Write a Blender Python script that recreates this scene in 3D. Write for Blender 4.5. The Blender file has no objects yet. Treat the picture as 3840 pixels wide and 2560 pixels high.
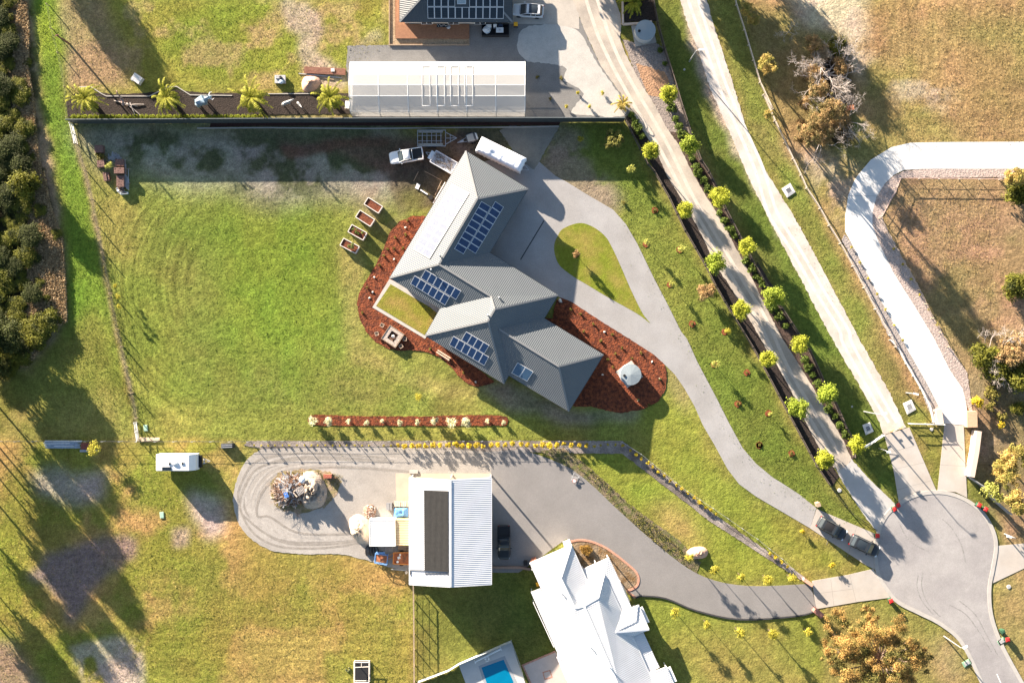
import bpy, bmesh, math, random
import numpy as np
from mathutils import Vector, Matrix
R = math.radians
random.seed(7)
SC = bpy.context.scene
COL = SC.collection
CAMH = 156.0; PX = 0.04            # camera height (m), metres per photo pixel on the ground
# ------------------------------------------------------------------ camera, world, sun, exposure
cam = bpy.data.objects.new("camera", bpy.data.cameras.new("camera"))
COL.objects.link(cam); SC.camera = cam
cam.location = (0, 0, CAMH); cam.rotation_euler = (0, 0, 0)
cam.data.sensor_width = 36.0; cam.data.lens = 18.0 * CAMH / (1920 * PX)
cam.data.clip_end = 3000; cam.data.clip_start = 1
SUN_EL = 14.8; SUN_AZ = -40.0      # azimuth measured clockwise from +Y
world = bpy.data.worlds.new("World"); SC.world = world; world.use_nodes = True
wn = world.node_tree.nodes; wl = world.node_tree.links
sky = wn.new("ShaderNodeTexSky"); sky.sky_type = 'NISHITA'; sky.sun_disc = False
sky.sun_elevation = R(SUN_EL); sky.sun_rotation = R(SUN_AZ)
wl.new(sky.outputs[0], wn["Background"].inputs[0]); wn["Background"].inputs[1].default_value = 0.052
sun = bpy.data.objects.new("sun", bpy.data.lights.new("sun", 'SUN')); COL.objects.link(sun)
sun.data.energy = 5.0; sun.data.angle = R(0.5); sun.data.color = (1.0, 0.86, 0.70)
sd = Vector((-math.sin(R(SUN_AZ)) * math.cos(R(SUN_EL)), -math.cos(R(SUN_AZ)) * math.cos(R(SUN_EL)), -math.sin(R(SUN_EL))))
sun.rotation_euler = sd.to_track_quat('-Z', 'Y').to_euler(); sun.location = (-60, 70, 60)
SC.view_settings.view_transform = 'Standard'; SC.view_settings.look = 'None'
SC.view_settings.exposure = 2.28; SC.view_settings.gamma = 1
SC.render.engine = 'CYCLES'
SC.cycles.max_bounces = 5; SC.cycles.transparent_max_bounces = 8
# ------------------------------------------------------------------ coordinates
OX = [0, 950, 1900, 2840]; OY = [0, 640, 1270, 1900]
def T(c, r, x, y):                 # survey tile -> photo pixel
    k = 1.344 if (r == 3 and c >= 2) else 2.352
    return (OX[c] + x / k, OY[r] + y / k)
def P(c, r, s): return [T(c, r, *map(float, q.split(','))) for q in s.split()]
def D(s): return [tuple(float(v) * 1.63265 for v in q.split(',')) for q in s.split()]
def W(s): return [(1960 + float(q.split(',')[0]) / 1.6285, 2010 + float(q.split(',')[1]) / 1.6285) for q in s.split()]
def K(s): return [(2960 + float(q.split(',')[0]) / 1.149, 1780 + float(q.split(',')[1]) / 1.149) for q in s.split()]
def V(s): return [(1440 + float(q.split(',')[0]) / 2.317, 480 + float(q.split(',')[1]) / 2.317) for q in s.split()]
def w(p, h=0.0):                   # photo pixel + height -> world
    k = (CAMH - h) / CAMH
    return Vector(((p[0] - 1920) * PX * k, -(p[1] - 1280) * PX * k, h))
def smooth(pts, n=6, closed=True):
    out = []; N = len(pts)
    rng = range(N) if closed else range(N - 1)
    for i in rng:
        g = (lambda j: pts[j % N]) if closed else (lambda j: pts[max(0, min(N - 1, j))])
        p0, p1, p2, p3 = g(i - 1), g(i), g(i + 1), g(i + 2)
        for k in range(n):
            t = k / n
            out.append(tuple(0.5 * (2 * p1[a] + (p2[a] - p0[a]) * t + (2 * p0[a] - 5 * p1[a] + 4 * p2[a] - p3[a]) * t * t + (3 * p1[a] - p0[a] - 3 * p2[a] + p3[a]) * t ** 3) for a in (0, 1)))
    if not closed: out.append(tuple(pts[-1]))
    return out
# ------------------------------------------------------------------ materials
MATS = {}
def nd(nt, t, **kw):
    n = nt.nodes.new(t)
    for k, v in kw.items(): setattr(n, k, v)
    return n
def mat(name, col, rough=0.8, var=0.15, scale=3.0, bump=0.0, bscale=20.0, metal=0.0, spec=0.3, col2=None, c2scale=1.0, c2pos=0.5, c2soft=0.12, corr=0.0, transl=0.0, leafvar=False, fine=0.0, emit=None):
    if name in MATS: return MATS[name]
    m = bpy.data.materials.new(name); m.use_nodes = True; nt = m.node_tree
    b = nt.nodes["Principled BSDF"]; L = nt.links.new
    b.inputs["Roughness"].default_value = rough; b.inputs["Metallic"].default_value = metal
    b.inputs["Specular IOR Level"].default_value = spec
    tc = nd(nt, "ShaderNodeTexCoord")
    c = nd(nt, "ShaderNodeRGB"); c.outputs[0].default_value = (*col, 1); cur = c.outputs[0]
    if col2 is not None:
        n2 = nd(nt, "ShaderNodeTexNoise"); n2.inputs["Scale"].default_value = c2scale; n2.inputs["Detail"].default_value = 6
        L(tc.outputs["Object"], n2.inputs["Vector"])
        mr = nd(nt, "ShaderNodeMapRange"); mr.inputs[1].default_value = c2pos - c2soft; mr.inputs[2].default_value = c2pos + c2soft
        L(n2.outputs[0], mr.inputs[0])
        mx = nd(nt, "ShaderNodeMix", data_type='RGBA'); L(mr.outputs[0], mx.inputs[0]); L(cur, mx.inputs[6]); mx.inputs[7].default_value = (*col2, 1); cur = mx.outputs[2]
    if leafvar:
        at = nd(nt, "ShaderNodeAttribute", attribute_name="var")
        mr = nd(nt, "ShaderNodeMapRange"); mr.inputs[3].default_value = 0.55; mr.inputs[4].default_value = 1.5
        L(at.outputs["Fac"], mr.inputs[0])
        mx = nd(nt, "ShaderNodeMix", data_type='RGBA', blend_type='MULTIPLY'); mx.inputs[0].default_value = 1; L(cur, mx.inputs[6]); L(mr.outputs[0], mx.inputs[7]); cur = mx.outputs[2]
    if var > 0:
        n1 = nd(nt, "ShaderNodeTexNoise"); n1.inputs["Scale"].default_value = scale; n1.inputs["Detail"].default_value = 8; n1.inputs["Roughness"].default_value = 0.65
        L(tc.outputs["Object"], n1.inputs["Vector"])
        mr = nd(nt, "ShaderNodeMapRange"); mr.inputs[1].default_value = 0.3; mr.inputs[2].default_value = 0.7; mr.inputs[3].default_value = 1 - var; mr.inputs[4].default_value = 1 + var
        L(n1.outputs[0], mr.inputs[0])
        mx = nd(nt, "ShaderNodeMix", data_type='RGBA', blend_type='MULTIPLY'); mx.inputs[0].default_value = 1; L(cur, mx.inputs[6]); L(mr.outputs[0], mx.inputs[7]); cur = mx.outputs[2]
    if fine > 0:
        n1 = nd(nt, "ShaderNodeTexNoise"); n1.inputs["Scale"].default_value = 9; n1.inputs["Detail"].default_value = 3
        L(tc.outputs["Object"], n1.inputs["Vector"])
        mr = nd(nt, "ShaderNodeMapRange"); mr.inputs[1].default_value = 0.3; mr.inputs[2].default_value = 0.7; mr.inputs[3].default_value = 1 - fine; mr.inputs[4].default_value = 1 + fine
        L(n1.outputs[0], mr.inputs[0])
        mx = nd(nt, "ShaderNodeMix", data_type='RGBA', blend_type='MULTIPLY'); mx.inputs[0].default_value = 1; L(cur, mx.inputs[6]); L(mr.outputs[0], mx.inputs[7]); cur = mx.outputs[2]
    L(cur, b.inputs["Base Color"])
    if bump > 0:
        n3 = nd(nt, "ShaderNodeTexNoise"); n3.inputs["Scale"].default_value = bscale; n3.inputs["Detail"].default_value = 4
        L(tc.outputs["Object"], n3.inputs["Vector"])
        bp = nd(nt, "ShaderNodeBump"); bp.inputs["Strength"].default_value = 1; bp.inputs["Distance"].default_value = bump
        L(n3.outputs[0], bp.inputs["Height"]); L(bp.outputs[0], b.inputs["Normal"])
    if corr > 0:
        uv = nd(nt, "ShaderNodeUVMap", uv_map="uv"); sx = nd(nt, "ShaderNodeSeparateXYZ"); L(uv.outputs[0], sx.inputs[0])
        mu = nd(nt, "ShaderNodeMath", operation='MULTIPLY'); L(sx.outputs[0], mu.inputs[0]); mu.inputs[1].default_value = 2 * math.pi / corr
        sn = nd(nt, "ShaderNodeMath", operation='SINE'); L(mu.outputs[0], sn.inputs[0])
        bp = nd(nt, "ShaderNodeBump"); bp.inputs["Strength"].default_value = 1; bp.inputs["Distance"].default_value = 0.014
        L(sn.outputs[0], bp.inputs["Height"]); L(bp.outputs[0], b.inputs["Normal"])
    if transl > 0:
        tr = nd(nt, "ShaderNodeBsdfTranslucent"); ms = nd(nt, "ShaderNodeMixShader"); ms.inputs[0].default_value = transl
        L(cur, tr.inputs[0]); L(b.outputs[0], ms.inputs[1]); L(tr.outputs[0], ms.inputs[2])
        L(ms.outputs[0], nt.nodes["Material Output"].inputs[0])
    MATS[name] = m; return m
# ------------------------------------------------------------------ mesh building
class MB:
    def __init__(s): s.v = []; s.f = []; s.m = []; s.uv = {}
    def face(s, pts, mi=0, uv=None):
        b = len(s.v); s.v += [tuple(p) for p in pts]
        if uv: s.uv[len(s.f)] = uv
        s.f.append(tuple(range(b, b + len(pts)))); s.m.append(mi)
    def mesh(s, vs, fs, mi=0):
        b = len(s.v); s.v += [tuple(p) for p in vs]
        for f in fs: s.f.append(tuple(b + i for i in f)); s.m.append(mi)
    def box(s, c, sz, rz=0.0, mi=0, M=None, taper=1.0):
        x, y, z = sz[0] / 2, sz[1] / 2, sz[2] / 2; t = taper
        vs = [(-x, -y, -z), (x, -y, -z), (x, y, -z), (-x, y, -z), (-x * t, -y * t, z), (x * t, -y * t, z), (x * t, y * t, z), (-x * t, y * t, z)]
        if M is None: M = Matrix.Rotation(rz, 3, 'Z')
        C = Vector(c)
        s.mesh([M @ Vector(q) + C for q in vs], [(0, 3, 2, 1), (4, 5, 6, 7), (0, 1, 5, 4), (1, 2, 6, 5), (2, 3, 7, 6), (3, 0, 4, 7)], mi); return s
    def bar(s, a, b, wd, ht, mi=0):
        a, b = Vector(a), Vector(b); d = b - a; L = d.length
        if L < 1e-5: return s
        x = d / L; y = Vector((-x.y, x.x, 0)); y = y.normalized() if y.length > 1e-4 else Vector((0, 1, 0)); z = x.cross(y)
        M = Matrix((x, y, z)).transposed()
        return s.box((a + b) / 2, (L, wd, ht), M=M, mi=mi)
    def tube(s, path, r, n=6, mi=0, cap=True):
        path = [Vector(p) for p in path]; N = len(path); rr = r if isinstance(r, (list, tuple)) else [r] * N
        vs = []; fs = []; up0 = None
        for i, p in enumerate(path):
            d = (path[min(i + 1, N - 1)] - path[max(i - 1, 0)]).normalized()
            a = d.cross(Vector((0, 0, 1))) if up0 is None else up0 - d * up0.dot(d)
            if a.length < 1e-3: a = d.cross(Vector((1, 0, 0)))
            a.normalize(); up0 = a; b = d.cross(a)
            for k in range(n):
                t = 2 * math.pi * k / n; vs.append(p + (a * math.cos(t) + b * math.sin(t)) * rr[i])
        for i in range(N - 1):
            for k in range(n): fs.append((i * n + k, i * n + (k + 1) % n, (i + 1) * n + (k + 1) % n, (i + 1) * n + k))
        if cap: fs += [tuple(reversed(range(n))), tuple(range((N - 1) * n, N * n))]
        s.mesh(vs, fs, mi); return s
    def lathe(s, prof, n=24, c=(0, 0, 0), mi=0, M=None):
        vs = []; fs = []; N = len(prof); C = Vector(c)
        for (r, z) in prof:
            for k in range(n):
                t = 2 * math.pi * k / n; q = Vector((r * math.cos(t), r * math.sin(t), z)); vs.append((M @ q if M else q) + C)
        for i in range(N - 1):
            for k in range(n): fs.append((i * n + k, i * n + (k + 1) % n, (i + 1) * n + (k + 1) % n, (i + 1) * n + k))
        if prof[-1][0] > 1e-4: fs.append(tuple(range((N - 1) * n, N * n)))
        if prof[0][0] > 1e-4: fs.append(tuple(reversed(range(n))))
        s.mesh(vs, fs, mi); return s
    def prism(s, poly, z0, z1, mi=0, top=True, bottom=False):
        n = len(poly); a = sum(poly[i][0] * poly[(i + 1) % n][1] - poly[(i + 1) % n][0] * poly[i][1] for i in range(n))
        if a < 0: poly = list(reversed(poly))
        vs = [(p[0], p[1], z0) for p in poly] + [(p[0], p[1], z1) for p in poly]
        fs = [(i, (i + 1) % n, n + (i + 1) % n, n + i) for i in range(n)]
        if top: fs.append(tuple(range(n, 2 * n)))
        if bottom: fs.append(tuple(reversed(range(n))))
        s.mesh(vs, fs, mi); return s
    def loft(s, secs, mi=0, cap=True):
        n = len(secs[0]); vs = [q for sec in secs for q in sec]; fs = []
        for i in range(len(secs) - 1):
            for k in range(n): fs.append((i * n + k, i * n + (k + 1) % n, (i + 1) * n + (k + 1) % n, (i + 1) * n + k))
        if cap: fs += [tuple(reversed(range(n))), tuple(range((len(secs) - 1) * n, len(secs) * n))]
        s.mesh(vs, fs, mi); return s
    def blob(s, c, r, mi=0, seed=0, n=8, rough=0.12, M=None):
        rnd = random.Random(seed); C = Vector(c); vs = []; fs = []; m = n // 2 + 1
        for i in range(m + 1):
            ph = math.pi * i / m
            for k in range(n):
                t = 2 * math.pi * k / n; j = 1 + rnd.uniform(-rough, rough) if 0 < i < m else 1
                q = Vector((r[0] * math.sin(ph) * math.cos(t) * j, r[1] * math.sin(ph) * math.sin(t) * j, r[2] * math.cos(ph) * j)); vs.append((M @ q if M else q) + C)
        for i in range(m):
            for k in range(n): fs.append((i * n + k, (i + 1) * n + k, (i + 1) * n + (k + 1) % n, i * n + (k + 1) % n))
        s.mesh(vs, fs, mi); return s
    def build(s, name, mats, parent=None, smooth=False, off=None, bevel=0):
        me = bpy.data.meshes.new(name)
        vs = s.v if off is None else [(q[0] - off[0], q[1] - off[1], q[2] - off[2]) for q in s.v]
        me.from_pydata(vs, [], s.f)
        if not isinstance(mats, (list, tuple)): mats = [mats]
        for m in mats: me.materials.append(m)
        if len(mats) > 1: me.polygons.foreach_set("material_index", s.m)
        if s.uv:
            ul = me.uv_layers.new(name="uv")
            for i, uvs in s.uv.items():
                st = me.polygons[i].loop_start
                for k, q in enumerate(uvs): ul.data[st + k].uv = q
        if smooth: me.polygons.foreach_set("use_smooth", [True] * len(s.f))
        me.validate(); me.update()
        o = bpy.data.objects.new(name, me); COL.objects.link(o)
        if parent: o.parent = parent
        if bevel:
            b = o.modifiers.new("bevel", 'BEVEL'); b.width = bevel; b.segments = 2; b.limit_method = 'ANGLE'
        return o
def tag(o, label=None, cat=None, group=None, kind=None):
    if label:
        n = len(label.split())
        if n < 4 or n > 16: print("LABEL LENGTH", n, label)
        o["label"] = label
    if cat: o["category"] = cat
    if group: o["group"] = group
    if kind: o["kind"] = kind
    return o
def thing(name, label, cat, loc=(0, 0, 0), rz=0.0, group=None, scale=1.0):
    o = bpy.data.objects.new(name, None); COL.objects.link(o); o.location = loc; o.rotation_euler = (0, 0, rz)
    o.empty_display_size = 0.3; o.scale = (scale,) * 3 if not isinstance(scale, tuple) else scale
    return tag(o, label, cat, group)
def dup(root, label, loc, rz=0.0, scale=1.0, group=None):
    r = root.copy(); COL.objects.link(r); r.location = loc; r.rotation_euler = (0, 0, rz)
    r.scale = (scale,) * 3 if not isinstance(scale, tuple) else scale
    tag(r, label, None, group)
    for ch in list(root.children):
        c = ch.copy(); COL.objects.link(c); c.parent = r
        for g in list(ch.children):
            d = g.copy(); COL.objects.link(d); d.parent = c
    return r
def ground_sheet(name, pts, m, z, jit=0.0, seed=1, label=None, thick=0.0, sm=0, mats=None):
    if sm: pts = smooth(pts, sm)
    if jit:
        rnd = random.Random(seed); out = []
        for i in range(len(pts)):
            a, b = pts[i], pts[(i + 1) % len(pts)]; L = math.dist(a, b); n = max(1, int(L / 9))
            for k in range(n):
                t = k / n; out.append((a[0] + (b[0] - a[0]) * t + rnd.uniform(-jit, jit), a[1] + (b[1] - a[1]) * t + rnd.uniform(-jit, jit)))
        pts = out
    mb = MB(); wp = [w(p) for p in pts]
    mb.prism(wp, z - 0.05 - thick, z)
    o = mb.build(name, m); o["kind"] = "structure"
    if label: o["label"] = label
    return o
ORD = "first second third fourth fifth sixth seventh eighth ninth tenth eleventh twelfth thirteenth fourteenth fifteenth sixteenth seventeenth eighteenth nineteenth twentieth".split()
TENS = {2: "twenty", 3: "thirty", 4: "forty", 5: "fifty", 6: "sixty", 7: "seventy", 8: "eighty", 9: "ninety", 10: "hundred", 11: "hundred-ten"}
TENO = {3: "thirtieth", 4: "fortieth", 5: "fiftieth", 6: "sixtieth", 7: "seventieth", 8: "eightieth", 9: "ninetieth", 10: "hundredth", 11: "hundred-tenth"}
def ordn(i):
    if i < 20: return ORD[i]
    if i >= 79: return str(i + 1) + 'th'
    n = i + 1
    return TENO[n // 10] if n % 10 == 0 else TENS[n // 10] + "-" + ORD[n % 10 - 1]
# ------------------------------------------------------------------ ground albedo (surface colours, plus painted gap shade on the forest floor)
STEP = 0.2
gx = np.arange(-84, 84.01, STEP); gy = np.arange(-58, 58.01, STEP)
NX, NY = len(gx), len(gy)
RS = np.random.RandomState(3)
def up(a, ny, nx):
    h, q = a.shape; yy = np.linspace(0, h - 1.001, ny); xx = np.linspace(0, q - 1.001, nx)
    y0 = yy.astype(int); x0 = xx.astype(int); fy = (yy - y0)[:, None]; fx = (xx - x0)[None, :]
    fy = fy * fy * (3 - 2 * fy); fx = fx * fx * (3 - 2 * fx)
    return (a[y0][:, x0] * (1 - fy) * (1 - fx) + a[y0][:, x0 + 1] * (1 - fy) * fx + a[y0 + 1][:, x0] * fy * (1 - fx) + a[y0 + 1][:, x0 + 1] * fy * fx)
def noise(cell, oct=4, ax=1.0, ay=1.0):
    out = np.zeros((NY, NX)); amp = 1; tot = 0
    for o in range(oct):
        c = cell / 2 ** o
        if c < STEP * 0.8: break
        a = RS.rand(max(3, int(116 / (c * ay)) + 2), max(3, int(168 / (c * ax)) + 2))
        out += amp * up(a, NY, NX); tot += amp; amp *= 0.55
    return out / tot
SX = 1920 + gx / PX; SY = 1280 - gy / PX
GX, GY = np.meshgrid(SX, SY)
wx = (noise(5, 4) - 0.5) * 90; wy = (noise(5, 4) - 0.5) * 90
wx2 = (noise(1.5, 3) - 0.5) * 50; wy2 = (noise(1.5, 3) - 0.5) * 50
def inside(pts, warp=0.0, fine=0.0):
    X = GX + wx * warp + wx2 * fine; Y = GY + wy * warp + wy2 * fine; r = np.zeros(X.shape, bool); n = len(pts)
    for i in range(n):
        x1, y1 = pts[i]; x2, y2 = pts[(i + 1) % n]
        if y1 == y2: continue
        r ^= ((y1 > Y) != (y2 > Y)) & (X < (x2 - x1) * (Y - y1) / (y2 - y1) + x1)
    return r.astype(float)
def blur(a, m):
    k = int(m / STEP)
    if k < 1: return a
    for _ in range(2):
        for ax in (0, 1):
            pad = [(k + 1, k) if i == ax else (0, 0) for i in (0, 1)]
            c = np.cumsum(np.pad(a, pad, mode='edge'), axis=ax); n = a.shape[ax]
            a = (np.take(c, range(2 * k + 1, 2 * k + 1 + n), ax) - np.take(c, range(0, n), ax)) / (2 * k + 1)
    return a
G = np.zeros((NY, NX, 3)); G[:] = (0.175, 0.165, 0.032)
def paint(pts, col, soft=0.6, st=1.0, warp=0.4, fine=0.3, spots=None, lo=0.4, hi=0.6):
    m = blur(inside(pts, warp, fine), soft) * st
    if spots is not None: m = m * np.clip((spots - lo) / (hi - lo), 0, 1)
    G[:] = G * (1 - m[..., None]) + np.array(col) * m[..., None]
n8, n3, n1, nA, nB = noise(9, 5), noise(3, 4), noise(1.0, 3), noise(14, 4), noise(4, 5)
ALL = D("-200,-200 2600,-200 2600,1800 -200,1800")
GREEN = (0.125, 0.155, 0.022); BRIGHT = (0.15, 0.21, 0.018); OLIVE = (0.21, 0.19, 0.04); STRAW = (0.30, 0.22, 0.075)
BROWN = (0.26, 0.175, 0.07); SAND = (0.46, 0.36, 0.27); GREYS = (0.30, 0.275, 0.24); DKG = (0.055, 0.085, 0.012)
paint(ALL, STRAW, 0, 0.65, 0, 0, nB, 0.42, 0.72)
paint(ALL, GREEN, 0, 0.6, 0, 0, n8, 0.45, 0.7)
# top-left lot
paint(D("130,0 900,0 880,105 795,150 700,200 150,215"), (0.24, 0.225, 0.035), 1.0)
paint(D("130,0 900,0 880,105 795,150 700,200 150,215"), (0.17, 0.21, 0.02), 1, 0.8, spots=nA, lo=0.42, hi=0.6)
paint(D("130,0 900,0 880,105 795,150 700,200 150,215"), (0.33, 0.24, 0.10), 1, 0.8, spots=nB, lo=0.5, hi=0.66)
paint(D("140,-20 230,-20 300,160 290,205 170,205 145,120"), (0.27, 0.185, 0.10), 1.2, 0.9)
paint(D("125,10 150,10 170,150 160,200 145,200"), (0.20, 0.17, 0.10), 1.0, 0.8)
paint(D("645,0 700,0 745,70 720,120 800,165 790,195 720,200 690,150 690,100 655,60"), (0.36, 0.28, 0.20), 0.5, 0.95, fine=0.7)
paint(D("800,130 870,60 880,90 830,115"), (0.33, 0.26, 0.17), 0.5, 0.8, fine=0.7)
# left strip + forest floor
paint(D("-150,-50 68,-50 88,200 125,420 150,620 150,735 100,800 60,850 -150,850"), (0.33, 0.235, 0.14), 0.5, fine=0.8)
paint(D("-150,-50 22,-50 32,200 40,400 62,620 80,740 0,850 -150,850"), (0.025, 0.028, 0.012), 0.8, 0.95, fine=1.0)  # deep shade between the bushes, painted into the floor colour
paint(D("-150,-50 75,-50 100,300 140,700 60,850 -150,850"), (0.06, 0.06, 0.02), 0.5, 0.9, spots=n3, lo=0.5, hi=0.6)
paint(D("72,-30 125,-30 160,280 215,480 255,700 300,1000 180,1010 110,830 155,740 158,620 133,420 98,200"), (0.115, 0.195, 0.015), 0.7)
paint(D("85,0 125,0 140,120 100,140"), (0.19, 0.24, 0.015), 1.5, 0.9)
paint(D("150,760 240,700 300,1010 100,1010 60,880"), OLIVE, 1.5, 0.8)
paint(D("150,900 290,900 310,1010 120,1010"), STRAW, 1.5, 0.5)
# main lawn
paint(D("165,290 1440,290 1450,450 1540,880 1480,1030 1430,1012 315,1010 230,560 190,400"), (0.175, 0.18, 0.035), 0.6)
paint(D("330,480 780,450 810,560 790,790 960,890 900,935 400,930 320,700"), (0.135, 0.172, 0.025), 4)
paint(D("340,500 480,470 520,640 460,860 380,880 330,700"), (0.185, 0.18, 0.045), 3, 0.7, spots=nA, lo=0.35, hi=0.55)
paint(D("520,830 900,850 1000,930 600,940"), (0.19, 0.185, 0.045), 3, 0.7, spots=nB, lo=0.4, hi=0.6)
paint(D("480,500 760,470 790,650 740,830 520,800"), BRIGHT, 4, 0.85)
paint(D("570,640 700,640 690,740 590,740"), (0.13, 0.21, 0.018), 2.5, 0.9)
paint(D("250,600 420,560 440,1000 300,1000"), (0.17, 0.20, 0.025), 4, 0.7)
paint(D("200,340 330,460 300,640 240,560"), (0.20, 0.18, 0.04), 1.5, 0.7)
paint(D("330,930 700,940 1430,990 1430,1012 330,1012"), (0.22, 0.215, 0.04), 1.2, 0.7)
paint(D("780,560 850,540 830,700 840,790 920,850 1090,900 1110,920 960,900 800,820 790,700"), (0.25, 0.22, 0.06), 0.7, 0.8)
paint(D("165,290 900,290 1000,420 860,470 760,440 620,470 520,420 420,430 330,400 250,390 200,340"), (0.25, 0.235, 0.19), 1.8, 0.95, fine=0.6)
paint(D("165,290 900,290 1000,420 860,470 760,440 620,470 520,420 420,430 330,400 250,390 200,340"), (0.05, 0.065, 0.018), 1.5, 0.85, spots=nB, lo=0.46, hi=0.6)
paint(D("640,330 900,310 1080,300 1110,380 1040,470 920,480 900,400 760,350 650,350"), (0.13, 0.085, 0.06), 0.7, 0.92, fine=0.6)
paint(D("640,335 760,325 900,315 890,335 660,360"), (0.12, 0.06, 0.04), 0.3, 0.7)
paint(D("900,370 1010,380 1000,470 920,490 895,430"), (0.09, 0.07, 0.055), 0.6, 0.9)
paint(D("830,430 900,410 930,500 860,520 840,470"), (0.30, 0.22, 0.14), 1.0, 0.6, spots=n3, lo=0.4, hi=0.6)
paint(D("910,440 990,440 960,495 915,490"), (0.17, 0.16, 0.03), 0.8, 0.6)
paint(D("1240,385 1285,292 1320,300 1345,370 1420,440 1410,490 1330,480 1280,440"), (0.22, 0.175, 0.13), 0.8, 0.92, fine=1.2, spots=n3, lo=0.22, hi=0.42)
paint(D("1100,895 1170,870 1320,950 1480,940 1470,960 1300,975 1150,930"), (0.22, 0.19, 0.14), 0.7, 0.8, fine=0.5)
# narrow brown line under the left fence
for a_, b_ in zip(P(0, 0, "640,1200") + P(0, 1, "740,0 800,250 850,500 890,720 960,1080 1020,1400 1060,1552") + P(0, 2, "1100,250 1150,480 1190,700 1205,905"), P(0, 1, "740,0 800,250 850,500 890,720 960,1080 1020,1400 1060,1552") + P(0, 2, "1100,250 1150,480 1190,700 1205,905")):
    paint([(a_[0] - 7, a_[1]), (a_[0] + 7, a_[1]), (b_[0] + 7, b_[1]), (b_[0] - 7, b_[1])], (0.26, 0.19, 0.12), 0.2, 0.9, 0.1, 0.2)
# right lawn
paint(D("1290,290 1430,290 1900,1110 1990,1200 1960,1230 1700,1130 1560,860 1440,510 1300,430"), (0.12, 0.155, 0.022), 0.8, 0.9)
paint(D("1400,430 1520,520 1620,750 1560,860 1440,520"), (0.19, 0.19, 0.035), 1.8, 0.8)
paint(D("1540,860 1600,930 1660,1100 1960,1290 1850,1320 1480,1060 1470,960"), (0.185, 0.20, 0.025), 1.0, 0.9)
paint(D("1540,830 1590,900 1580,960 1530,890"), (0.30, 0.22, 0.11), 1.0, 0.7)
paint(D("1290,1060 1430,1020 1830,1330 1700,1345 1600,1310 1380,1130"), (0.17, 0.20, 0.022), 0.8, 0.9)
paint(D("1480,1160 1560,1150 1620,1230 1600,1280 1540,1240"), (0.30, 0.21, 0.07), 1.5, 0.8)
paint(D("1245,385 1285,295 1320,300 1345,370 1425,440 1410,490 1330,480 1280,440"), (0.25, 0.19, 0.135), 0.8, 0.95, fine=1.2, spots=n3, lo=0.25, hi=0.45)
paint(D("1050,292 1210,292 1120,400 1050,400"), (0.12, 0.095, 0.07), 0.6, 0.9)
paint(D("1240,300 1290,295 1290,330 1250,370"), (0.20, 0.165, 0.12), 0.8, 0.9, spots=n3, lo=0.3, hi=0.5)
# verges by the gravel track
paint(D("1500,0 1570,0 1660,230 1990,880 2060,1000 2070,1170 1980,1090 1800,700 1560,240"), (0.10, 0.135, 0.02), 0.7, 0.9)
paint(D("1640,0 1690,0 1800,330 2090,870 2140,960 2080,975 2030,880 1900,640 1720,290"), (0.20, 0.165, 0.05), 0.7, 0.9)
paint(D("1640,0 1690,0 1800,330 2090,870 2140,960 2080,975 2030,880 1900,640 1720,290"), (0.16, 0.19, 0.03), 0.7, 0.8, spots=nA, lo=0.45, hi=0.6)
paint(D("1560,-20 1580,-20 1650,220 1720,350 1800,500 2000,860 2060,960 2040,980 1950,820 1700,370 1610,200"), (0.42, 0.33, 0.26), 0.4, 0.8, fine=0.7)
# east paddock
EP = D("1690,-60 2450,-60 2450,332 2090,330 1990,380 1945,470 1945,545 1990,640 2120,900 2150,960 2110,930 1800,330")
paint(EP, (0.33, 0.205, 0.095), 0.7)
paint(EP, (0.21, 0.185, 0.05), 0.7, 0.7, spots=nA, lo=0.53, hi=0.72)
paint(D("2150,0 2352,0 2352,320 2250,300"), (0.20, 0.185, 0.05), 4, 0.6)
paint(D("1810,-20 1985,-20 1995,70 1960,110 1900,60 1840,60"), (0.52, 0.41, 0.31), 1.0, 0.9, fine=0.8)
paint(D("1830,50 2000,120 2010,200 1960,160 1920,90"), (0.44, 0.34, 0.25), 1.0, 0.8, spots=n3, lo=0.4, hi=0.6)
paint(D("2040,180 2180,180 2180,240 2060,230"), (0.42, 0.34, 0.27), 1.5, 0.8, spots=n3, lo=0.45, hi=0.65)
paint(D("1700,20 1800,40 1990,330 1900,420 1820,330"), (0.17, 0.135, 0.05), 2, 0.7)
paint(D("1860,70 1960,90 1990,330 1900,350 1870,200"), (0.10, 0.15, 0.02), 1.0, 0.6, spots=nB, lo=0.4, hi=0.6)
paint(D("1880,150 1950,130 1960,330 1890,345"), (0.03, 0.02, 0.015), 0.5, 0.95)
paint(D("1800,330 1990,380 1945,470 1945,545 1900,460"), (0.40, 0.30, 0.21), 1, 0.75, spots=n3, lo=0.3, hi=0.55)
paint(D("2070,385 2352,385 2450,385 2450,1600 2300,1250 2240,1000 2215,880 2020,500"), (0.30, 0.19, 0.105), 0.8)
paint(D("2070,385 2352,385 2450,385 2450,1100 2240,1000 2020,500"), (0.20, 0.165, 0.06), 1.0, 0.6, spots=n8, lo=0.48, hi=0.62)
paint(D("2230,870 2450,700 2450,1250 2250,1230"), (0.30, 0.22, 0.16), 1.5, 0.8, spots=nB, lo=0.4, hi=0.6)
paint(D("2230,880 2400,850 2400,1300 2260,1200"), (0.15, 0.12, 0.05), 2, 0.6, spots=nA, lo=0.4, hi=0.6)
paint(D("2290,1250 2450,1200 2450,1700 2300,1570 2280,1400"), (0.26, 0.20, 0.075), 1.0, 0.9)
paint(D("1880,1400 2080,1380 2250,1600 1880,1600"), (0.25, 0.20, 0.06), 2, 0.7)
paint(D("2140,1450 2200,1480 2230,1568 2150,1568"), (0.32, 0.22, 0.12), 1.5, 0.8)
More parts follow.
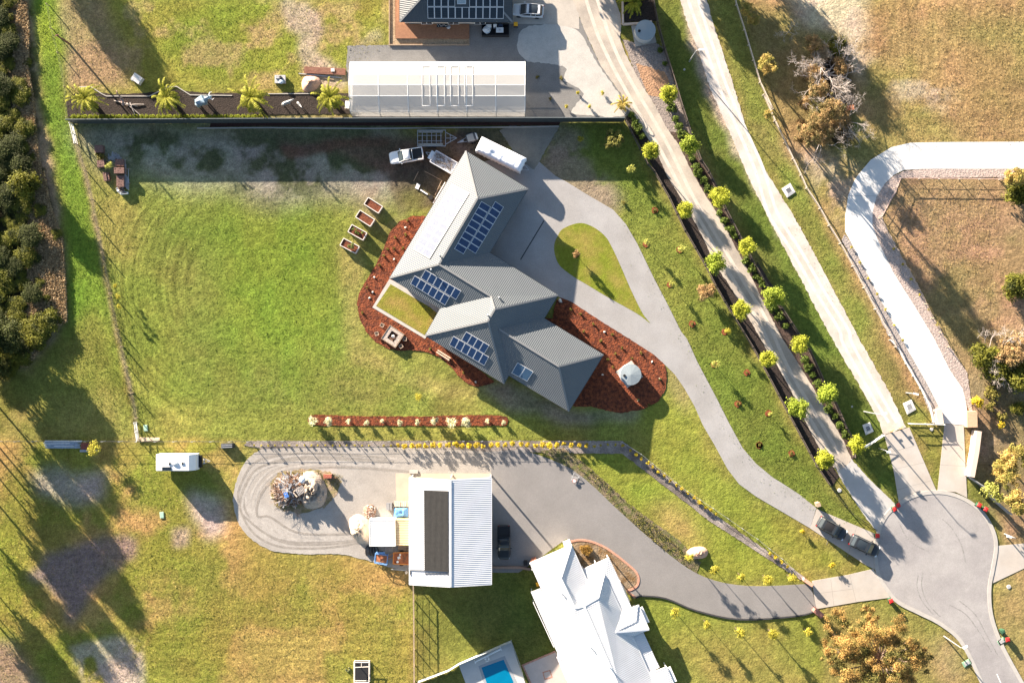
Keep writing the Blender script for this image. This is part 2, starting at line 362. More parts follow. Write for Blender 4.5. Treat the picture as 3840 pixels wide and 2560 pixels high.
# lower left
LL = D("-100,1015 560,1015 535,1150 560,1220 620,1262 780,1270 945,1310 945,1650 -100,1650")
paint(LL, (0.22, 0.19, 0.035), 0.5)
paint(LL, (0.36, 0.225, 0.075), 0.5, 0.9, spots=nA, lo=0.40, hi=0.60)
paint(LL, (0.17, 0.195, 0.02), 0.5, 0.8, spots=n8, lo=0.48, hi=0.6)
paint(D("420,1290 940,1320 940,1568 500,1568"), (0.27, 0.20, 0.045), 4, 0.5)
paint(D("82,1088 130,1080 235,1090 238,1140 190,1160 110,1150 85,1120"), (0.34, 0.29, 0.24), 0.9, 0.95, fine=1.0)
paint(D("428,1130 470,1125 508,1160 508,1220 470,1240 440,1180"), (0.37, 0.30, 0.25), 0.9, 0.95, fine=1.0)
paint(D("390,1215 440,1210 430,1250 400,1255"), (0.36, 0.28, 0.20), 0.4, 0.8)
paint(D("68,1330 110,1270 200,1240 300,1230 310,1270 230,1330 170,1430 150,1400 110,1350 70,1310"), (0.175, 0.14, 0.125), 0.7, 0.95, fine=1.0)
paint(D("230,1230 310,1235 305,1280 250,1310 220,1280"), (0.24, 0.17, 0.12), 0.6, 0.7)
paint(D("170,1480 250,1465 320,1475 330,1568 330,1620 200,1620 175,1530"), (0.40, 0.33, 0.26), 0.5, 0.9, spots=n3, lo=0.25, hi=0.45)
paint(D("-60,1470 30,1470 100,1568 100,1640 -60,1640"), (0.23, 0.15, 0.11), 0.8, 0.9)
# pool-side lawn and lower right lawn
paint(D("950,1320 1230,1310 1330,1640 950,1640"), (0.165, 0.155, 0.03), 0.5)
paint(D("1130,1315 1225,1315 1290,1530 1100,1480 1050,1400"), (0.09, 0.11, 0.02), 2, 0.8)
paint(D("1470,1370 1880,1400 1900,1640 1550,1640"), (0.19, 0.20, 0.03), 0.6, 0.9)
paint(D("1560,1470 1850,1450 1850,1640 1560,1640"), (0.25, 0.185, 0.055), 3, 0.6)
# overall mottling and mower/tyre streaks (growth differences in the sward)
G *= (0.87 + 0.26 * noise(0.8, 3))[..., None]
st = noise(0.5, 2, 14.0, 1.0); mk = blur(inside(D("330,900 1430,900 1430,1012 330,1012")) + inside(D("330,1380 940,1380 940,1600 330,1600")) + inside(D("2050,180 2400,180 2400,330 2050,330")), 2)
G *= (1 + (st - 0.5) * 0.5 * np.clip(mk, 0, 1))[..., None]
st = noise(0.5, 2, 1.0, 14.0); mk = blur(inside(D("1950,0 2400,0 2400,160 2000,180")) + inside(D("250,560 330,560 360,900 300,900")), 2)
G *= (1 + (st - 0.5) * 0.5 * np.clip(mk, 0, 1))[..., None]
rr = np.hypot(GX - 1000, (GY - 1060) * 1.1); prof1 = RS.rand(400); ringn = np.interp(rr / 9.0, np.arange(400), prof1)
mk = blur(inside(D("250,470 420,430 460,560 420,700 470,900 380,990 270,950 235,700")), 2) + 0.7 * blur(inside(D("1000,830 1110,900 1200,960 1000,960 900,900")), 2)
G *= (1 + (ringn - 0.5) * 0.75 * np.clip(mk, 0, 1))[..., None]
G *= (0.78 + 0.36 * noise(12, 4))[..., None]
g3 = np.clip((noise(6, 4) - 0.5) * 3 + 0.5, 0, 1)[..., None]; G *= g3 * np.array([0.9, 1.0, 0.9]) + (1 - g3) * np.array([1.08, 1.0, 1.1])
lum = G @ np.array([0.3, 0.6, 0.1]); G = np.clip(G * 0.93 + lum[..., None] * np.array([0.08, 0.07, 0.06]), 0.01, 0.8)
zz = -0.07 + 0.07 * noise(0.6, 2)
ex = np.concatenate([[-900, -300, -120], gx, [120, 300, 900]]); ey = np.concatenate([[-900, -300, -100], gy, [100, 300, 900]])
G2 = np.pad(G, ((3, 3), (3, 3), (0, 0)), mode='edge'); z2 = np.pad(zz, 3, mode='edge')
XX, YY = np.meshgrid(ex, ey); nx2, ny2 = len(ex), len(ey)
co = np.stack([XX, YY, z2], -1).reshape(-1, 3).astype(np.float32)
# flip: rows of G were built for SY (descending with gy ascending) so the grids already agree
idx = np.arange(nx2 * ny2).reshape(ny2, nx2)
q = np.stack([idx[:-1, :-1], idx[:-1, 1:], idx[1:, 1:], idx[1:, :-1]], -1).reshape(-1, 4)
me = bpy.data.meshes.new("ground"); me.vertices.add(len(co)); me.vertices.foreach_set("co", co.ravel())
me.loops.add(q.size); me.loops.foreach_set("vertex_index", q.ravel().astype(np.int32)); me.polygons.add(len(q))
me.polygons.foreach_set("loop_start", np.arange(0, q.size, 4, dtype=np.int32)); me.update(calc_edges=True)
me.polygons.foreach_set("use_smooth", np.ones(len(q), bool))
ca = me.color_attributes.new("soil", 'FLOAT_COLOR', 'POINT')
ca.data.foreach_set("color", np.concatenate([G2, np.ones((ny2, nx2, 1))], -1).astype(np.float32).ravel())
gm = bpy.data.materials.new("turf_and_soil"); gm.use_nodes = True; nt = gm.node_tree; b = nt.nodes["Principled BSDF"]; L = nt.links.new
b.inputs["Roughness"].default_value = 0.95; b.inputs["Specular IOR Level"].default_value = 0.1
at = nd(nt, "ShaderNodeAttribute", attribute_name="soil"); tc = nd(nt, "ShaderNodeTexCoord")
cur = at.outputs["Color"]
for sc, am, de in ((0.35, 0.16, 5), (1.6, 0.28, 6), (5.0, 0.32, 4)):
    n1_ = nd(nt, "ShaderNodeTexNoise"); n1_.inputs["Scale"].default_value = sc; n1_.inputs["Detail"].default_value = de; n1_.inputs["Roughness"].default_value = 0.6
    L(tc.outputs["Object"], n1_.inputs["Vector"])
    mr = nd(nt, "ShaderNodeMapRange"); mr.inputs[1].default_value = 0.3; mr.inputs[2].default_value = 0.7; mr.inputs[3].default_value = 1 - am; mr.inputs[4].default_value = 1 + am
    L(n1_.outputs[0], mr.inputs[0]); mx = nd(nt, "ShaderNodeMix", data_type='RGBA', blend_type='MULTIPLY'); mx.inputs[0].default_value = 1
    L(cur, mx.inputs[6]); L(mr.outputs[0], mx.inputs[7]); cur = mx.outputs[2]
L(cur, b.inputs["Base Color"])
n3_ = nd(nt, "ShaderNodeTexNoise"); n3_.inputs["Scale"].default_value = 3.0; n3_.inputs["Detail"].default_value = 6; n3_.inputs["Roughness"].default_value = 0.7; L(tc.outputs["Object"], n3_.inputs["Vector"])
bp = nd(nt, "ShaderNodeBump"); bp.inputs["Strength"].default_value = 0.8; bp.inputs["Distance"].default_value = 0.15; L(n3_.outputs[0], bp.inputs["Height"]); L(bp.outputs[0], b.inputs["Normal"])
me.materials.append(gm)
go = bpy.data.objects.new("ground", me); COL.objects.link(go); go["kind"] = "structure"
# ================================================================== paved and loose surfaces
M_AGG = mat("exposed_aggregate", (0.32, 0.312, 0.312), 0.85, 0.08, 0.3, 0.012, 25, fine=0.12, col2=(0.285, 0.275, 0.27), c2scale=0.2)
M_ASPH = mat("asphalt", (0.33, 0.315, 0.31), 0.85, 0.10, 0.6, 0.012, 25, fine=0.10, col2=(0.28, 0.265, 0.265), c2scale=0.16)
M_DASPH = mat("dark_asphalt", (0.21, 0.2, 0.195), 0.85, 0.10, 0.25, 0.012, 30, fine=0.10)
M_CONC = mat("pale_concrete", (0.42, 0.39, 0.36), 0.8, 0.08, 0.4, 0.004, 10, fine=0.04, col2=(0.40, 0.36, 0.32), c2scale=0.35)
M_KERB = mat("kerb_concrete", (0.40, 0.38, 0.355), 0.8, 0.1, 1.0)
M_WCONC = mat("new_white_concrete", (0.66, 0.655, 0.64), 0.7, 0.05, 0.2, fine=0.02, col2=(0.60, 0.59, 0.575), c2scale=0.15)
M_WGRAV = mat("white_gravel", (0.53, 0.485, 0.445), 0.9, 0.10, 0.6, 0.02, 14, fine=0.10, col2=(0.45, 0.40, 0.35), c2scale=0.35)
M_LANE = mat("tan_gravel", (0.47, 0.41, 0.345), 0.9, 0.10, 0.3, 0.02, 18, fine=0.12, col2=(0.34, 0.30, 0.26), c2scale=0.25)
M_GRAV = mat("grey_gravel", (0.19, 0.185, 0.18), 0.95, 0.12, 0.5, 0.03, 14, fine=0.18)
M_GRAVL = mat("pale_crushed_rock", (0.44, 0.42, 0.39), 0.95, 0.12, 0.5, 0.03, 12, fine=0.12)
M_YARD = mat("yard_gravel", (0.30, 0.275, 0.25), 0.95, 0.12, 0.5, 0.04, 8, fine=0.15, col2=(0.36, 0.335, 0.31), c2scale=0.09, c2pos=0.52)
M_MULCH = mat("red_bark_mulch", (0.20, 0.055, 0.022), 0.95, 0.35, 2.0, 0.12, 4, fine=0.6, col2=(0.09, 0.026, 0.014), c2scale=1.8)
M_DMULCH = mat("black_mulch", (0.035, 0.026, 0.022), 0.95, 0.3, 3, 0.08, 6, fine=0.5)
M_RMULCH = mat("rocky_mulch", (0.24, 0.20, 0.18), 0.95, 0.2, 2, 0.10, 4, fine=0.4)
M_LAWN = mat("courtyard_lawn", (0.19, 0.185, 0.03), 0.95, 0.2, 1.5, 0.06, 6, fine=0.2, col2=(0.27, 0.19, 0.06), c2scale=0.3, c2pos=0.55, spec=0.1)
M_LAWN2 = mat("island_lawn", (0.16, 0.185, 0.022), 0.95, 0.2, 1.5, 0.06, 6, fine=0.2, col2=(0.24, 0.20, 0.05), c2scale=0.3, c2pos=0.55, spec=0.1)
M_SOIL = mat("weedy_soil", (0.17, 0.13, 0.085), 0.95, 0.25, 1.5, 0.10, 5, fine=0.4, col2=(0.09, 0.10, 0.03), c2scale=1.2)
M_BRICK = mat("terracotta_brick", (0.40, 0.16, 0.10), 0.9, 0.3, 6, fine=0.3)
# main driveway
drv = P(2, 0, "100,1330 285,1425 430,1552") + P(2, 1, "530,100 700,205 940,345 1050,470 1150,640 1290,930 1420,1180 1540,1420") + \
    P(2, 2, "1590,0 1680,200 1850,520 1960,740 2080,960 2200,1100 2352,1225") + P(3, 2, "200,1260 370,1370 520,1490") + P(3, 3, "267,107") + \
    P(2, 2, "2200,1390 2050,1280 1950,1150 1830,930 1730,760 1660,600 1570,440 1480,310 1395,228 1300,140 1080,0") + P(2, 1, "900,1370 500,1130 430,1100 200,1150") + \
    D("1110,640 1080,500 1060,420 1110,372")
ground_sheet("driveway", drv, M_AGG, 0.02)
ground_sheet("gravel_parking", P(2, 0, "-60,1150 30,1112 465,1113 285,1428 240,1500 100,1400"), mat("grey_fines", (0.20, 0.19, 0.165), 0.95, 0.15, 0.6, 0.02, 12, fine=0.15), 0.028, jit=2)
isl = smooth(P(2, 1, "450,575 500,510 640,462 760,495 870,580 930,680 1000,830 1100,1060 1200,1260 1265,1343 1150,1260 900,1120 700,1000 590,935 470,840 425,740 420,650"), 5)
ground_sheet("island_lawn", isl, M_LAWN2, 0.035)
mb = MB(); a_, b_ = w(T(2, 1, 330, 440)), w(T(2, 1, 122, 785)); mb.bar((a_.x, a_.y, 0.022), (b_.x, b_.y, 0.022), 0.16, 0.012)
o = mb.build("drain_grate", mat("dark_steel", (0.03, 0.03, 0.035), 0.5, 0.1, 5)); tag(o, "long black strip drain across the driveway beside the grey house", "drain")
bedE = P(2, 1, "330,1302 410,1300 415,1230 440,1140 480,1120 560,1150 900,1370") + P(2, 2, "1080,-0 1300,140 1390,225 1412,290 1405,440 1340,550 1210,620 1000,655 850,625 740,595 600,600 500,500 300,0")
ground_sheet("mulch_bed", bedE, M_MULCH, 0.05, jit=1.5)
bedW = P(1, 1, "1520,400 1400,400 1290,450 1200,550 1150,680 1080,830 1000,960 930,1080 915,1180 940,1300 1000,1430 1080,1510") + P(1, 2, "1120,45 1180,85 1280,108 1430,100 1530,115 1640,165 1740,240 1800,320 1880,390 1980,425 2080,400 2130,380 1700,50 1300,-150") + P(1, 1, "1500,1350 1400,950")
ground_sheet("mulch_bed", bedW, M_MULCH, 0.05, jit=1.5, seed=2)
ground_sheet("mulch_bed", P(1, 2, "478,720 500,675 560,668 900,680 1200,683 1500,683 1900,672 2150,675 2230,685 2252,720 2230,765 1900,765 1400,768 1000,765 600,765 500,755"), M_MULCH, 0.05, jit=1.5, seed=3)
ground_sheet("courtyard_path", P(1, 1, "1200,955 1050,1205 1515,1482 1700,1200 1400,1040"), mat("courtyard_paving", (0.42, 0.40, 0.37), 0.8, 0.1, 1), 0.09)
ground_sheet("courtyard_lawn", P(1, 1, "1212,1000 1083,1192 1512,1450 1625,1260 1560,1205"), M_LAWN, 0.115)
# north property surfaces
ng = P(1, 0, "830,405 1200,400 1903,400 1905,190 2240,190 2240,-60") + P(2, 0, "560,-40 700,300 830,580 1000,820 1110,990 1050,1035") + P(1, 0, "2352,1040 880,1040 850,900 820,580")
ground_sheet("gravel_yard", ng, M_GRAV, 0.02, jit=2)
ground_sheet("gravel_yard", smooth(P(2, 0, "110,300 200,235 420,220 620,270 700,380 800,560 960,790 1060,960 1000,1030 720,1020 570,990 680,830 560,740 500,700 520,600 350,560 180,540 100,440"), 4), M_GRAVL, 0.032, jit=2.5)
ground_sheet("gravel_yard", P(2, 0, "-10,-60 600,-60 640,120 640,260 420,218 30,212 -10,150"), mat("worn_concrete", (0.40, 0.365, 0.325), 0.85, 0.12, 0.5, 0.01, 15, fine=0.08), 0.036)
lane = P(2, 0, "560,-60 700,300 830,580 1000,820 1110,990 1200,1150 1330,1350 1415,1552") + P(2, 1, "1540,250 1690,510 1870,880 1960,1000 2140,1310 2280,1552") + P(3, 2, "210,280 330,530 440,760 560,990 700,1160 740,1150 800,1110 830,1060 760,900 650,710 520,480 370,230 220,0") + \
    P(2, 1, "2230,1090 2140,900 2000,640 1900,440 1760,230 1630,0") + P(2, 0, "1530,1300 1400,1110 1290,900 1220,790 1130,640 1050,480 1000,350 1010,230 1000,120 930,-60")
ground_sheet("lane", lane, M_LANE, 0.04, jit=1.5)
ground_sheet("garden_strip", P(2, 0, "1045,1045 1090,985 1180,1120 1330,1340 1415,1552") + P(2, 1, "1545,250 1695,510 1875,880 1965,1000 2145,1310 2285,1552") + P(3, 2, "215,280 335,530 445,760 600,1030 720,1210 660,1300 540,1130 400,870 280,650 110,330 0,110") + P(2, 1, "2180,1552 2010,1280 1850,1010 1760,830 1580,520 1440,230 1310,0"), M_DMULCH, 0.03, jit=1)
ground_sheet("garden_strip", P(2, 0, "1020,350 1130,640 1220,790 1290,900 1400,1110 1400,1150 1560,1180 1640,1180 1560,940 1470,640 1400,420 1300,380 1150,380"), M_RMULCH, 0.03, jit=2)
ground_sheet("garden_strip", P(2, 0, "1140,560 1400,640 1440,730 1380,860 1250,840 1180,680"), mat("orange_clay", (0.34, 0.20, 0.12), 0.95, 0.2, 2, 0.1, 4, fine=0.3), 0.034, jit=3)
ground_sheet("garden_strip", P(2, 0, "1400,1110 1530,1300 1640,1530") + P(2, 1, "1760,230 1900,440 2000,640 2140,900 2230,1090") + P(3, 2, "220,0 370,230 520,480 650,710 760,900 835,1060 870,1050 860,900 800,790 700,560 600,380 480,110") + P(3, 1, "300,1350 130,1010 0,800") + P(2, 1, "2200,830 2060,560 1940,330 1860,140") + P(2, 0, "1720,1400 1640,1180 1560,1180"), mat("brown_mulch", (0.075, 0.05, 0.04), 0.95, 0.3, 3, 0.08, 6, fine=0.5), 0.028, jit=1)
ground_sheet("crossover", P(3, 2, "700,1160 740,1150 800,1110 830,1060 1000,1250 1160,1400 1220,1460") + K("440,160 410,195 385,240") + P(3, 2, "1050,1700 940,1552 840,1400 740,1240"), mat("grey_crossover", (0.42, 0.41, 0.40), 0.85, 0.08, 0.5, 0.006, 20, fine=0.05), 0.045, jit=1.5)
trk = P(2, 0, "1515,-60 1530,0 1590,200 1700,480 1800,800 1960,1150 2130,1552") + P(3, 1, "0,220 140,500 300,800 450,1080 560,1300 700,1552") + P(3, 2, "950,500 1080,740 1110,850 1200,820 1310,780 1180,500 900,0") + P(3, 1, "590,900 380,500 75,0") + P(2, 0, "2300,1552 2120,1150 2000,750 1900,450 1830,230 1765,0 1750,-60")
ground_sheet("gravel_track", trk, M_WGRAV, 0.02, jit=2.2)
ground_sheet("crossover", P(3, 2, "1120,850 1340,780 1580,1340 1420,1370 1250,1450 1200,1150"), M_CONC, 0.03)
wd = P(3, 0, "2500,1250 1600,1255 1350,1260 1180,1300 1000,1410 880,1552") + P(3, 1, "850,100 800,220 775,400 775,540 830,640 950,870 1110,1180 1310,1552") + P(3, 2, "1500,400 1600,600 1650,745 1865,765 1840,560 1810,440 1700,280 1560,0") + P(3, 1, "1390,1200 1200,900 1060,610 1015,480 1015,370 1050,230 1120,120 1200,40 1290,-5") + P(3, 0, "1450,1490 2500,1490")
ground_sheet("white_driveway", wd, M_WCONC, 0.05)
ground_sheet("crossover", P(3, 2, "1650,748 1820,766 1835,1100 1850,1400 1750,1350 1590,1335 1625,1000"), M_CONC, 0.03)
ground_sheet("rock_mulch_border", P(3, 0, "1200,1552 1300,1512 1450,1492 2300,1492 2200,1570") + P(3, 1, "2150,60 1270,60 1220,190 1100,400 1150,530 1280,760 1440,1050 1560,1300 1700,1552") + P(3, 2, "1850,300 1900,640 1870,640 1840,560 1810,440 1700,280 1560,0") + P(3, 1, "1390,1200 1200,900 1060,610 1015,480 1015,370 1050,230 1120,120"), mat("pinkish_rubble", (0.38, 0.31, 0.28), 0.95, 0.2, 2, 0.10, 4, fine=0.35), 0.035, jit=2)
ground_sheet("rock_mulch_border", P(3, 1, "770,560 830,640 950,870 1110,1180 1310,1552") + P(3, 2, "1500,400 1600,600 1650,745 1560,750 1450,470 1250,90 1170,0") + P(3, 1, "1000,1130 860,850 740,610"), mat("grey_rubble", (0.32, 0.28, 0.26), 0.95, 0.2, 2, 0.10, 4, fine=0.35), 0.03, jit=2)
# cul-de-sac
road = smooth(K("445,150 520,100 600,80 680,82 760,110 830,165 875,240 888,310 875,400 860,480 862,570 880,650 920,750 1000,896 1060,1000 880,1000 830,896 770,770 720,690 640,630 560,590 470,545 420,490 385,420 370,340 385,250 410,190"), 5)
ground_sheet("road", road, M_ASPH, 0.055)
def offset_poly(pts, d, closed=True):          # pts world XY; +d outwards for CCW
    out = []; n = len(pts)
    for i in range(n):
        if closed: a, b, c = pts[i - 1], pts[i], pts[(i + 1) % n]
        else: a, b, c = pts[max(i - 1, 0)], pts[i], pts[min(i + 1, n - 1)]
        d1 = Vector((b[0] - a[0], b[1] - a[1])); d2 = Vector((c[0] - b[0], c[1] - b[1]))
        if d1.length < 1e-6: d1 = d2.copy()
        if d2.length < 1e-6: d2 = d1.copy()
        d1.normalize(); d2.normalize(); n1 = Vector((d1.y, -d1.x)); n2 = Vector((d2.y, -d2.x)); m = n1 + n2
        m = m / max(0.35, m.length_squared) * 2 if m.length > 1e-6 else n1
        out.append((b[0] + m.x * d, b[1] + m.y * d))
    return out
def ccw(p):
    a = sum(p[i][0] * p[(i + 1) % len(p)][1] - p[(i + 1) % len(p)][0] * p[i][1] for i in range(len(p)))
    return p if a > 0 else list(reversed(p))
def ribbon(name, line, wd, h, m, z0=0.0, closed=False, kind="structure"):   # line in photo px
    pts = [w(p)[:2] for p in line]; A = offset_poly(pts, wd / 2, closed); B = offset_poly(pts, -wd / 2, closed)
    mb = MB(); n = len(pts)
    for i in range(n if closed else n - 1):
        j = (i + 1) % n; a, b, c, d = A[i], A[j], B[j], B[i]
        mb.face([(*a, h), (*b, h), (*c, h), (*d, h)]); mb.face([(*a, z0), (*b, z0), (*b, h), (*a, h)]); mb.face([(*c, z0), (*d, z0), (*d, h), (*c, h)])
    o = mb.build(name, m)
    if kind: o["kind"] = kind
    return o
kl = [p for p in road]
k1 = K("370,345 382,425 420,493 470,548 560,594 640,634 720,694 772,772 832,900 882,1000"); k2 = K("1062,1000 1002,894 922,748 882,650 864,570 862,480 877,400 890,310 877,240 832,163 760,107 680,78 600,76 520,96 444,146 408,188 383,250 368,345")
ribbon("kerb", smooth(k1, 4, False), 0.55, 0.10, M_KERB, 0.0)
ribbon("kerb", smooth(k2, 4, False), 0.55, 0.10, M_KERB, 0.0)
mb = MB(); a_, b_ = w(K("893,855")[0]), w(K("915,905")[0]); mb.bar((a_.x, a_.y, 0.059), (b_.x, b_.y, 0.059), 0.12, 0.004)
mb.build("road_marking", mat("road_paint", (0.8, 0.8, 0.78), 0.6, 0.1, 8))["kind"] = "structure"
ground_sheet("crossover", K("118,146 382,258 368,330 376,410 330,388 90,230"), M_CONC, 0.03)
ground_sheet("crossover", K("97,456 250,430 362,404 434,528 300,545 115,577"), M_CONC, 0.03)
ground_sheet("crossover", K("896,305 1060,290 1060,385 1011,402 876,466 880,400"), M_CONC, 0.03)
# lower property surfaces
yl = smooth(D("1128,1036 900,1026 700,1026 600,1032 555,1075 535,1150 560,1220 620,1262 700,1272 780,1272 850,1288"), 4, False) + D("905,1305 942,1312 1128,1312")
ground_sheet("gravel_yard", yl, M_YARD, 0.02, jit=1.5)
ground_sheet("shed_apron", P(1, 2, "1255,1185 2095,1185 2095,1552") + D("1128,1312 940,1312") + P(1, 2, "1400,1430 1262,1430"), mat("tan_slab", (0.44, 0.37, 0.29), 0.8, 0.1, 0.5), 0.03)
ad = D("1128,1036 1200,1032") + smooth(D("1200,1032 1290,1065 1350,1105 1430,1180 1540,1275 1620,1325 1720,1345 1862,1340"), 4, False) + D("1876,1400") + smooth(D("1876,1400 1830,1412 1700,1420 1600,1400 1530,1372 1478,1366"), 4, False) + P(2, 3, "640,460 600,420 300,160 120,290 60,330") + D("1128,1314")
ground_sheet("asphalt_driveway", ad, M_DASPH, 0.035)
ribbon("kerb", smooth(D("1874,1402 1830,1414 1700,1422 1600,1402 1530,1374 1478,1368 1460,1372"), 4, False), 0.18, 0.13, mat("black_edging", (0.04, 0.04, 0.045), 0.8, 0.1, 3), 0.0)
gb = W("300,40 350,25 420,35 500,68 560,110 630,165 690,220 705,260 695,300 665,322 640,330 625,325 527,130 365,200")
ground_sheet("garden_bed", gb, mat("dry_garden", (0.25, 0.19, 0.13), 0.95, 0.3, 2, 0.10, 4, fine=0.4, col2=(0.15, 0.09, 0.04), c2scale=1), 0.045)
brk = smooth(W("292,32 350,22 420,32 500,65 560,105 630,160 690,215 708,260 698,300 668,322 640,335 690,372"), 4, False)
ribbon("brick_edging", brk, 0.30, 0.10, mat("red_brick_edge", (0.46, 0.24, 0.17), 0.9, 0.25, 10, fine=0.4), 0.0)
ground_sheet("garden_strip", P(2, 2, "300,985 500,960 700,1110 900,1280 1060,1440 1210,1552") + D("1560,1240 1610,1290 1600,1318 1540,1275 1430,1180 1350,1105 1290,1065"), M_SOIL, 0.03, jit=2.5)
ground_sheet("garden_strip", D("570,1012 940,1012 1430,1012 1445,1024 1640,1180 1850,1325 1840,1332 1630,1196 1430,1042 1130,1036 900,1024 600,1030 560,1022"), mat("fence_line_mulch", (0.30, 0.26, 0.235), 0.95, 0.2, 2, 0.06, 6, fine=0.35, col2=(0.13, 0.11, 0.10), c2scale=0.3), 0.028, jit=1.5)
# wheel marks and joints
def marks(lines, m, z, wd, name="wheel_track"):
    for i, l in enumerate(lines):
        o = ribbon(name, smooth(l, 5, False), wd, z, m, z - 0.003)
ground_sheet("dirt_patch", D("622,1110 640,1085 700,1076 760,1084 785,1105 770,1140 745,1165 690,1180 640,1168 622,1140"), mat("mixed_dirt", (0.30, 0.225, 0.16), 0.95, 0.25, 1.5, 0.08, 5, fine=0.35, col2=(0.20, 0.17, 0.07), c2scale=0.8), 0.036, jit=4, seed=9)
M_RUTL = mat("packed_pale_gravel", (0.345, 0.32, 0.295), 0.95, 0.2, 1.2, 0.02, 12, fine=0.2); M_RUTD = mat("loose_dark_gravel", (0.25, 0.228, 0.205), 0.95, 0.2, 1.2, 0.04, 10, fine=0.2)
base_l = D("905,1060 800,1052 700,1050 610,1065 570,1110 560,1160 590,1210 650,1245 740,1250 830,1240 900,1225")
for j, (dx, dy) in enumerate(((0, 0), (9, -11), (-12, 9), (24, 16), (-20, -14), (40, 26), (50, 38), (-4, 16))):
    marks([[(x + dx * (1 if y > 1800 else 1.3), y + dy * (-1 if y > 1950 else 1)) for x, y in base_l]], M_RUTL if j % 2 else M_RUTD, 0.0235 + 0.001 * j, 0.34)
M_WRUT = mat("compacted_white_gravel", (0.58, 0.54, 0.50), 0.9, 0.15, 0.8, 0.01, 14, fine=0.1)
marks([P(2, 0, "1600,0 1670,200 1760,440 1870,760 2010,1080 2190,1500") + P(3, 1, "100,380 300,700 520,1080 720,1400") + P(3, 2, "760,50 1000,480 1160,740"), P(2, 0, "1690,0 1750,200 1830,440 1940,760 2080,1080 2260,1480") + P(3, 1, "180,380 380,700 600,1080 800,1400") + P(3, 2, "840,50 1080,480 1230,740")], M_WRUT, 0.0235, 0.45)
M_LRUT = mat("compacted_tan_gravel", (0.52, 0.46, 0.40), 0.9, 0.15, 0.8, 0.01, 14, fine=0.1)
marks([P(2, 0, "800,0 900,300 1010,560 1120,760 1250,980 1400,1240 1530,1500") + P(2, 1, "1640,220 1800,490 1960,760 2110,1010 2300,1330") + P(3, 2, "260,230 450,560 620,840 720,1010"), P(2, 0, "700,0 800,300 920,560 1040,780 1170,1010 1320,1260 1450,1500") + P(2, 1, "1570,220 1740,500 1890,780 2040,1030 2220,1330") + P(3, 2, "190,230 380,560 550,850 650,1020")], M_LRUT, 0.0435, 0.5)
M_JOINT = mat("concrete_joint", (0.27, 0.25, 0.23), 0.9, 0.1, 4)
for (zz_, ln) in ((0.032, K("178,449 192,563")), (0.032, K("259,428 288,547")), (0.032, K("105,512 276,490")), (0.032, P(3, 2, "1200,1150 1470,1090")), (0.032, P(3, 2, "1165,1000 1400,940")), (0.032, P(3, 2, "1230,1330 1530,1250")), (0.032, P(3, 2, "1640,905 1828,915")), (0.032, P(3, 2, "1612,1110 1838,1122")), (0.032, K("200,186 160,300")), (0.032, K("290,222 250,352"))):
    ribbon("paving_joint", ln, 0.05, zz_, M_JOINT, zz_ - 0.001)
for ln in (P(3, 0, "1600,1256 1600,1490"), P(3, 0, "1950,1253 1950,1490"), P(3, 0, "1180,1302 1290,1510"), P(3, 1, "800,222 1060,225"), P(3, 1, "780,540 1040,560"), P(3, 1, "950,868 1195,880"), P(3, 1, "1120,1185 1370,1165"), P(3, 2, "1385,180 1640,180"), P(3, 2, "1560,520 1838,560")):
    ribbon("paving_joint", ln, 0.05, 0.052, mat("pale_joint", (0.33, 0.31, 0.30), 0.9, 0.1, 4), 0.051)
M_TM = mat("tyre_scuff", (0.25, 0.24, 0.237), 0.85, 0.25, 1.5, fine=0.25)
for i, ln in enumerate((K("555,430 550,480 570,540 620,600"), K("575,420 570,480 595,550 650,610"), K("660,190 700,230 740,300 760,380"), K("470,200 500,260 540,300 600,330"), K("690,560 760,600 820,680 870,760"), K("730,540 800,600 850,690 900,780"))):
    marks([ln], M_TM, 0.0575 + 0.0004 * i, 0.16, "tyre_mark")
# palm garden and strip behind the long fence
ground_sheet("garden_bed", D("152,222 200,208 260,217 330,214 400,206 470,214 620,215 690,212 800,215 803,262 155,268"), M_DMULCH, 0.03, jit=1.5)
ground_sheet("garden_bed", P(0, 0, "1860,1080 2352,1078") + P(1, 0, "2352,1065") + P(2, 0, "480,1062 462,1104") + P(1, 0, "2352,1108 0,1112") + P(0, 0, "1850,1122"), mat("dark_red_mulch", (0.05, 0.022, 0.018), 0.95, 0.3, 3, 0.06, 6, fine=0.4), 0.03)
ribbon("garden_kerb", P(0, 0, "1740,1132 2352,1128") + P(1, 0, "1000,1135 2352,1122") + P(2, 0, "460,1115"), 0.16, 0.12, M_KERB)
ribbon("garden_kerb", P(0, 0, "700,770 800,765 900,830 940,850 1320,850 1480,770 1560,765 1680,840 2050,845"), 0.12, 0.12, M_KERB)
ribbon("garden_kerb", P(1, 0, "120,830 550,828"), 0.12, 0.12, M_KERB)
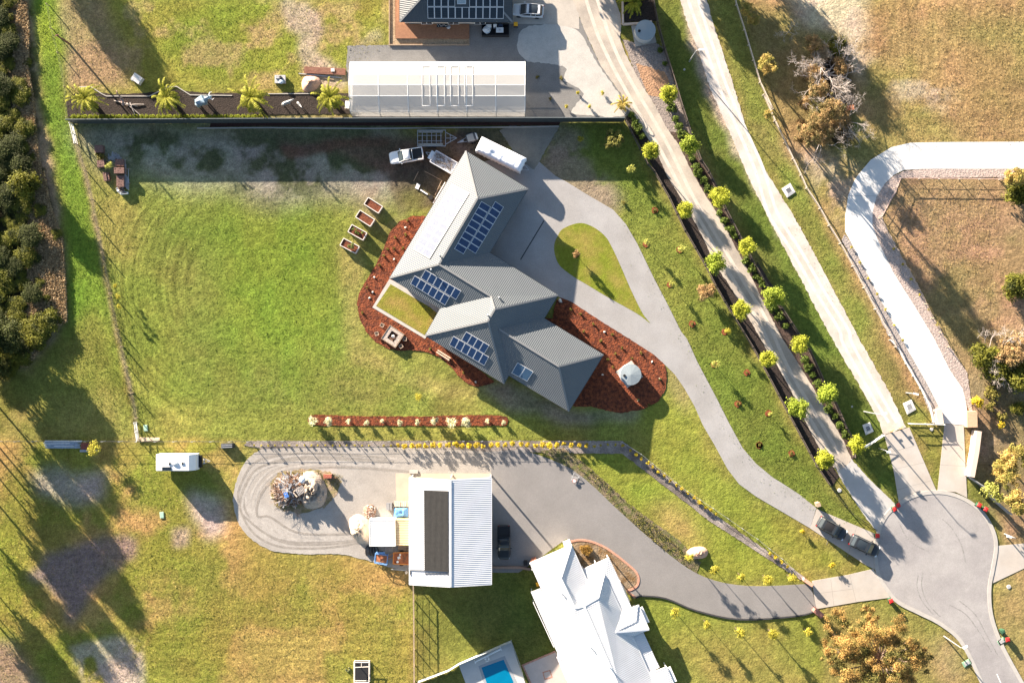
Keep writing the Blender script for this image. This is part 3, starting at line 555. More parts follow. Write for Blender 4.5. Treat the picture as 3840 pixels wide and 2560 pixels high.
# ================================================================== generic vegetation
def leaf_arrays(clumps, n, size, seed, flat=0.35):
    rs = np.random.RandomState(seed); cl = np.array([c[:3] for c in clumps], float); rr = np.array([c[3] for c in clumps], float)
    p = rr ** 2; idx = rs.choice(len(cl), n, p=p / p.sum())
    d = rs.normal(size=(n, 3)); d /= np.linalg.norm(d, axis=1)[:, None]; d[:, 2] = np.where(rs.rand(n) < 0.75, np.abs(d[:, 2]), d[:, 2])
    rad = rr[idx] * np.clip(np.abs(rs.normal(0.85, 0.33, n)), 0.2, 1.7); c = cl[idx] + d * rad[:, None] * np.array([1, 1, 0.8])
    nrm = d * 0.7 + rs.normal(size=(n, 3)) * 0.5 + np.array([0, 0, flat]); nrm /= np.linalg.norm(nrm, axis=1)[:, None]
    a = np.cross(nrm, rs.normal(size=(n, 3))); a /= np.linalg.norm(a, axis=1)[:, None]; b = np.cross(nrm, a)
    s = size * (0.6 + 0.8 * rs.rand(n))[:, None]; a = a * s; b = b * s * 0.62
    v = np.stack([c - a, c - b * 0.9, c + a, c + b * 0.9], 1).reshape(-1, 3); cv = rs.rand(len(cl))
    return v, np.clip(0.6 * cv[idx] + 0.4 * rs.rand(n), 0, 1)
def leaf_mesh(name, clumps, n, size, seed, m, flat=0.35):
    v, var = leaf_arrays(clumps, n, size, seed, flat); me = bpy.data.meshes.new(name)
    me.vertices.add(len(v)); me.vertices.foreach_set("co", v.astype(np.float32).ravel())
    me.loops.add(4 * n); me.loops.foreach_set("vertex_index", np.arange(4 * n, dtype=np.int32)); me.polygons.add(n)
    me.polygons.foreach_set("loop_start", np.arange(0, 4 * n, 4, dtype=np.int32)); me.update(calc_edges=True)
    at = me.attributes.new("var", 'FLOAT', 'FACE'); at.data.foreach_set("value", var.astype(np.float32)); me.materials.append(m)
    return me
def crown_clumps(rng, R0, H0, z0, n, rc):
    out = []
    for i in range(n):
        t = rng.uniform(0, 2 * math.pi); u = rng.random() ** 0.5; z = rng.random()
        r = R0 * u * math.sqrt(max(0.05, 1 - (2 * z - 1) ** 2 * 0.7))
        out.append((r * math.cos(t), r * math.sin(t), z0 + z * H0, rc * rng.uniform(0.7, 1.3)))
    return out
M_BARK = mat("bark", (0.12, 0.085, 0.06), 0.9, 0.3, 6)
M_PALEWOOD = mat("dead_wood", (0.42, 0.37, 0.34), 0.9, 0.25, 4)
def lm(name, col, tr=0.25, c2=None): return mat(name, col, 0.7, 0.25, 0.8, leafvar=True, transl=tr, spec=0.2, col2=c2, c2scale=0.55, c2pos=0.52, c2soft=0.08)
F_LIME = lm("lime_foliage", (0.33, 0.35, 0.035)); F_GREEN = lm("green_foliage", (0.10, 0.14, 0.025)); F_DARK = lm("dark_foliage", (0.05, 0.06, 0.015))
F_YEL = lm("yellow_foliage", (0.50, 0.38, 0.03)); F_ORANGE = lm("orange_foliage", (0.36, 0.19, 0.05)); F_CREAM = lm("cream_foliage", (0.62, 0.60, 0.38))
F_STRAW = lm("straw_grass", (0.42, 0.31, 0.18)); F_OLIVE = lm("olive_foliage", (0.17, 0.15, 0.035)); F_PALM = lm("palm_frond", (0.27, 0.27, 0.03), 0.3); F_PALMY = lm("yellow_palm_frond", (0.42, 0.32, 0.08), 0.3)
F_RUST = lm("rust_foliage", (0.34, 0.22, 0.10), .25, (0.17, 0.15, 0.06))
VC = {}
def tree_protos(key, m, R0, H0, z0, ncl, rc, nleaf, size, trunk_r, variants=3, lean=0.0, limbs=5, bark=None):
    out = []
    for k in range(variants):
        rng = random.Random(hash(key) % 1000 + k * 17 if False else sum(map(ord, key)) + k * 17)
        cl = crown_clumps(rng, R0, H0, z0, ncl, rc)
        me = leaf_mesh("crown", cl, nleaf, size, k * 7 + len(key), m)
        mb = MB(); top = z0 + H0 * 0.55
        mb.tube([(0, 0, -0.1), (trunk_r * 0.5, 0, top * 0.5), (0, trunk_r, top)], [trunk_r, trunk_r * 0.8, trunk_r * 0.35], 6)
        for j in range(limbs):
            c = cl[j % len(cl)]; zb = z0 * rng.uniform(0.55, 1.0); mb.tube([(0, 0, zb), (c[0] * 0.5, c[1] * 0.5, (zb + c[2]) / 2 + 0.1), (c[0], c[1], c[2])], [trunk_r * 0.5, trunk_r * 0.35, trunk_r * 0.12], 5)
        tm = bpy.data.meshes.new("trunk"); tm.from_pydata([tuple(q) for q in mb.v], [], mb.f); tm.materials.append(bark or M_BARK); tm.update()
        out.append((me, tm))
    VC[key] = out; return out
def plant(key, name, label, cat, p, h_img=1.0, sc=1.0, group=None, rz=None, trunk=True, kind=None):
    i = plant.n; plant.n += 1; me, tm = VC[key][i % len(VC[key])]
    pos = w(p, h_img * (sc[2] if isinstance(sc, tuple) else sc)); rz = (i * 2.399) % 6.283 if rz is None else rz
    r = thing(name, label, cat, (pos.x, pos.y, 0), rz, group, sc)
    c = bpy.data.objects.new("crown", me); COL.objects.link(c); c.parent = r
    if trunk:
        t = bpy.data.objects.new("trunk", tm); COL.objects.link(t); t.parent = r
    return r
plant.n = 0
# ================================================================== buildings
M_ROOFG = mat("grey_roof_steel", (0.115, 0.128, 0.140), 0.5, 0.04, 0.4, corr=0.28, spec=0.35, metal=0.08)
M_ROOFW = mat("white_roof_steel", (0.60, 0.61, 0.63), 0.5, 0.06, 0.4, corr=0.28, spec=0.3)
M_ROOFN = mat("charcoal_roof_steel", (0.06, 0.07, 0.08), 0.5, 0.05, 0.4, corr=0.28)
M_SHEDW = mat("white_ribbed_steel", (0.58, 0.60, 0.64), 0.5, 0.06, 0.4, corr=0.28, spec=0.3)
M_CAPG = mat("grey_flashing", (0.20, 0.205, 0.21), 0.5, 0.05, 2); M_CAPW = mat("white_flashing", (0.75, 0.76, 0.78), 0.5, 0.03, 2)
M_GUTD = mat("dark_gutter", (0.07, 0.075, 0.08), 0.5, 0.05, 2)
M_WALLB = mat("brown_brick_wall", (0.30, 0.20, 0.15), 0.9, 0.15, 5); M_WALLW = mat("cream_render", (0.62, 0.58, 0.52), 0.9, 0.05, 2)
M_GLASS = mat("window_glass", (0.03, 0.04, 0.05), 0.08, 0.0, spec=0.6); M_WHITE = mat("white_paint", (0.75, 0.75, 0.74), 0.5, 0.04, 2)
M_BLACK = mat("black_plastic", (0.02, 0.02, 0.022), 0.6, 0.1, 4); M_STEEL = mat("galvanised_steel", (0.45, 0.46, 0.48), 0.45, 0.12, 5, metal=0.5)
M_TIMB = mat("weathered_timber", (0.36, 0.27, 0.19), 0.85, 0.25, 5); M_DTIMB = mat("brown_timber", (0.20, 0.11, 0.07), 0.85, 0.25, 5)
def plane_of(tr):
    a, b, c = tr; n = (b - a).cross(c - a).normalized()
    return a, (n if n.z > 0 else -n)
def on_plane(p, pl, up=0.0):
    a, n = pl; g = w(p, 0); C = Vector((0, 0, CAMH)); d = g - C; t = (a - C).dot(n) / d.dot(n)
    return C + d * t + n * up
def roof_build(T_, pts, faces, loop, caps, m, capm, gutm, wallm, inset=0.55, off=None, fas=0.2, wall=True, flat_eave=None):
    X = {k: w((x, y), h) for k, (x, y, h) in pts.items()}
    mb = MB()
    for f in faces:
        q = [X[k] for k in f.split()]; n = Vector((0, 0, 0))
        for i in range(len(q)):
            n += (q[i] - q[0]).cross(q[(i + 1) % len(q)] - q[0])
        n.normalize()
        if n.z < 0: n = -n; q.reverse()
        u = Vector((0, 0, 1)).cross(n); u = u.normalized() if u.length > 1e-3 else Vector((1, 0, 0)); v = n.cross(u)
        mb.face(q, 0, [(p.dot(u), p.dot(v)) for p in q])
    lp = [X[k] for k in loop.split()]
    for i in range(len(lp)):
        a, b = lp[i], lp[(i + 1) % len(lp)]; mb.face([a, b, b - Vector((0, 0, fas)), a - Vector((0, 0, fas))], 1)
    mb.face([p - Vector((0, 0, fas)) for p in lp], 1)
    r = mb.build("roof", [m, gutm], T_, off=off)
    cb = MB()
    for e in caps.split():
        a, b = e.split('-'); cb.bar(X[a] + Vector((0, 0, 0.03)), X[b] + Vector((0, 0, 0.03)), 0.26, 0.05)
    if cb.f: cb.build("ridge_cap", capm, r, off=off)
    gb_ = MB()
    for i in range(len(lp)):
        a, b = lp[i], lp[(i + 1) % len(lp)]; d = (b - a); d.z = 0; L_ = d.length; d.normalize(); nn = Vector((d.y, -d.x, 0))
        if Vector((0, 0, 1)).dot((lp[1] - lp[0]).cross(lp[2] - lp[1])) < 0: pass
        gb_.bar(a + nn * 0.0 - Vector((0, 0, 0.06)), b - Vector((0, 0, 0.06)), 0.13, 0.11)
    gb_.build("gutter", gutm, r, off=off)
    if wall:
        poly = ccw([(p.x, p.y) for p in lp]); ins = offset_poly(poly, -inset); wb = MB(); wb.prism(ins, 0.0, min(p.z for p in lp) - fas + 0.01, top=False)
        wb.build("wall", wallm, T_, off=off)
    return X, r
def window(parent, a, b, z0, z1, off, name="window", inn=0.05):     # a,b world xy on the wall face
    a, b = Vector((*a, 0)), Vector((*b, 0)); mb = MB(); mid = (a + b) / 2; d = b - a; M_ = None
    mb.bar((a.x, a.y, (z0 + z1) / 2), (b.x, b.y, (z0 + z1) / 2), 0.06, z1 - z0)
    o = mb.build(name, M_GLASS, parent, off=off); fb = MB()
    for z in (z0, z1): fb.bar((a.x, a.y, z), (b.x, b.y, z), 0.1, 0.07)
    for p in (a, b, mid): fb.box((p.x, p.y, (z0 + z1) / 2), (0.07, 0.1, z1 - z0), math.atan2(d.y, d.x))
    fb.build("frame", M_WHITE if name == "window" else M_GUTD, o, off=off)
M_CELL = mat("blue_solar_cell", (0.012, 0.035, 0.10), 0.25, 0.25, 1.2, spec=0.6); M_CELLK = mat("black_solar_cell", (0.012, 0.02, 0.03), 0.3, 0.15, 1.2, spec=0.5)
M_CELLHAZE = mat("sun_hazed_solar_cell", (0.09, 0.11, 0.17), 0.6, 0.12, 1.2, spec=0.5); M_FRAME = mat("silver_panel_frame", (0.62, 0.64, 0.67), 0.4, 0.03, 2)  # first cell colour is lightened to carry the sun's haze on the glass
M_LINE = mat("cell_grid", (0.05, 0.10, 0.20), 0.3, 0.0); M_LINEK = mat("cell_grid_black", (0.07, 0.10, 0.13), 0.3, 0.0)
def solar(parent, corners, nr, nc, pl, off, cell, line, gap=0.045, names="solar_panel", cr=6, cc=10, up=0.10):
    TL, TR, BR, BL = [on_plane(p, pl, up) for p in corners]; n = pl[1]
    def at(u, v): return (TL * (1 - u) + TR * u) * (1 - v) + (BL * (1 - u) + BR * u) * v
    for i in range(nr):
        for j in range(nc):
            u0, u1, v0, v1 = j / nc, (j + 1) / nc, i / nr, (i + 1) / nr; wu = (TR - TL).length / nc; wv = (BL - TL).length / nr
            gu, gv = gap / wu / nc, gap / wv / nr; mb = MB()
            c4 = [at(u0 + gu / 4, v0 + gv / 4), at(u1 - gu / 4, v0 + gv / 4), at(u1 - gu / 4, v1 - gv / 4), at(u0 + gu / 4, v1 - gv / 4)]
            lo_ = [q - n * 0.05 for q in c4]; mb.mesh(c4 + lo_, [(3, 2, 1, 0), (0, 1, 5, 4), (1, 2, 6, 5), (2, 3, 7, 6), (3, 0, 4, 7)], 0)
            gu *= 1.6; gv *= 1.6
            mb.face([q + n * 0.004 for q in (at(u0 + gu, v1 - gv), at(u1 - gu, v1 - gv), at(u1 - gu, v0 + gv), at(u0 + gu, v0 + gv))], 1)
            for k in range(1, cc):
                a = v0 + (v1 - v0) * k / cc if wv > wu else None
                if a is None:
                    a = u0 + (u1 - u0) * k / cc; e = 0.007 / wu / nc; mb.face([q + n * 0.007 for q in (at(a - e, v1 - gv), at(a + e, v1 - gv), at(a + e, v0 + gv), at(a - e, v0 + gv))], 2)
                else:
                    e = 0.007 / wv / nr; mb.face([q + n * 0.007 for q in (at(u0 + gu, a + e), at(u1 - gu, a + e), at(u1 - gu, a - e), at(u0 + gu, a - e))], 2)
            mb.build(names, [M_FRAME, cell, line], parent, off=off)
def vent(parent, p, pl, off, m=None, r=0.09, h=0.5):
    q = on_plane(p, pl); mb = MB(); mb.lathe([(r, -0.1), (r, h * 0.7), (r * 1.7, h * 0.72), (r * 1.5, h), (0.01, h * 1.1)], 10, q); mb.build("roof_vent", m or M_STEEL, parent, off=off, smooth=True)
# ---------------- grey house
E1, RG, RM, RS_ = 3.2, 5.75, 5.75, 6.5
def S_(c, r, x, y, h): return (*T(c, r, x, y), h)
GP = dict(N=(1745.9, 566.3, E1), NE=(1980.8, 708, E1), R1=(1789.7, 745.4, RG), Wc=(1461.5, 1041.8, E1), R2=(1646, 990.8, RG), V1=(1836.5, 947, E1),
          R3=(1840.7, 1111, RM), V2=(1650.7, 1156.6, E1), E=(2092.6, 1106.4, E1), R4=(1854.8, 1159.6, RS_), R5=(1830, 1203.4, RS_), SW=(1594, 1257.3, E1),
          S=(1889.6, 1438, E1), V3=(2040.3, 1193.6, E1), V4=(1907.7, 1406.9, E1), R7=(1871, 1234, 5.5), R6=(2095.6, 1373.3, 5.5), E2=(2262.7, 1329.5, E1), S2=(2133, 1541.3, E1))
base = w((1860, 1120)); goff = (base.x, base.y, 0)
gh = thing("house", "large angular grey steel-roofed house with solar arrays in the centre lawn", "house", goff)
GX_, groof = roof_build(gh, GP, ["N NE R1", "N R1 R2 Wc", "NE V1 R2 R1", "Wc R2 R3 V2", "R2 V1 E R4 R3", "V2 R3 R4 R5 SW", "SW R5 S", "R4 E V3 R7 R5", "R5 R7 V4 S", "V3 E2 R6 R7", "R7 R6 S2 V4", "E2 S2 R6"],
    "N Wc V2 SW S V4 S2 E2 V3 E V1 NE", "N-R1 NE-R1 R1-R2 Wc-R2 R2-R3 R3-R4 R4-E R4-R5 R5-SW R5-S R7-R6 R6-E2 R6-S2", M_ROOFG, M_CAPG, M_GUTD, M_WALLB, 0.6, goff)
pA = plane_of((GX_['N'], GX_['Wc'], GX_['R1'])); pB = plane_of((GX_['NE'], GX_['V1'], GX_['R1'])); pC = plane_of((GX_['Wc'], GX_['V2'], GX_['R2']))
pD = plane_of((GX_['SW'], GX_['S'], GX_['R5'])); pE = plane_of((GX_['V4'], GX_['S2'], GX_['R6'])); pF = plane_of((GX_['E'], GX_['V1'], GX_['R2'])); pG = plane_of((GX_['V2'], GX_['SW'], GX_['R5']))
solar(groof, P(1, 1, "1755,118 1905,205 1557,778 1410,690"), 10, 2, pA, goff, M_CELLHAZE, mat("sun_hazed_cell_grid", (0.16, 0.19, 0.26), 0.5, 0))  # sunlit array: cells and grid lines paled to imitate sun glare
solar(groof, P(1, 1, "2010,268 2095,320 1852,737 1770,688"), 8, 1, pB, goff, M_CELL, M_LINE)
solar(groof, P(1, 1, "2132,268 2208,320 1959,732 1885,686"), 8, 1, pB, goff, M_CELL, M_LINE)
solar(groof, P(1, 1, "1518,870 1835,1058 1790,1137 1478,945"), 1, 6, pC, goff, M_CELL, M_LINE)
solar(groof, P(1, 1, "1424,922 1735,1110 1693,1186 1385,995"), 1, 6, pC, goff, M_CELL, M_LINE)
solar(groof, P(1, 1, "1878,1415 2083,1537 2040,1612 1835,1490"), 1, 4, pD, goff, M_CELL, M_LINE)
solar(groof, P(1, 1, "1765,1455 2080,1639 2038,1717 1727,1532"), 1, 6, pD, goff, M_CELL, M_LINE)
solar(groof, P(2, 2, "98,205 237,288 182,373 42,298"), 1, 2, pE, goff, mat("blue_glass_collector", (0.05, 0.10, 0.17), 0.1, 0.1, 1, spec=0.6), M_LINE, names="solar_water_heater", cc=1)
for c_, r_, x, y, pl in ((1, 1, 2168, 1118, pF), (1, 1, 2070, 1275, pG), (1, 1, 1570, 872, pC), (1, 1, 1645, 750, pA)): vent(groof, T(c_, r_, x, y), pl, goff)
wl_ = ccw([(p.x, p.y) for p in [GX_[k] for k in "N Wc V2 SW S V4 S2 E2 V3 E V1 NE".split()]]); wl_ = offset_poly(wl_, -0.595)
for i in range(len(wl_)):
    a, b = Vector(wl_[i]), Vector(wl_[(i + 1) % len(wl_)]); L_ = (b - a).length
    if L_ < 3: continue
    nwin = 2 if L_ > 9 else 1
    for k in range(nwin):
        c0 = a.lerp(b, (k + 0.5) / nwin - 0.9 / L_); c1 = a.lerp(b, (k + 0.5) / nwin + 0.9 / L_); window(gh, c0, c1, 0.9, 2.1, goff)
# pergola beam post over the courtyard lawn
# ---------------- white house
def wp_(x, y, h): return (*W("%s,%s" % (x, y))[0], h)
WE = 2.7
WP = dict(a=wp_(297, 52, WE), b=wp_(45, 163, WE), r1=wp_(232, 255, 4.5), r2=wp_(318, 437, 4.5), c=wp_(392, 268, WE), e=wp_(497, 230, WE), g=wp_(460, 375, 4.4), r3=wp_(375, 425, 4.9),
          h=wp_(605, 462, WE), k=wp_(568, 585, 3.9), q=wp_(708, 420, WE), s=wp_(772, 568, WE), m=wp_(672, 608, WE), n=wp_(772, 835, WE), r4=wp_(600, 945, 4.9), n2=wp_(830, 965, WE),
          d=wp_(285, 702, WE), d2=wp_(210, 738, WE), j=wp_(460, 800, 4.0), d3=wp_(310, 970, WE), kk=wp_(345, 418, 3.9))
wb_ = w((2250, 2350)); woff = (wb_.x, wb_.y, 0)
wh = thing("house", "big white steel-roofed house with many hips at the bottom edge", "house", woff)
WX, wroof = roof_build(wh, WP, ["a b r1", "b d r2 r1", "a r1 r2 kk c", "c kk r2 r3 g e", "r2 d j r4 r3", "e g r3 r4 n2 n m k h", "h k s q", "k m s", "d2 j d", "d2 d3 r4 j"],
    "a b d d2 d3 r4 n2 n m s q h e c", "a-r1 b-r1 r1-r2 r2-r3 r3-g g-e r3-r4 k-s d2-j k-q", M_ROOFW, M_CAPW, M_WHITE, M_WALLW, 0.45, woff)
def leanto(name_, pts, parent, off, m, capm, gut, fas=0.15):
    mb = MB(); q = [w(p[:2], p[2]) for p in pts]; n = (q[1] - q[0]).cross(q[2] - q[0]).normalized()
    if n.z < 0: q.reverse(); n = -n
    u = Vector((0, 0, 1)).cross(n).normalized(); v = n.cross(u); mb.face(q, 0, [(p.dot(u), p.dot(v)) for p in q])
    for i in range(len(q)):
        a, b = q[i], q[(i + 1) % len(q)]; mb.face([a, b, b - Vector((0, 0, fas)), a - Vector((0, 0, fas))], 1)
    mb.face([p - Vector((0, 0, fas)) for p in q], 1); o = mb.build(name_, [m, gut], parent, off=off); return o
def wl3(s): return [wp_(*map(float, t.split(','))) for t in s.split()]
for s in ("365,200,2.25 527,128,2.25 499,232,2.55 393,269,2.55", "527,128,2.25 665,432,2.25 607,462,2.55 499,232,2.55", "50,340,2.2 108,318,2.5 285,703,2.5 220,730,2.2", "672,609,2.5 738,586,2.2 836,800,2.2 774,834,2.5", "772,835,2.75 880,795,2.6 960,980,2.6 830,965,2.75"):
    v_ = leanto("verandah_roof", wl3(s), wh, woff, M_ROOFW, M_CAPW, M_WHITE)
for x, y in ((370, 202), (445, 165), (522, 133), (600, 290), (660, 428), (55, 342), (120, 490), (215, 725), (736, 590), (834, 798), (875, 798)):
    q = w(wp_(x, y, 2.2)[:2], 2.2); pb = MB(); pb.box((q.x, q.y, 1.1), (0.12, 0.12, 2.2)); pb.build("verandah_post", M_WHITE, wh, off=woff)
for (x0, y0, x1, y1) in ((715, 435, 757, 530), (250, 50, 292, 33), (885, 800, 925, 890)):
    a, b = w(wp_(x0, y0, 2.3)[:2], 2.3), w(wp_(x1, y1, 2.3)[:2], 2.3); mb = MB(); mb.bar(a, b, 0.9, 0.08); mb.build("window_hood", M_WHITE, wh, off=woff)
for (a, b) in (((55, 200), (200, 130)), ((610, 300), (650, 390)), ((745, 620), (815, 770)), ((65, 400), (190, 670))):
    A_, B_ = w(wp_(*a, 1.5)[:2], 1.5), w(wp_(*b, 1.5)[:2], 1.5); window(wh, A_[:2], B_[:2], 0.4, 2.0, woff)
vent(wroof, wp_(237, 345, 0)[:2], plane_of((WX['b'], WX['d'], WX['r2'])), woff, M_WHITE)
vent(wroof, wp_(413, 672, 0)[:2], plane_of((WX['r3'], WX['d'], WX['r4'])), woff, M_WHITE)
vent(wroof, wp_(528, 795, 0)[:2], plane_of((WX['r3'], WX['n'], WX['r4'])), woff, M_WHITE)
# brick piers beside the garage
for (x, y, lab) in ((68, 140, "square red brick pier at the garage's left corner of the white house"), (268, 42, "white rendered pier at the garage's top corner of the white house")):
    q = w(wp_(x, y, 0)[:2]); t = thing("pier", lab, "pier", q); mb = MB(); mb.box((0, 0, 1.1), (0.75, 0.6, 2.2), 0.4); mb.build("shaft", M_BRICK if x < 100 else M_WALLW, t); mb = MB(); mb.box((0, 0, 2.25), (0.9, 0.75, 0.1), 0.4); mb.build("cap", M_BRICK if x < 100 else M_WHITE, t)
# ---------------- shed with open bay
SE_, SR_ = 4.35, 5.6
sxl, sxr, sxm = T(1, 2, 1376, 0)[0], T(1, 2, 2100, 0)[0], T(1, 2, 1738, 0)[0]
yt, yb = T(1, 2, 0, 1225)[1], T(1, 3, 0, 683)[1]; ytm, ybm = T(1, 2, 0, 1247)[1], T(1, 3, 0, 705)[1]
SP = dict(a=(sxl, yt, SE_), b=(sxl, yb, SE_), c=(sxr, yb, SE_), d=(sxr, yt, SE_), t=(sxm, ytm, SR_), u=(sxm, ybm, SR_))
sb = w((1690, 1990)); soff = (sb.x, sb.y, 0)
sh = thing("shed", "tall white steel shed with a long black mat on its roof", "shed", soff)
SXv, sroof = roof_build(sh, SP, ["a b u t", "t u c d"], "a b u c d t", "t-u", M_SHEDW, M_CAPW, M_CAPW, M_WALLW, 0.1, soff, fas=0.15, wall=False)
x0, x1 = SXv['a'].x + 0.15, SXv['c'].x - 0.15; y0, y1 = SXv['b'].y + 0.15, SXv['a'].y - 0.15; ymid = y1 - 3.6; xm = (x0 + x1) / 2
wm = mat("cream_cladding", (0.60, 0.58, 0.53), 0.6, 0.05, 1)
mb = MB()
mb.face([(x0, y0, 0), (x1, y0, 0), (x1, y0, SE_ - .12), (xm, y0, SR_ - .15), (x0, y0, SE_ - .12)]); mb.face([(x0, ymid, 0), (x0, y0, 0), (x0, y0, SE_ - .12), (x0, ymid, SE_ - .12)])
mb.face([(x1, y0, 0), (x1, ymid, 0), (x1, ymid, SE_ - .12), (x1, y0, SE_ - .12)]); mb.face([(x1, ymid, 0), (x0, ymid, 0), (x0, ymid, SE_ - .12), (xm, ymid, SR_ - .15), (x1, ymid, SE_ - .12)])
mb.build("wall", wm, sh, off=soff)
for (px_, py_) in ((x0, y1), (xm, y1), (x1, y1)):
    mb = MB(); mb.box((px_, py_, 2.1), (0.2, 0.2, 4.2)); mb.build("post", M_STEEL, sh, off=soff)
for k in range(2):
    yy = y0 + 2.5 + k * 7; mb = MB(); mb.box((x1 + 0.03, yy + 1.6, 1.6), (0.05, 3.2, 3.2)); mb.build("roller_door", M_WHITE, sh, off=soff)
pS = plane_of((SXv['a'], SXv['b'], SXv['u']))
mq = [on_plane(p, pS, 0.06) for p in P(1, 2, "1508,1333 1720,1340") + [T(1, 3, 1723, 570), T(1, 3, 1512, 560)]]
mb = MB(); mb.mesh(mq + [q - pS[1] * 0.05 for q in mq], [(3, 2, 1, 0), (0, 1, 5, 4), (1, 2, 6, 5), (2, 3, 7, 6), (3, 0, 4, 7)])
for i in range(21):
    a = mq[0].lerp(mq[1], i / 20) + pS[1] * 0.02; b = mq[3].lerp(mq[2], i / 20) + pS[1] * 0.02; mb.bar(a, b, 0.05, 0.03)
mb.build("pool_heating_mat", mat("black_rubber_mat", (0.05, 0.048, 0.045), 0.8, 0.15, 2, 0.01, 12), sroof, off=soff)
mb = MB(); g2 = [on_plane(T(1, 3, x, y), pS, 0.1) for x, y in ((1385, 556), (1722, 568), (1722, 600), (1385, 572))]
mb.tube(g2[:3], 0.05, 6); mb.tube([g2[0], on_plane(T(1, 3, 1385, 600), pS, 0.1)], 0.06, 6)
for i in range(17):
    a = on_plane(T(1, 3, 1518 + i * 12.3, 575), pS, 0.07); b = on_plane(T(1, 3, 1520 + i * 12.3, 598), pS, 0.07); mb.tube([a, b], 0.04, 5)
mb.build("pool_heating_pipe", M_BLACK, sroof, off=soff)
mb = MB(); q = w(T(1, 2, 1415, 1172)); t = thing("step", "small concrete step pad outside the shed's top wall", "step", q); mb.box((0, 0, 0.1), (1.3, 0.45, 0.2)); mb.build("slab", M_CONC, t)
# ---------------- containers beside the shed
def container(lab, c4, h, m, ribm, horiz=True, nrib=18, pitch=0.0):
    q = [w(p, h) for p in c4]; cx = sum(v.x for v in q) / 4; cy = sum(v.y for v in q) / 4; t = thing("shipping_container", lab, "container", (cx, cy, 0)); pts = [(v.x - cx, v.y - cy) for v in q]
    mb = MB(); mb.prism(ccw(pts), 0.12, h - 0.03); mb.build("body", m, t)
    rb = MB(); A, B, C_, D_ = [Vector((x, y, h)) for x, y in pts]
    for i in range(nrib):
        k = (i + 0.5) / nrib
        if horiz: rb.bar(A.lerp(D_, k), B.lerp(C_, k), (A - D_).length / nrib * 0.5, 0.05)
        else: rb.bar(A.lerp(B, k), D_.lerp(C_, k), (A - B).length / nrib * 0.5, 0.05)
    rb.build("roof_ribs", ribm, t)
    fb = MB()
    for a, b in ((A, B), (B, C_), (C_, D_), (D_, A)): fb.bar(a, b, 0.1, 0.12)
    for v in (A, B, C_, D_): fb.box((v.x, v.y, h / 2), (0.14, 0.14, h))
    fb.build("frame", m, t); return t
cw = mat("white_container_paint", (0.80, 0.80, 0.78), 0.5, 0.04, 1)
container("square flat white container roof left of the shed", P(1, 3, "1025,115 1248,115 1252,342 1027,342"), 2.6, cw, cw, nrib=16)
container("rusty cream ribbed container wedged against the shed's left wall", P(1, 3, "1250,115 1385,115 1385,335 1254,335"), 2.4, mat("cream_container_paint", (0.62, 0.46, 0.26), 0.6, 0.15, 1, col2=(0.40, 0.22, 0.10), c2scale=0.8, c2pos=0.62), mat("cream_rib", (0.72, 0.60, 0.40), 0.6, 0.1, 1), nrib=15)
# ---------------- north house
nb = w((1700, 20)); noff = (nb.x, nb.y, 0)
nh = thing("house", "dark-roofed house with long black solar array cut off by the top edge", "house", noff)
NP = dict(a=(1499, 82, 2.7), b=(1921, 83, 2.7), c=(1921, -190, 2.7), d=(1499, -190, 2.7), e=(1630, -62, 5.0), f=(1790, -62, 5.0))
NXv, nroof = roof_build(nh, NP, ["a b f e", "b c f", "c d e f", "d a e"], "a d c b", "a-e b-f c-f d-e e-f", M_ROOFN, M_CAPG, M_GUTD, M_WALLW, 0.5, noff)
mb = MB()  # west face cladding of paler sheets is the same roof; keep one material
pN = plane_of((NXv['a'], NXv['b'], NXv['f']))
solar(nroof, P(1, 0, "1535,62 2210,65 2207,168 1538,165"), 1, 11, pN, noff, M_CELLK, M_LINEK, cc=6)
solar(nroof, P(1, 0, "1535,-45 1780,-44 1780,60 1535,60"), 1, 4, pN, noff, M_CELLK, M_LINEK, cc=6)
solar(nroof, P(1, 0, "1905,-45 2210,-44 2210,62 1905,62"), 1, 5, pN, noff, M_CELLK, M_LINEK, cc=6)
solar(nroof, P(1, 0, "1796,-30 1878,-30 1876,38 1798,38"), 1, 1, pN, noff, mat("skylight_glass", (0.25, 0.32, 0.38), 0.1, 0.1, 1), M_LINE, names="skylight", cc=1, up=0.14)
for xx in (1600, 1700, 1800): A_ = w((xx, 75), 1.5); window(nh, (A_.x - .8, nb.y - 3.1 + 0.0), (A_.x + .8, nb.y - 3.1), 0.9, 2.2, noff)
# deck
dp = P(1, 0, "1253,-80 1300,-80 1345,215 1905,215 1903,340 1253,335")
t = thing("deck", "brown timber deck wrapping the dark-roofed top house", "deck", w(T(1, 0, 1500, 270)))
q0 = t.location
mb = MB(); mb.prism([(v.x - q0.x, v.y - q0.y) for v in [w(p, 0.35) for p in dp]], 0.02, 0.3); mb.build("base", M_DTIMB, t)
mb = MB(); ya, yb_ = w(T(1, 0, 0, 215), .35).y - q0.y, w(T(1, 0, 0, 340), .35).y - q0.y
xa, xb_ = w(T(1, 0, 1253, 0), .35).x - q0.x, w(T(1, 0, 1905, 0), .35).x - q0.x
n = 26
for i in range(n):
    y = ya + (yb_ - ya) * (i + .5) / n; mb.box(((xa + xb_) / 2, y, 0.32), (xb_ - xa, abs(yb_ - ya) / n * 0.86, 0.04))
mb.build("boards", mat("decking", (0.30, 0.15, 0.085), 0.7, 0.2, 3), t)
mb = MB()
for i in range(9):
    x = xa + 0.1 + i * 0.23; mb.box((x, (ya + 6 + ya) / 2, 0.32), (0.2, 6, 0.04))
mb.build("side_boards", MATS["decking"], t)
o = ribbon("garden_kerb", P(1, 0, "1200,-60 1200,400 1903,398 1903,345"), 0.12, 0.25, M_TIMB)
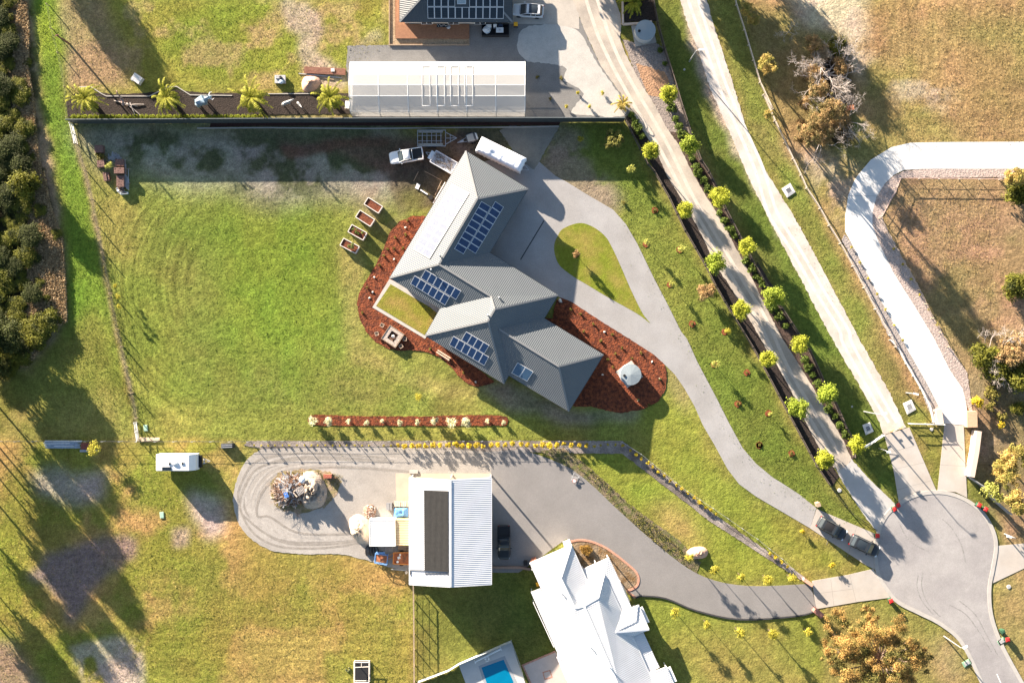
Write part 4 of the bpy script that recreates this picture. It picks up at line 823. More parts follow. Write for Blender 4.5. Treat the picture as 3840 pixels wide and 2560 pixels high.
ground_sheet("garden_bed", P(1, 0, "1204,-60 1250,-60 1252,340 1900,343 1900,394 1204,394"), mat("pale_dirt", (0.34, 0.25, 0.16), 0.95, 0.25, 2, 0.06, 5, fine=0.3), 0.05)
# ---------------- polytunnel
gx0, gx1 = w((1322, 340)).x, w((1968, 340)).x; gy0, gy1 = w((0, 437)).y, w((0, 243)).y; gyc = (gy0 + gy1) / 2
po = (0.5 * (gx0 + gx1), gyc, 0); pt = thing("polytunnel", "long white translucent greenhouse tunnel on grey gravel beside the fence", "greenhouse", po)
hw = (gy1 - gy0) / 2; hx = (gx1 - gx0) / 2
prof = [(-hw, 0.0), (-hw, 1.7), (-hw * 0.93, 2.25), (-hw * 0.75, 2.7), (-hw * 0.4, 3.2), (0, 3.42), (hw * 0.4, 3.2), (hw * 0.75, 2.7), (hw * 0.93, 2.25), (hw, 1.7), (hw, 0)]
pm = bpy.data.materials.new("greenhouse_film"); pm.use_nodes = True; nt = pm.node_tree; bs = nt.nodes["Principled BSDF"]
bs.inputs["Base Color"].default_value = (0.7, 0.7, 0.69, 1); bs.inputs["Roughness"].default_value = 0.5
tl = nd(nt, "ShaderNodeBsdfTranslucent"); tl.inputs[0].default_value = (0.85, 0.85, 0.85, 1); tp = nd(nt, "ShaderNodeBsdfTransparent"); m1 = nd(nt, "ShaderNodeMixShader"); m2 = nd(nt, "ShaderNodeMixShader")
m1.inputs[0].default_value = 0.35; m2.inputs[0].default_value = 0.42
nt.links.new(bs.outputs[0], m1.inputs[1]); nt.links.new(tl.outputs[0], m1.inputs[2]); nt.links.new(m1.outputs[0], m2.inputs[1]); nt.links.new(tp.outputs[0], m2.inputs[2]); nt.links.new(m2.outputs[0], nt.nodes["Material Output"].inputs[0])
mb = MB()
for i in range(len(prof) - 1):
    for k in range(6):
        xa, xb2 = -hx + 2 * hx * k / 6, -hx + 2 * hx * (k + 1) / 6; mb.face([(xa, *prof[i]), (xb2, *prof[i]), (xb2, *prof[i + 1]), (xa, *prof[i + 1])])
for s in (-1, 1): mb.face([(s * hx, *p) for p in prof])
cv = mb.build("cover", pm, pt)
for k in range(7):
    x = -hx + 2 * hx * k / 6; mb = MB(); mb.tube([(x, y * 0.995, z - 0.02) for y, z in prof], 0.06, 5); mb.build("hoop", M_WHITE, pt)
mb = MB()
for y, z in ((0, 3.38), (-hw * 0.4, 3.17), (hw * 0.4, 3.17), (-hw * .93, 2.2), (hw * .93, 2.2)): mb.tube([(-hx, y, z), (hx, y, z)], 0.045, 5)
mb.build("purlin", M_WHITE, pt)
for k, xx in enumerate((1490, 1618, 1740, 1866)):
    a = w(T(1, 0, xx, 820)).x * 0.98 - po[0]; mb = MB()
    ys = [(q, z) for q, z in prof if abs(q) < hw * 0.8 and z > 2]
    for dx in (0, 1.15): mb.tube([(a + dx, q, z + 0.05) for q, z in ys], 0.035, 5)
    for q, z in (ys[0], ys[-1]): mb.tube([(a, q, z + 0.07), (a + 1.15, q, z + 0.07)], 0.05, 5)
    mb.build("vent_frame", M_WHITE, pt)
# ---------------- pool
pool = P(1, 3, "2010,1413 2210,1340 2310,1600 2080,1640")
dk = P(1, 3, "1812,1392 2275,1190 2400,1560 2420,1700 1950,1700 1880,1570")
ground_sheet("pool_deck", dk, mat("pool_paving", (0.50, 0.48, 0.46), 0.8, 0.05, 1, fine=0.04), 0.06)
ground_sheet("pool_coping", P(1, 3, "1985,1400 2218,1310 2352,1600 2352,1700 2080,1700"), mat("grey_coping", (0.30, 0.32, 0.34), 0.7, 0.08, 1), 0.075)
wm_ = bpy.data.materials.new("pool_water"); wm_.use_nodes = True; b_ = wm_.node_tree.nodes["Principled BSDF"]; b_.inputs["Base Color"].default_value = (0.0, 0.16, 0.30, 1); b_.inputs["Roughness"].default_value = 0.05
nn_ = nd(wm_.node_tree, "ShaderNodeTexNoise"); nn_.inputs["Scale"].default_value = 2.5; bb_ = nd(wm_.node_tree, "ShaderNodeBump"); bb_.inputs["Distance"].default_value = 0.05; wm_.node_tree.links.new(nn_.outputs[0], bb_.inputs["Height"]); wm_.node_tree.links.new(bb_.outputs[0], b_.inputs["Normal"])
ground_sheet("water", P(1, 3, "2012,1413 2208,1342 2290,1530 2330,1700 2110,1700"), wm_, 0.082)
a, b = w(T(1, 3, 1955, 1365), .5), w(T(1, 3, 2182, 1250), .5); t = thing("pool_cover_roller", "long white pool cover roller across the pool's end", "roller", ((a.x + b.x) / 2, (a.y + b.y) / 2, 0)); lo = t.location
mb = MB(); mb.tube([a - lo, b - lo], 0.13, 10); mb.build("tube", M_WHITE, t)
for s in (a, b): mb = MB(); v = s - lo; mb.box((v.x, v.y, 0.3), (0.12, 0.5, 0.5), 0.4); mb.build("stand", M_WHITE, t)
q = w(T(1, 3, 2062, 1338), .4); t = thing("pouffe", "round black and white striped pouffe beside the pool roller", "pouffe", (q.x, q.y, 0.06)); mb = MB(); mb.lathe([(0.3, 0), (0.42, 0.15), (0.42, 0.3), (0.3, 0.42), (0.01, 0.44)], 20); mb.build("cushion", M_WHITE, t, smooth=True)
mb = MB()
for i in range(6): mb.box((-.3 + i * .12, 0, 0.445 - abs(i - 2.5) * .02), (0.05, 0.5, 0.02), 0)
mb.build("stripes", M_BLACK, t)
ground_sheet("patio", P(2, 3, "80,795 245,725 262,755 310,900 120,900"), mat("patio_concrete", (0.50, 0.43, 0.39), 0.8, 0.06, 1, fine=0.05), 0.05)
ribbon("brick_edging", P(2, 3, "245,727 80,797 125,895"), 0.25, 0.07, MATS["red_brick_edge"])
ribbon("brick_edging", P(2, 3, "183,832 218,822 228,855 192,866"), 0.16, 0.07, MATS["red_brick_edge"], closed=True)
# ---------------- water tanks
def tank(lab, p, h, r, pad):
    q = w(p, h); t = thing("water_tank", lab, "water tank", (q.x, q.y, 0)); mb = MB(); mb.box((0, 0, 0.06), pad[:2] + (0.12,), pad[2]); mb.build("pad", M_CONC, t)
    mb = MB()
    pr = [(r * 0.98, 0.12)]
    for i in range(9): z = 0.2 + i * (h - 0.4) / 9; pr += [(r, z), (r * 1.015, z + (h - .4) / 18)]
    mb.lathe(pr + [(r, h - 0.15)], 40); mb.build("body", mat("grey_tank_steel", (0.40, 0.42, 0.44), 0.5, 0.06, 1), t, smooth=False)
    mb = MB(); n = 12; vs = [(0, 0, h + 0.04)] + [(r * 1.03 * math.cos(2 * math.pi * k / (2 * n)), r * 1.03 * math.sin(2 * math.pi * k / (2 * n)), h - 0.13 - (0.008 if k % 2 else 0)) for k in range(2 * n)]
    mb.mesh(vs, [(0, 1 + k, 1 + (k + 1) % (2 * n)) for k in range(2 * n)]); mb.lathe([(r * 1.03, h - 0.2), (r * 1.03, h - 0.13)], 24); mb.build("lid", mat("pale_tank_lid", (0.24, 0.28, 0.305), 0.45, 0.04, 1), t)
    mb = MB(); mb.lathe([(0.2, h - 0.1), (0.2, h + 0.06), (0.05, h + 0.07)], 14, (-r * 0.62, -r * 0.1, 0)); mb.build("inlet_strainer", M_BLACK, t)
    mb = MB(); mb.tube([(r * 0.9, r * 0.55, 0.1), (r * 0.9, r * .55, 0.7)], 0.05, 6); mb.build("outlet_pipe", M_BLACK, t); return t
tank("round pale steel water tank on a square slab in red mulch", T(2, 2, 1095, 315), 1.9, 1.53, (2.9, 3.0, 0.62))
tank("round pale steel water tank beside the top lane's black garden bed", T(2, 0, 1225, 265), 2.2, 1.48, (3.2, 3.2, 0.2))
# walled garden bed at the top of the lane
ground_sheet("garden_bed", P(2, 0, "1040,-60 1285,-60 1330,190 1040,200"), M_DMULCH, 0.3)
pth = P(2, 0, "1022,-80 1026,215 1190,205 1280,190"); a = w(pth[1]); t = thing("retaining_wall", "cream sleeper wall around the black garden bed at the top edge", "wall", (a.x, a.y, 0)); mb = MB()
for p, q in zip(pth[:-1], pth[1:]):
    A_, B_ = w(p, .4) - a, w(q, .4) - a; mb.bar((A_.x, A_.y, 0.25), (B_.x, B_.y, 0.25), 0.28, 0.5)
mb.build("sleepers", mat("cream_sleeper", (0.62, 0.48, 0.38), 0.8, 0.08, 2), t)
# ================================================================== fences
def fence(name, lab, line, h, post_every, posth=None, panel=None, pm=None, rails=(), railm=None, postm=None, pr=0.05, pw=0.04, closed=False, postbox=None, poststyle=None):
    pts = [w(p, posth or h) for p in line]
    for q_ in pts: q_.z = 0
    o0 = pts[0]; t = thing(name, lab, "fence", (o0.x, o0.y, 0)); pts = [p - o0 for p in pts]
    if panel:
        mb = MB()
        for a, b in zip(pts[:-1], pts[1:]): mb.bar((a.x, a.y, (panel[0] + panel[1]) / 2), (b.x, b.y, (panel[0] + panel[1]) / 2), pw, panel[1] - panel[0])
        mb.build("panel", pm, t)
    if rails:
        mb = MB()
        for z, rw in rails:
            for a, b in zip(pts[:-1], pts[1:]): mb.bar((a.x, a.y, z), (b.x, b.y, z), rw, rw)
        mb.build("rail", railm, t)
    pme = None; cnt = 0
    for i, (a, b) in enumerate(zip(pts[:-1], pts[1:])):
        L_ = (b - a).length; n = max(1, round(L_ / post_every))
        for k in range(n + (1 if i == len(pts) - 2 else 0)):
            q = a.lerp(b, k / n)
            if pme is None:
                mb = MB(); hh = posth or h
                if postbox: mb.box((0, 0, hh / 2), (postbox, postbox, hh))
                else: mb.tube([(0, 0, -0.1), (0, 0, hh)], pr, 6)
                if poststyle == "strut": mb.bar((0, 0, hh - 0.05), (-0.28, 0, hh - 0.05), 0.07, 0.08)
                p0 = mb.build("post", postm, t); p0.location = q; pme = p0
            else:
                p1 = pme.copy(); COL.objects.link(p1); p1.location = q
            cnt += 1
    return t
M_FDARK = mat("dark_colour_steel", (0.045, 0.055, 0.06), 0.6, 0.1, 2); M_PICK = mat("dark_slat_fence", (0.05, 0.04, 0.035), 0.7, 0.2, 4); M_WIRE = mat("fence_wire", (0.14, 0.13, 0.12), 0.5, 0.1, 3, metal=0.5)
fence("panel_fence", "long dark steel fence between the palm garden and main lawn", P(0, 0, "575,1052 1200,1050 2352,1044") + P(1, 0, "2352,1037") + P(2, 0, "1045,1038"), 3.0, 2.4, panel=(0.02, 2.95), pm=M_FDARK, rails=((2.97, 0.09),), railm=mat("grey_fence_cap", (0.16, 0.18, 0.19), 0.5, 0.1, 2), postm=M_FDARK, pr=0.06, pw=0.09)
def slat_fence(lab, line, h):
    pts = [w(p, h) for p in line]
    for q_ in pts: q_.z = 0
    o0 = pts[0]; t = thing("slat_fence", lab, "fence", (o0.x, o0.y, 0)); pts = [p - o0 for p in pts]; mb = MB(); rb = MB(); ppost = None
    for a, b in zip(pts[:-1], pts[1:]):
        d = (b - a); L_ = d.length; n = max(2, int(L_ / 0.18)); an = math.atan2(d.y, d.x)
        for k in range(n):
            q = a.lerp(b, (k + .5) / n); mb.box((q.x, q.y, h / 2 + 0.04), (0.115, 0.025, h), an)
        for z in (0.25, h - 0.1): rb.bar((a.x, a.y, z), (b.x, b.y, z), 0.09, 0.07)
        m_ = max(1, round(L_ / 2.6))
        for k in range(m_):
            q = a.lerp(b, k / m_)
            if ppost is None:
                pb_ = MB(); pb_.box((0, 0, h / 2 + .05), (0.12, 0.12, h + .1)); ppost = pb_.build("post", M_PICK, t); ppost.location = q
            else: p1 = ppost.copy(); COL.objects.link(p1); p1.location = q
    mb.build("slats", M_PICK, t); rb.build("rail", mat("fence_rail_brown", (0.20, 0.16, 0.13), 0.7, 0.15, 4), t)
slat_fence("dark slat fence along the lane's left side above the right lawn", P(2, 0, "1050,1045 1250,1440") + P(2, 1, "1310,0 1440,230 1580,520 1760,830 1850,1010 2010,1280 2180,1552") + P(3, 2, "110,330 280,650 400,870 540,1130 650,1290"), 1.3)
slat_fence("dark slat fence along the lane's right side next to the verge", P(2, 0, "1290,-60 1340,200 1400,420 1470,640 1560,940 1640,1180 1720,1400") + P(2, 1, "1790,0 1860,140 1940,330 2060,560 2200,830 2352,1080") + P(3, 2, "480,110 600,380 700,560 800,790 865,900 870,1050"), 1.7)
fence("wire_fence", "thin black pool-style fence end below the lane hedge", P(3, 2, "650,1290 740,1420 860,1552") + K("380,240"), 1.2, 1.8, rails=((1.15, 0.04), (0.2, 0.04)), railm=M_BLACK, postm=M_BLACK, pr=0.03)
fence("wire_fence", "post and wire fence down the left side of the main lawn", P(0, 0, "610,1080 660,1265") + P(0, 1, "740,0 800,250 850,500 890,720 960,1080 1020,1400 1060,1552") + P(0, 2, "1100,250 1150,480 1190,700 1205,905"), 1.25, 4.4, rails=((1.1, 0.02), (0.7, 0.02), (0.35, 0.02)), railm=M_WIRE, postm=M_TIMB, pr=0.08)
fence("wire_fence", "post and wire fence along the lower edge of the main lawn", P(0, 2, "-20,908 600,905 1205,908 2352,908") + P(1, 2, "100,905 1200,905 2352,903") + P(2, 2, "330,905 880,908 1025,913"), 1.25, 2.6, rails=((1.15, 0.025), (0.7, 0.02), (0.35, 0.02)), railm=M_WIRE, postm=M_STEEL, pr=0.05, poststyle="strut")
fence("wire_fence", "white-railed wire fence slanting beside the yellow shrubs to the apron", P(2, 2, "1025,913 1190,1020 1400,1190 1600,1350 1830,1500") + P(3, 3, "5,165 130,265 240,365"), 1.1, 2.6, rails=((1.05, 0.035), (0.6, 0.02)), railm=M_STEEL, postm=M_STEEL, pr=0.045)
fence("rail_fence", "tall post and rail fence running down from the shed", P(1, 3, "1408,688 1412,1000 1415,1560 1416,1700"), 1.5, 2.4, rails=((1.42, 0.09), (0.9, 0.03), (0.5, 0.03), (0.15, 0.03)), railm=M_TIMB, postm=M_TIMB, pr=0.08)
M_GLF = mat("fence_glass", (0.45, 0.50, 0.52), 0.1, 0.05, 1)
fence("glass_fence", "glass-panelled pool fence around the corner of the pool deck", P(1, 3, "1450,1552 1720,1450 1812,1392 2275,1190 2352,1400 2400,1560"), 1.1, 1.6, panel=(0.1, 1.1), pm=M_GLF, postm=M_STEEL, pr=0.03, pw=0.02)
ef = P(2, 0, "2010,-60 2030,30 2100,250 2180,520 2240,720 2352,960") + P(3, 0, "60,830 160,1060 250,1250 390,1540") + P(3, 1, "440,150 560,330 640,480 740,640 850,840 950,1030 1050,1220 1180,1450 1230,1552")
fence("rail_fence", "pale post and rail fence between verge and brown paddock", ef, 1.1, 3.0, rails=((1.0, 0.12), (0.5, 0.03)), railm=mat("whitewashed_rail", (0.55, 0.47, 0.40), 0.8, 0.2, 3), postm=M_PALEWOOD, pr=0.07)
fence("rail_fence", "low broken white rail fence beside the lower white driveway", P(3, 2, "1180,10 1250,90 1320,220 1450,440 1530,600 1560,740"), 0.9, 2.0, rails=((0.85, 0.12), (0.4, 0.05)), railm=M_WHITE, postm=M_PALEWOOD, pr=0.06)
fence("wire_fence", "wire fence around the top of the brown triangular paddock", P(3, 1, "2160,70 1270,62 1220,190 1105,400"), 1.1, 3.0, rails=((1.0, 0.07), (0.5, 0.03)), railm=mat("pink_rail", (0.55, 0.38, 0.32), 0.8, 0.1, 3), postm=M_PALEWOOD, pr=0.06)
fence("wire_fence", "drooping wire fence down the paddock side of the white driveway", P(3, 1, "1090,415 1150,540 1310,820 1440,1050 1560,1300 1700,1552"), 1.1, 3.0, rails=((1.0, 0.05), (0.5, 0.03)), railm=M_TIMB, postm=M_TIMB, pr=0.06)
fence("wire_fence", "thin wire fence left of the palms at the top-left lot", P(0, 0, "405,30 440,245 500,460 560,760 580,1030"), 1.2, 4.6, rails=((1.1, 0.02), (0.6, 0.02)), railm=M_WIRE, postm=M_TIMB, pr=0.07)
def wallrun(lab, line, h, wd, m, cat="wall", name="retaining_wall"):
    pts = [w(p, h) for p in line]; o0 = pts[0]; t = thing(name, lab, cat, (o0.x, o0.y, 0)); mb = MB(); 
    for a, b in zip(pts[:-1], pts[1:]): mb.bar((a.x - o0.x, a.y - o0.y, h / 2), (b.x - o0.x, b.y - o0.y, h / 2), wd, h)
    mb.build("wall", m, t)
wallrun("tall pale curved entry wall at the foot of the white driveway", P(3, 2, "1958,815 1935,1000 1895,1218"), 1.7, 0.75, mat("pale_entry_wall", (0.62, 0.50, 0.42), 0.8, 0.06, 1))
wallrun("tan timber wing wall between driveway and entry wall", P(3, 2, "1895,640 1898,780"), 1.2, 1.5, mat("tan_boards", (0.50, 0.34, 0.22), 0.8, 0.15, 3))
wallrun("thin dark wall running down from the pale entry wall", P(3, 2, "1880,1220 2000,1300 2110,1430 2250,1552"), 1.5, 0.14, mat("grey_wall", (0.30, 0.30, 0.31), 0.8, 0.1, 2))
wallrun("cream boarded wall end beside the drive opposite the pit", P(3, 2, "1600,620 1620,750"), 1.0, 0.9, MATS["pale_entry_wall"])
wallrun("low brown retaining kerb beside the black car's parking bay", P(1, 3, "2105,535 2352,535") + P(2, 3, "120,315"), 0.4, 0.35, M_WALLB)
# swing gates
def gate(lab, a, b, h=1.1):
    A_, B_ = w(a, h), w(b, h); t = thing("gate", lab, "gate", (A_.x, A_.y, 0)); d = B_ - A_; d.z = 0
    mb = MB()
    for z in (h, h * .55, 0.2): mb.bar((0, 0, z), (d.x, d.y, z), 0.08, 0.08)
    mb.bar((0, 0, 0.2), (d.x, d.y, h), 0.05, 0.05); mb.build("frame", M_WHITE, t)
    for k in (0, 0.5, 1): mb = MB(); mb.tube([(d.x * k, d.y * k, 0), (d.x * k, d.y * k, h + 0.25)], 0.06, 6); mb.build("post", M_WHITE, t)
gate("white swing gate beside the lane's end tree and pale driveway", T(3, 2, 955, 960), T(3, 2, 1120, 852)); gate("long white swing gate left of the white driveway's foot", T(3, 2, 1355, 750), T(3, 2, 1650, 757))
gate("white field gate at the top left corner below the palms", T(0, 0, 612, 1085), T(0, 0, 655, 1262), 1.4)
gate("grey swing gate at the bottom left corner of the main lawn", T(0, 2, 1182, 740), T(0, 2, 1205, 905), 1.2)
# ================================================================== trees and shrubs
for key, m, R0, H0, z0, ncl, rc, nl, size, tr, var in (
    ("laneb", lm("greener_lime_foliage", (0.25, 0.31, 0.035)), 1.1, 1.7, 3.0, 28, 0.5, 3800, 0.11, 0.09, 3), ("lane", F_LIME, 1.05, 1.6, 3.2, 34, 0.46, 4200, 0.10, 0.09, 4), ("hedgey", F_YEL, 0.32, 0.6, 0.35, 7, 0.2, 260, 0.085, 0.03, 4), ("hedgeg", lm("yellow_green_foliage", (0.42,0.36,0.04)), 0.3, 0.5, 0.2, 6, 0.18, 200, 0.08, 0.03, 3),
    ("hedgeh", lm("hedge_foliage", (0.26, 0.30, 0.03)), 0.55, 0.5, 0.2, 12, 0.3, 700, 0.10, 0.02, 3), ("cream", F_CREAM, 0.5, 0.7, 0.35, 12, 0.26, 600, 0.09, 0.03, 4), ("young", lm("pale_green_foliage", (0.38,0.39,0.09)), 0.5, 1.1, 1.3, 10, 0.28, 380, 0.09, 0.04, 4),
    ("lush", F_GREEN, 0.5, 0.5, 0.1, 10, 0.3, 420, 0.13, 0.02, 3), ("low", F_OLIVE, 0.32, 0.3, 0.05, 6, 0.2, 150, 0.09, 0.01, 3),
    ("bush", lm("forest_foliage", (0.15,0.15,0.02), .25, (0.05, 0.06, 0.015)), 1.7, 1.9, 0.8, 26, 0.85, 5200, 0.16, 0.12, 4), ("tall", F_DARK, 2.2, 4.0, 3.2, 34, 1.1, 8000, 0.19, 0.2, 4),
    ("gold", lm("gold_foliage", (0.42,0.30,0.09), .25, (0.26, 0.24, 0.06)), 1.25, 1.5, 2.8, 34, 0.32, 3400, 0.085, 0.1, 3), ("rust", F_RUST, 1.35, 1.7, 1.2, 30, 0.4, 2800, 0.10, 0.09, 3),
    ("sapling", lm("yellowish_foliage", (0.42, 0.38, 0.05)), 0.62, 1.2, 2.2, 12, 0.3, 620, 0.085, 0.05, 3), ("gumr", F_RUST, 1.5, 2.4, 5.0, 34, 0.42, 3600, 0.10, 0.13, 3), ("scrub", F_STRAW, 1.0, 0.8, 0.2, 14, 0.5, 1100, 0.16, 0.03, 3)):
    tree_protos(key, m, R0, H0, z0, ncl, rc, nl, size, tr, var)
for i, (x, y) in enumerate(((1536, 214), (1587, 334), (1652, 452), (1716, 568), (1779, 680), (1838, 791), (1901, 908), (1966, 1020))):
    plant("laneb" if i in (1, 4, 6) else "lane", "round_tree", "round lime-green tree on the lane's right side, %s from the top" % ordn(i), "tree", (x * 1.63265, y * 1.63265), 4.0, 1.0 if i == 0 else (1.18, 1.05, 1.12, 1.0)[i % 4], "round trees lining the lane")
for i, (x, y) in enumerate(((1495, 344), (1575, 482), (1643, 602), (1704, 712), (1766, 826), (1832, 938), (1896, 1055))):
    plant("laneb" if i in (2, 5) else "lane", "round_tree", "round lime-green tree on the lane's left side, %s from the top" % ordn(i), "tree", (x * 1.63265, y * 1.63265), 4.0, 0.98 if i == 0 else (1.06, .96, 1.12)[i % 3], "round trees lining the lane")
# cream shrubs in mulch strip
for i, (x, y, s) in enumerate(((517, 720, 1.15), (670, 728, 1.05), (840, 730, .7), (998, 740, .7), (1138, 728, .55), (1287, 742, .7), (1443, 737, .75), (1600, 725, 1.0), (1740, 735, 1.3), (1885, 733, 1.2), (2068, 725, .65), (2207, 738, .6))):
    plant("cream", "shrub", "cream-leaved shrub in the red mulch strip, %s from its left end" % ordn(i), "shrub", T(1, 2, x, y), 0.9, s, "cream shrubs in the mulch strip")
# yellow hedge shrubs along fence
ys = [(x, 940, .42) for x in (5, 68, 130, 190, 255, 315, 385, 450, 512, 570, 637, 700, 765, 825, 895, 960, 1022, 1150, 1213)] + [(1275, 942, .75), (1338, 942, 1), (1397, 938, 1), (1458, 942, .95), (1520, 936, 1), (1585, 938, 1.15), (1650, 938, .95), (1718, 936, 1), (1788, 940, 1.25), (1842, 938, 1), (1897, 938, 1.1), (1970, 935, 1.1), (2023, 940, .9), (2100, 938, .95), (2160, 932, .95), (2222, 935, .85), (2287, 922, .85)]
ys = [(T(1, 2, x, y), s) for x, y, s in ys] + [(T(2, 2, x, y), s) for x, y, s in ((52, 920, .85), (122, 928, .9), (183, 933, .85), (252, 935, .95), (318, 935, 1.1), (383, 938, 1.3), (443, 938, 1), (508, 930, .8), (568, 935, .95), (637, 938, .85), (703, 940, .8), (770, 944, .6), (830, 940, .5), (893, 935, .55), (960, 935, .5), (1028, 943, .6), (1088, 982, .5), (1137, 1022, .7), (1185, 1057, .6), (1242, 1090, .75), (1288, 1130, .55), (1337, 1170, .6), (1392, 1210, .6), (1447, 1252, .6), (1498, 1288, .6), (1543, 1322, .7), (1597, 1358, .6), (1652, 1398, .75), (1705, 1440, .8), (1755, 1485, .6), (1803, 1510, .6), (1850, 1545, .5))] + [(T(3, 3, x, y), s) for x, y, s in ((62, 235, .6), (90, 255, .7), (122, 277, .6), (150, 300, .6))]
for i, (p, s) in enumerate(ys):
    plant("hedgey" if (s > .55 or i > 50) else "hedgeg", "shrub", "%s yellow shrub along the lower fence line, %s from the left" % ("small" if s < .65 else "bushy", ordn(i)), "shrub", p, 0.6, s * 1.05, "yellow shrubs along the lower fence")
# young trees on the right lawn with mulch rings
yt_ = [(2, 1, 1030, 285, "low", .9, "pale"), (2, 1, 1308, 348, "low", .8, 0), (2, 1, 1240, 640, "young", .95, 0), (2, 1, 1540, 690, "young", .95, 0), (2, 1, 1450, 1000, "young", .8, 0), (2, 1, 1745, 1065, "rust", .95, 0), (2, 1, 1637, 1350, "low", .7, 0), (2, 1, 1935, 1420, "sapling", .75, 0),
       (2, 2, 1845, 225, "young", .95, 0), (2, 2, 2118, 297, "low", .5, 0), (2, 2, 2040, 575, "low", .8, 0), (2, 2, 2320, 660, "young", .55, 0), (2, 2, 2230, 938, "low", .5, 0), (3, 2, 20, 935, "low", .5, 0), (3, 2, 305, 1010, "low", .8, 0), (2, 0, 648, 1235, "hedgeg", 1.3, 0), (2, 0, 1100, 1495, "young", .95, 0), (2, 1, 615, 735, "rust", (.4,.4,.75), 0)]
LB = ["dry straw tuft on the right lawn nearest the driveway bend", "low seedling in a red mulch ring at the top of the right lawn", "thin pale young tree in mulch ring closest to the driveway", "pale young tree in mulch ring between driveway and fence", "thin young tree leaning over its mulch ring beside the driveway", "widest orange-green young tree on the right lawn", "seedling in a ragged mulch ring beside the driveway fork", "bright yellow bushy young tree below the wide orange one",
      "slim pale young tree casting a long shadow beside the lower driveway", "empty-looking mulch ring with tiny seedling right of the slim tree", "seedling in mulch ring midway down the lower right lawn", "small lime bush on a mulch ring near the lane fence", "tiny seedling in mulch ring by the driveway's lower bend", "tiny seedling in the dark mulch ring left of the last lane tree", "seedling in mulch ring lowest of those on the right lawn", "small leafy shrub left of the spiky tree in the top shade", "small pale tree at the shade edge above the long tree shadow", "orange-leaved sapling on the teardrop island lawn"]
RING = mat("mulch_ring_bark", (0.20, 0.06, 0.025), 0.95, 0.3, 3, 0.08, 6, fine=0.5)
for i, (c, r, x, y, key, s, f) in enumerate(yt_):
    p = T(c, r, x, y); q = plant(key, "young_tree", LB[i], "young tree", p, 1.4 if key in ("young", "rust", "sapling") else 0.2, s)
    if i not in (0, 15, 16):
        a = q.location; mb = MB(); n = 14; rnd = random.Random(i); ring = [(math.cos(2 * math.pi * k / n) * .5 * rnd.uniform(.85, 1.15), math.sin(2 * math.pi * k / n) * .5 * rnd.uniform(.85, 1.15)) for k in range(n)]
        mb.prism(ring, 0.0, 0.035); o = mb.build("mulch_ring", RING, q); o.scale = (1 / s,) * 3 if not isinstance(s, tuple) else (1/s[0], 1/s[1], 1/s[2])
p = T(2, 0, 935, 1230); big = plant("rust", "young_tree", "spiky olive tree with drooping branches in the shaded top lawn", "tree", p, 1.4, 1.0)
big.children[0].data = leaf_mesh("crown", crown_clumps(random.Random(5), 1.5, 1.4, 1.0, 46, .23), 2600, .1, 9, lm("spiky_olive", (0.20, 0.19, 0.05)))
# young trees along lower asphalt drive and its lawn
for (x, y, s, lab) in ((920, 245, .95, "yellow young tree beside the pink sand mound by the lower drive"), (1045, 312, .95, "yellow young tree at the lower drive's edge, second from the sand mound"), (1180, 347, .95, "yellow young tree at the lower drive's edge, third from the sand mound"), (1310, 362, 1, "yellow young tree at the lower drive's edge, fourth from the sand mound"),
                 (845, 528, 1.05, "golden young tree nearest the white house on the bottom lawn"), (1005, 587, .9, "golden young tree second from the white house on the bottom lawn"), (1168, 628, 1.1, "golden young tree third from the white house on the bottom lawn"), (1335, 635, .95, "golden young tree fourth from the white house on the bottom lawn")):
    plant("sapling", "young_tree", lab, "young tree", T(2, 3, x, y), 2.2, s, "yellow young trees along the lower drive")
for (x, y, s, lab) in ((45, 360, 1, "yellow young tree fifth from the sand mound above the lower drive"), (170, 358, 1.05, "yellow young tree closest to the orange stone pier"), (78, 637, .95, "golden young tree fifth from the white house on the bottom lawn"), (248, 625, .85, "golden young tree nearest the red stone pier")):
    plant("sapling", "young_tree", lab, "young tree", T(3, 3, x, y), 2.2, s, "yellow young trees along the lower drive")
for (x, y, lab) in ((230, 130, "bare young tree in dirt ring right of the slanting fence"), (378, 290, "orange-leaved young tree above the lower concrete apron")):
    plant("hedgey", "young_tree", lab, "young tree", T(3, 3, x, y), .8, 1.0)
plant("sapling", "young_tree", "lone lime sapling above the red mulch strip on the main lawn", "young tree", T(1, 2, 1458, 515), 2.0, .8)
for i, (x, y, s) in enumerate(((1030, 1020, .5), (1052, 1110, .6), (1062, 1200, .55))): plant("sapling", "young_tree", "yellow sapling beside the left wire fence, %s from the top" % ordn(i), "young tree", T(0, 1, x, y), 2.0, s, "yellow saplings by the left fence")
# lush plants in the lane garden strips
lg = [(2, 0, 1100, 1010), (2, 0, 1130, 1070), (2, 0, 1150, 1140), (2, 0, 1190, 1200), (2, 0, 1430, 900), (2, 0, 1460, 960), (2, 0, 1490, 1050), (2, 0, 1520, 1110), (2, 0, 1550, 1180), (2, 0, 1640, 1400), (2, 0, 1670, 1470), (2, 0, 1700, 1520), (2, 1, 1690, 30), (2, 1, 1740, 80), (2, 1, 1780, 150), (2, 1, 1880, 370), (2, 1, 1920, 440), (2, 1, 1970, 510), (2, 1, 2010, 570), (2, 1, 2110, 790), (2, 1, 2160, 860), (2, 1, 2200, 930), (2, 1, 2250, 990), (2, 1, 2330, 1210), (3, 1, 30, 960), (3, 1, 150, 1210), (3, 1, 200, 1290), (3, 1, 250, 1370), (3, 2, 420, 180), (3, 2, 460, 250), (3, 2, 490, 320), (3, 2, 530, 390), (3, 2, 640, 610), (3, 2, 690, 680), (3, 2, 730, 760), (3, 2, 780, 830)]
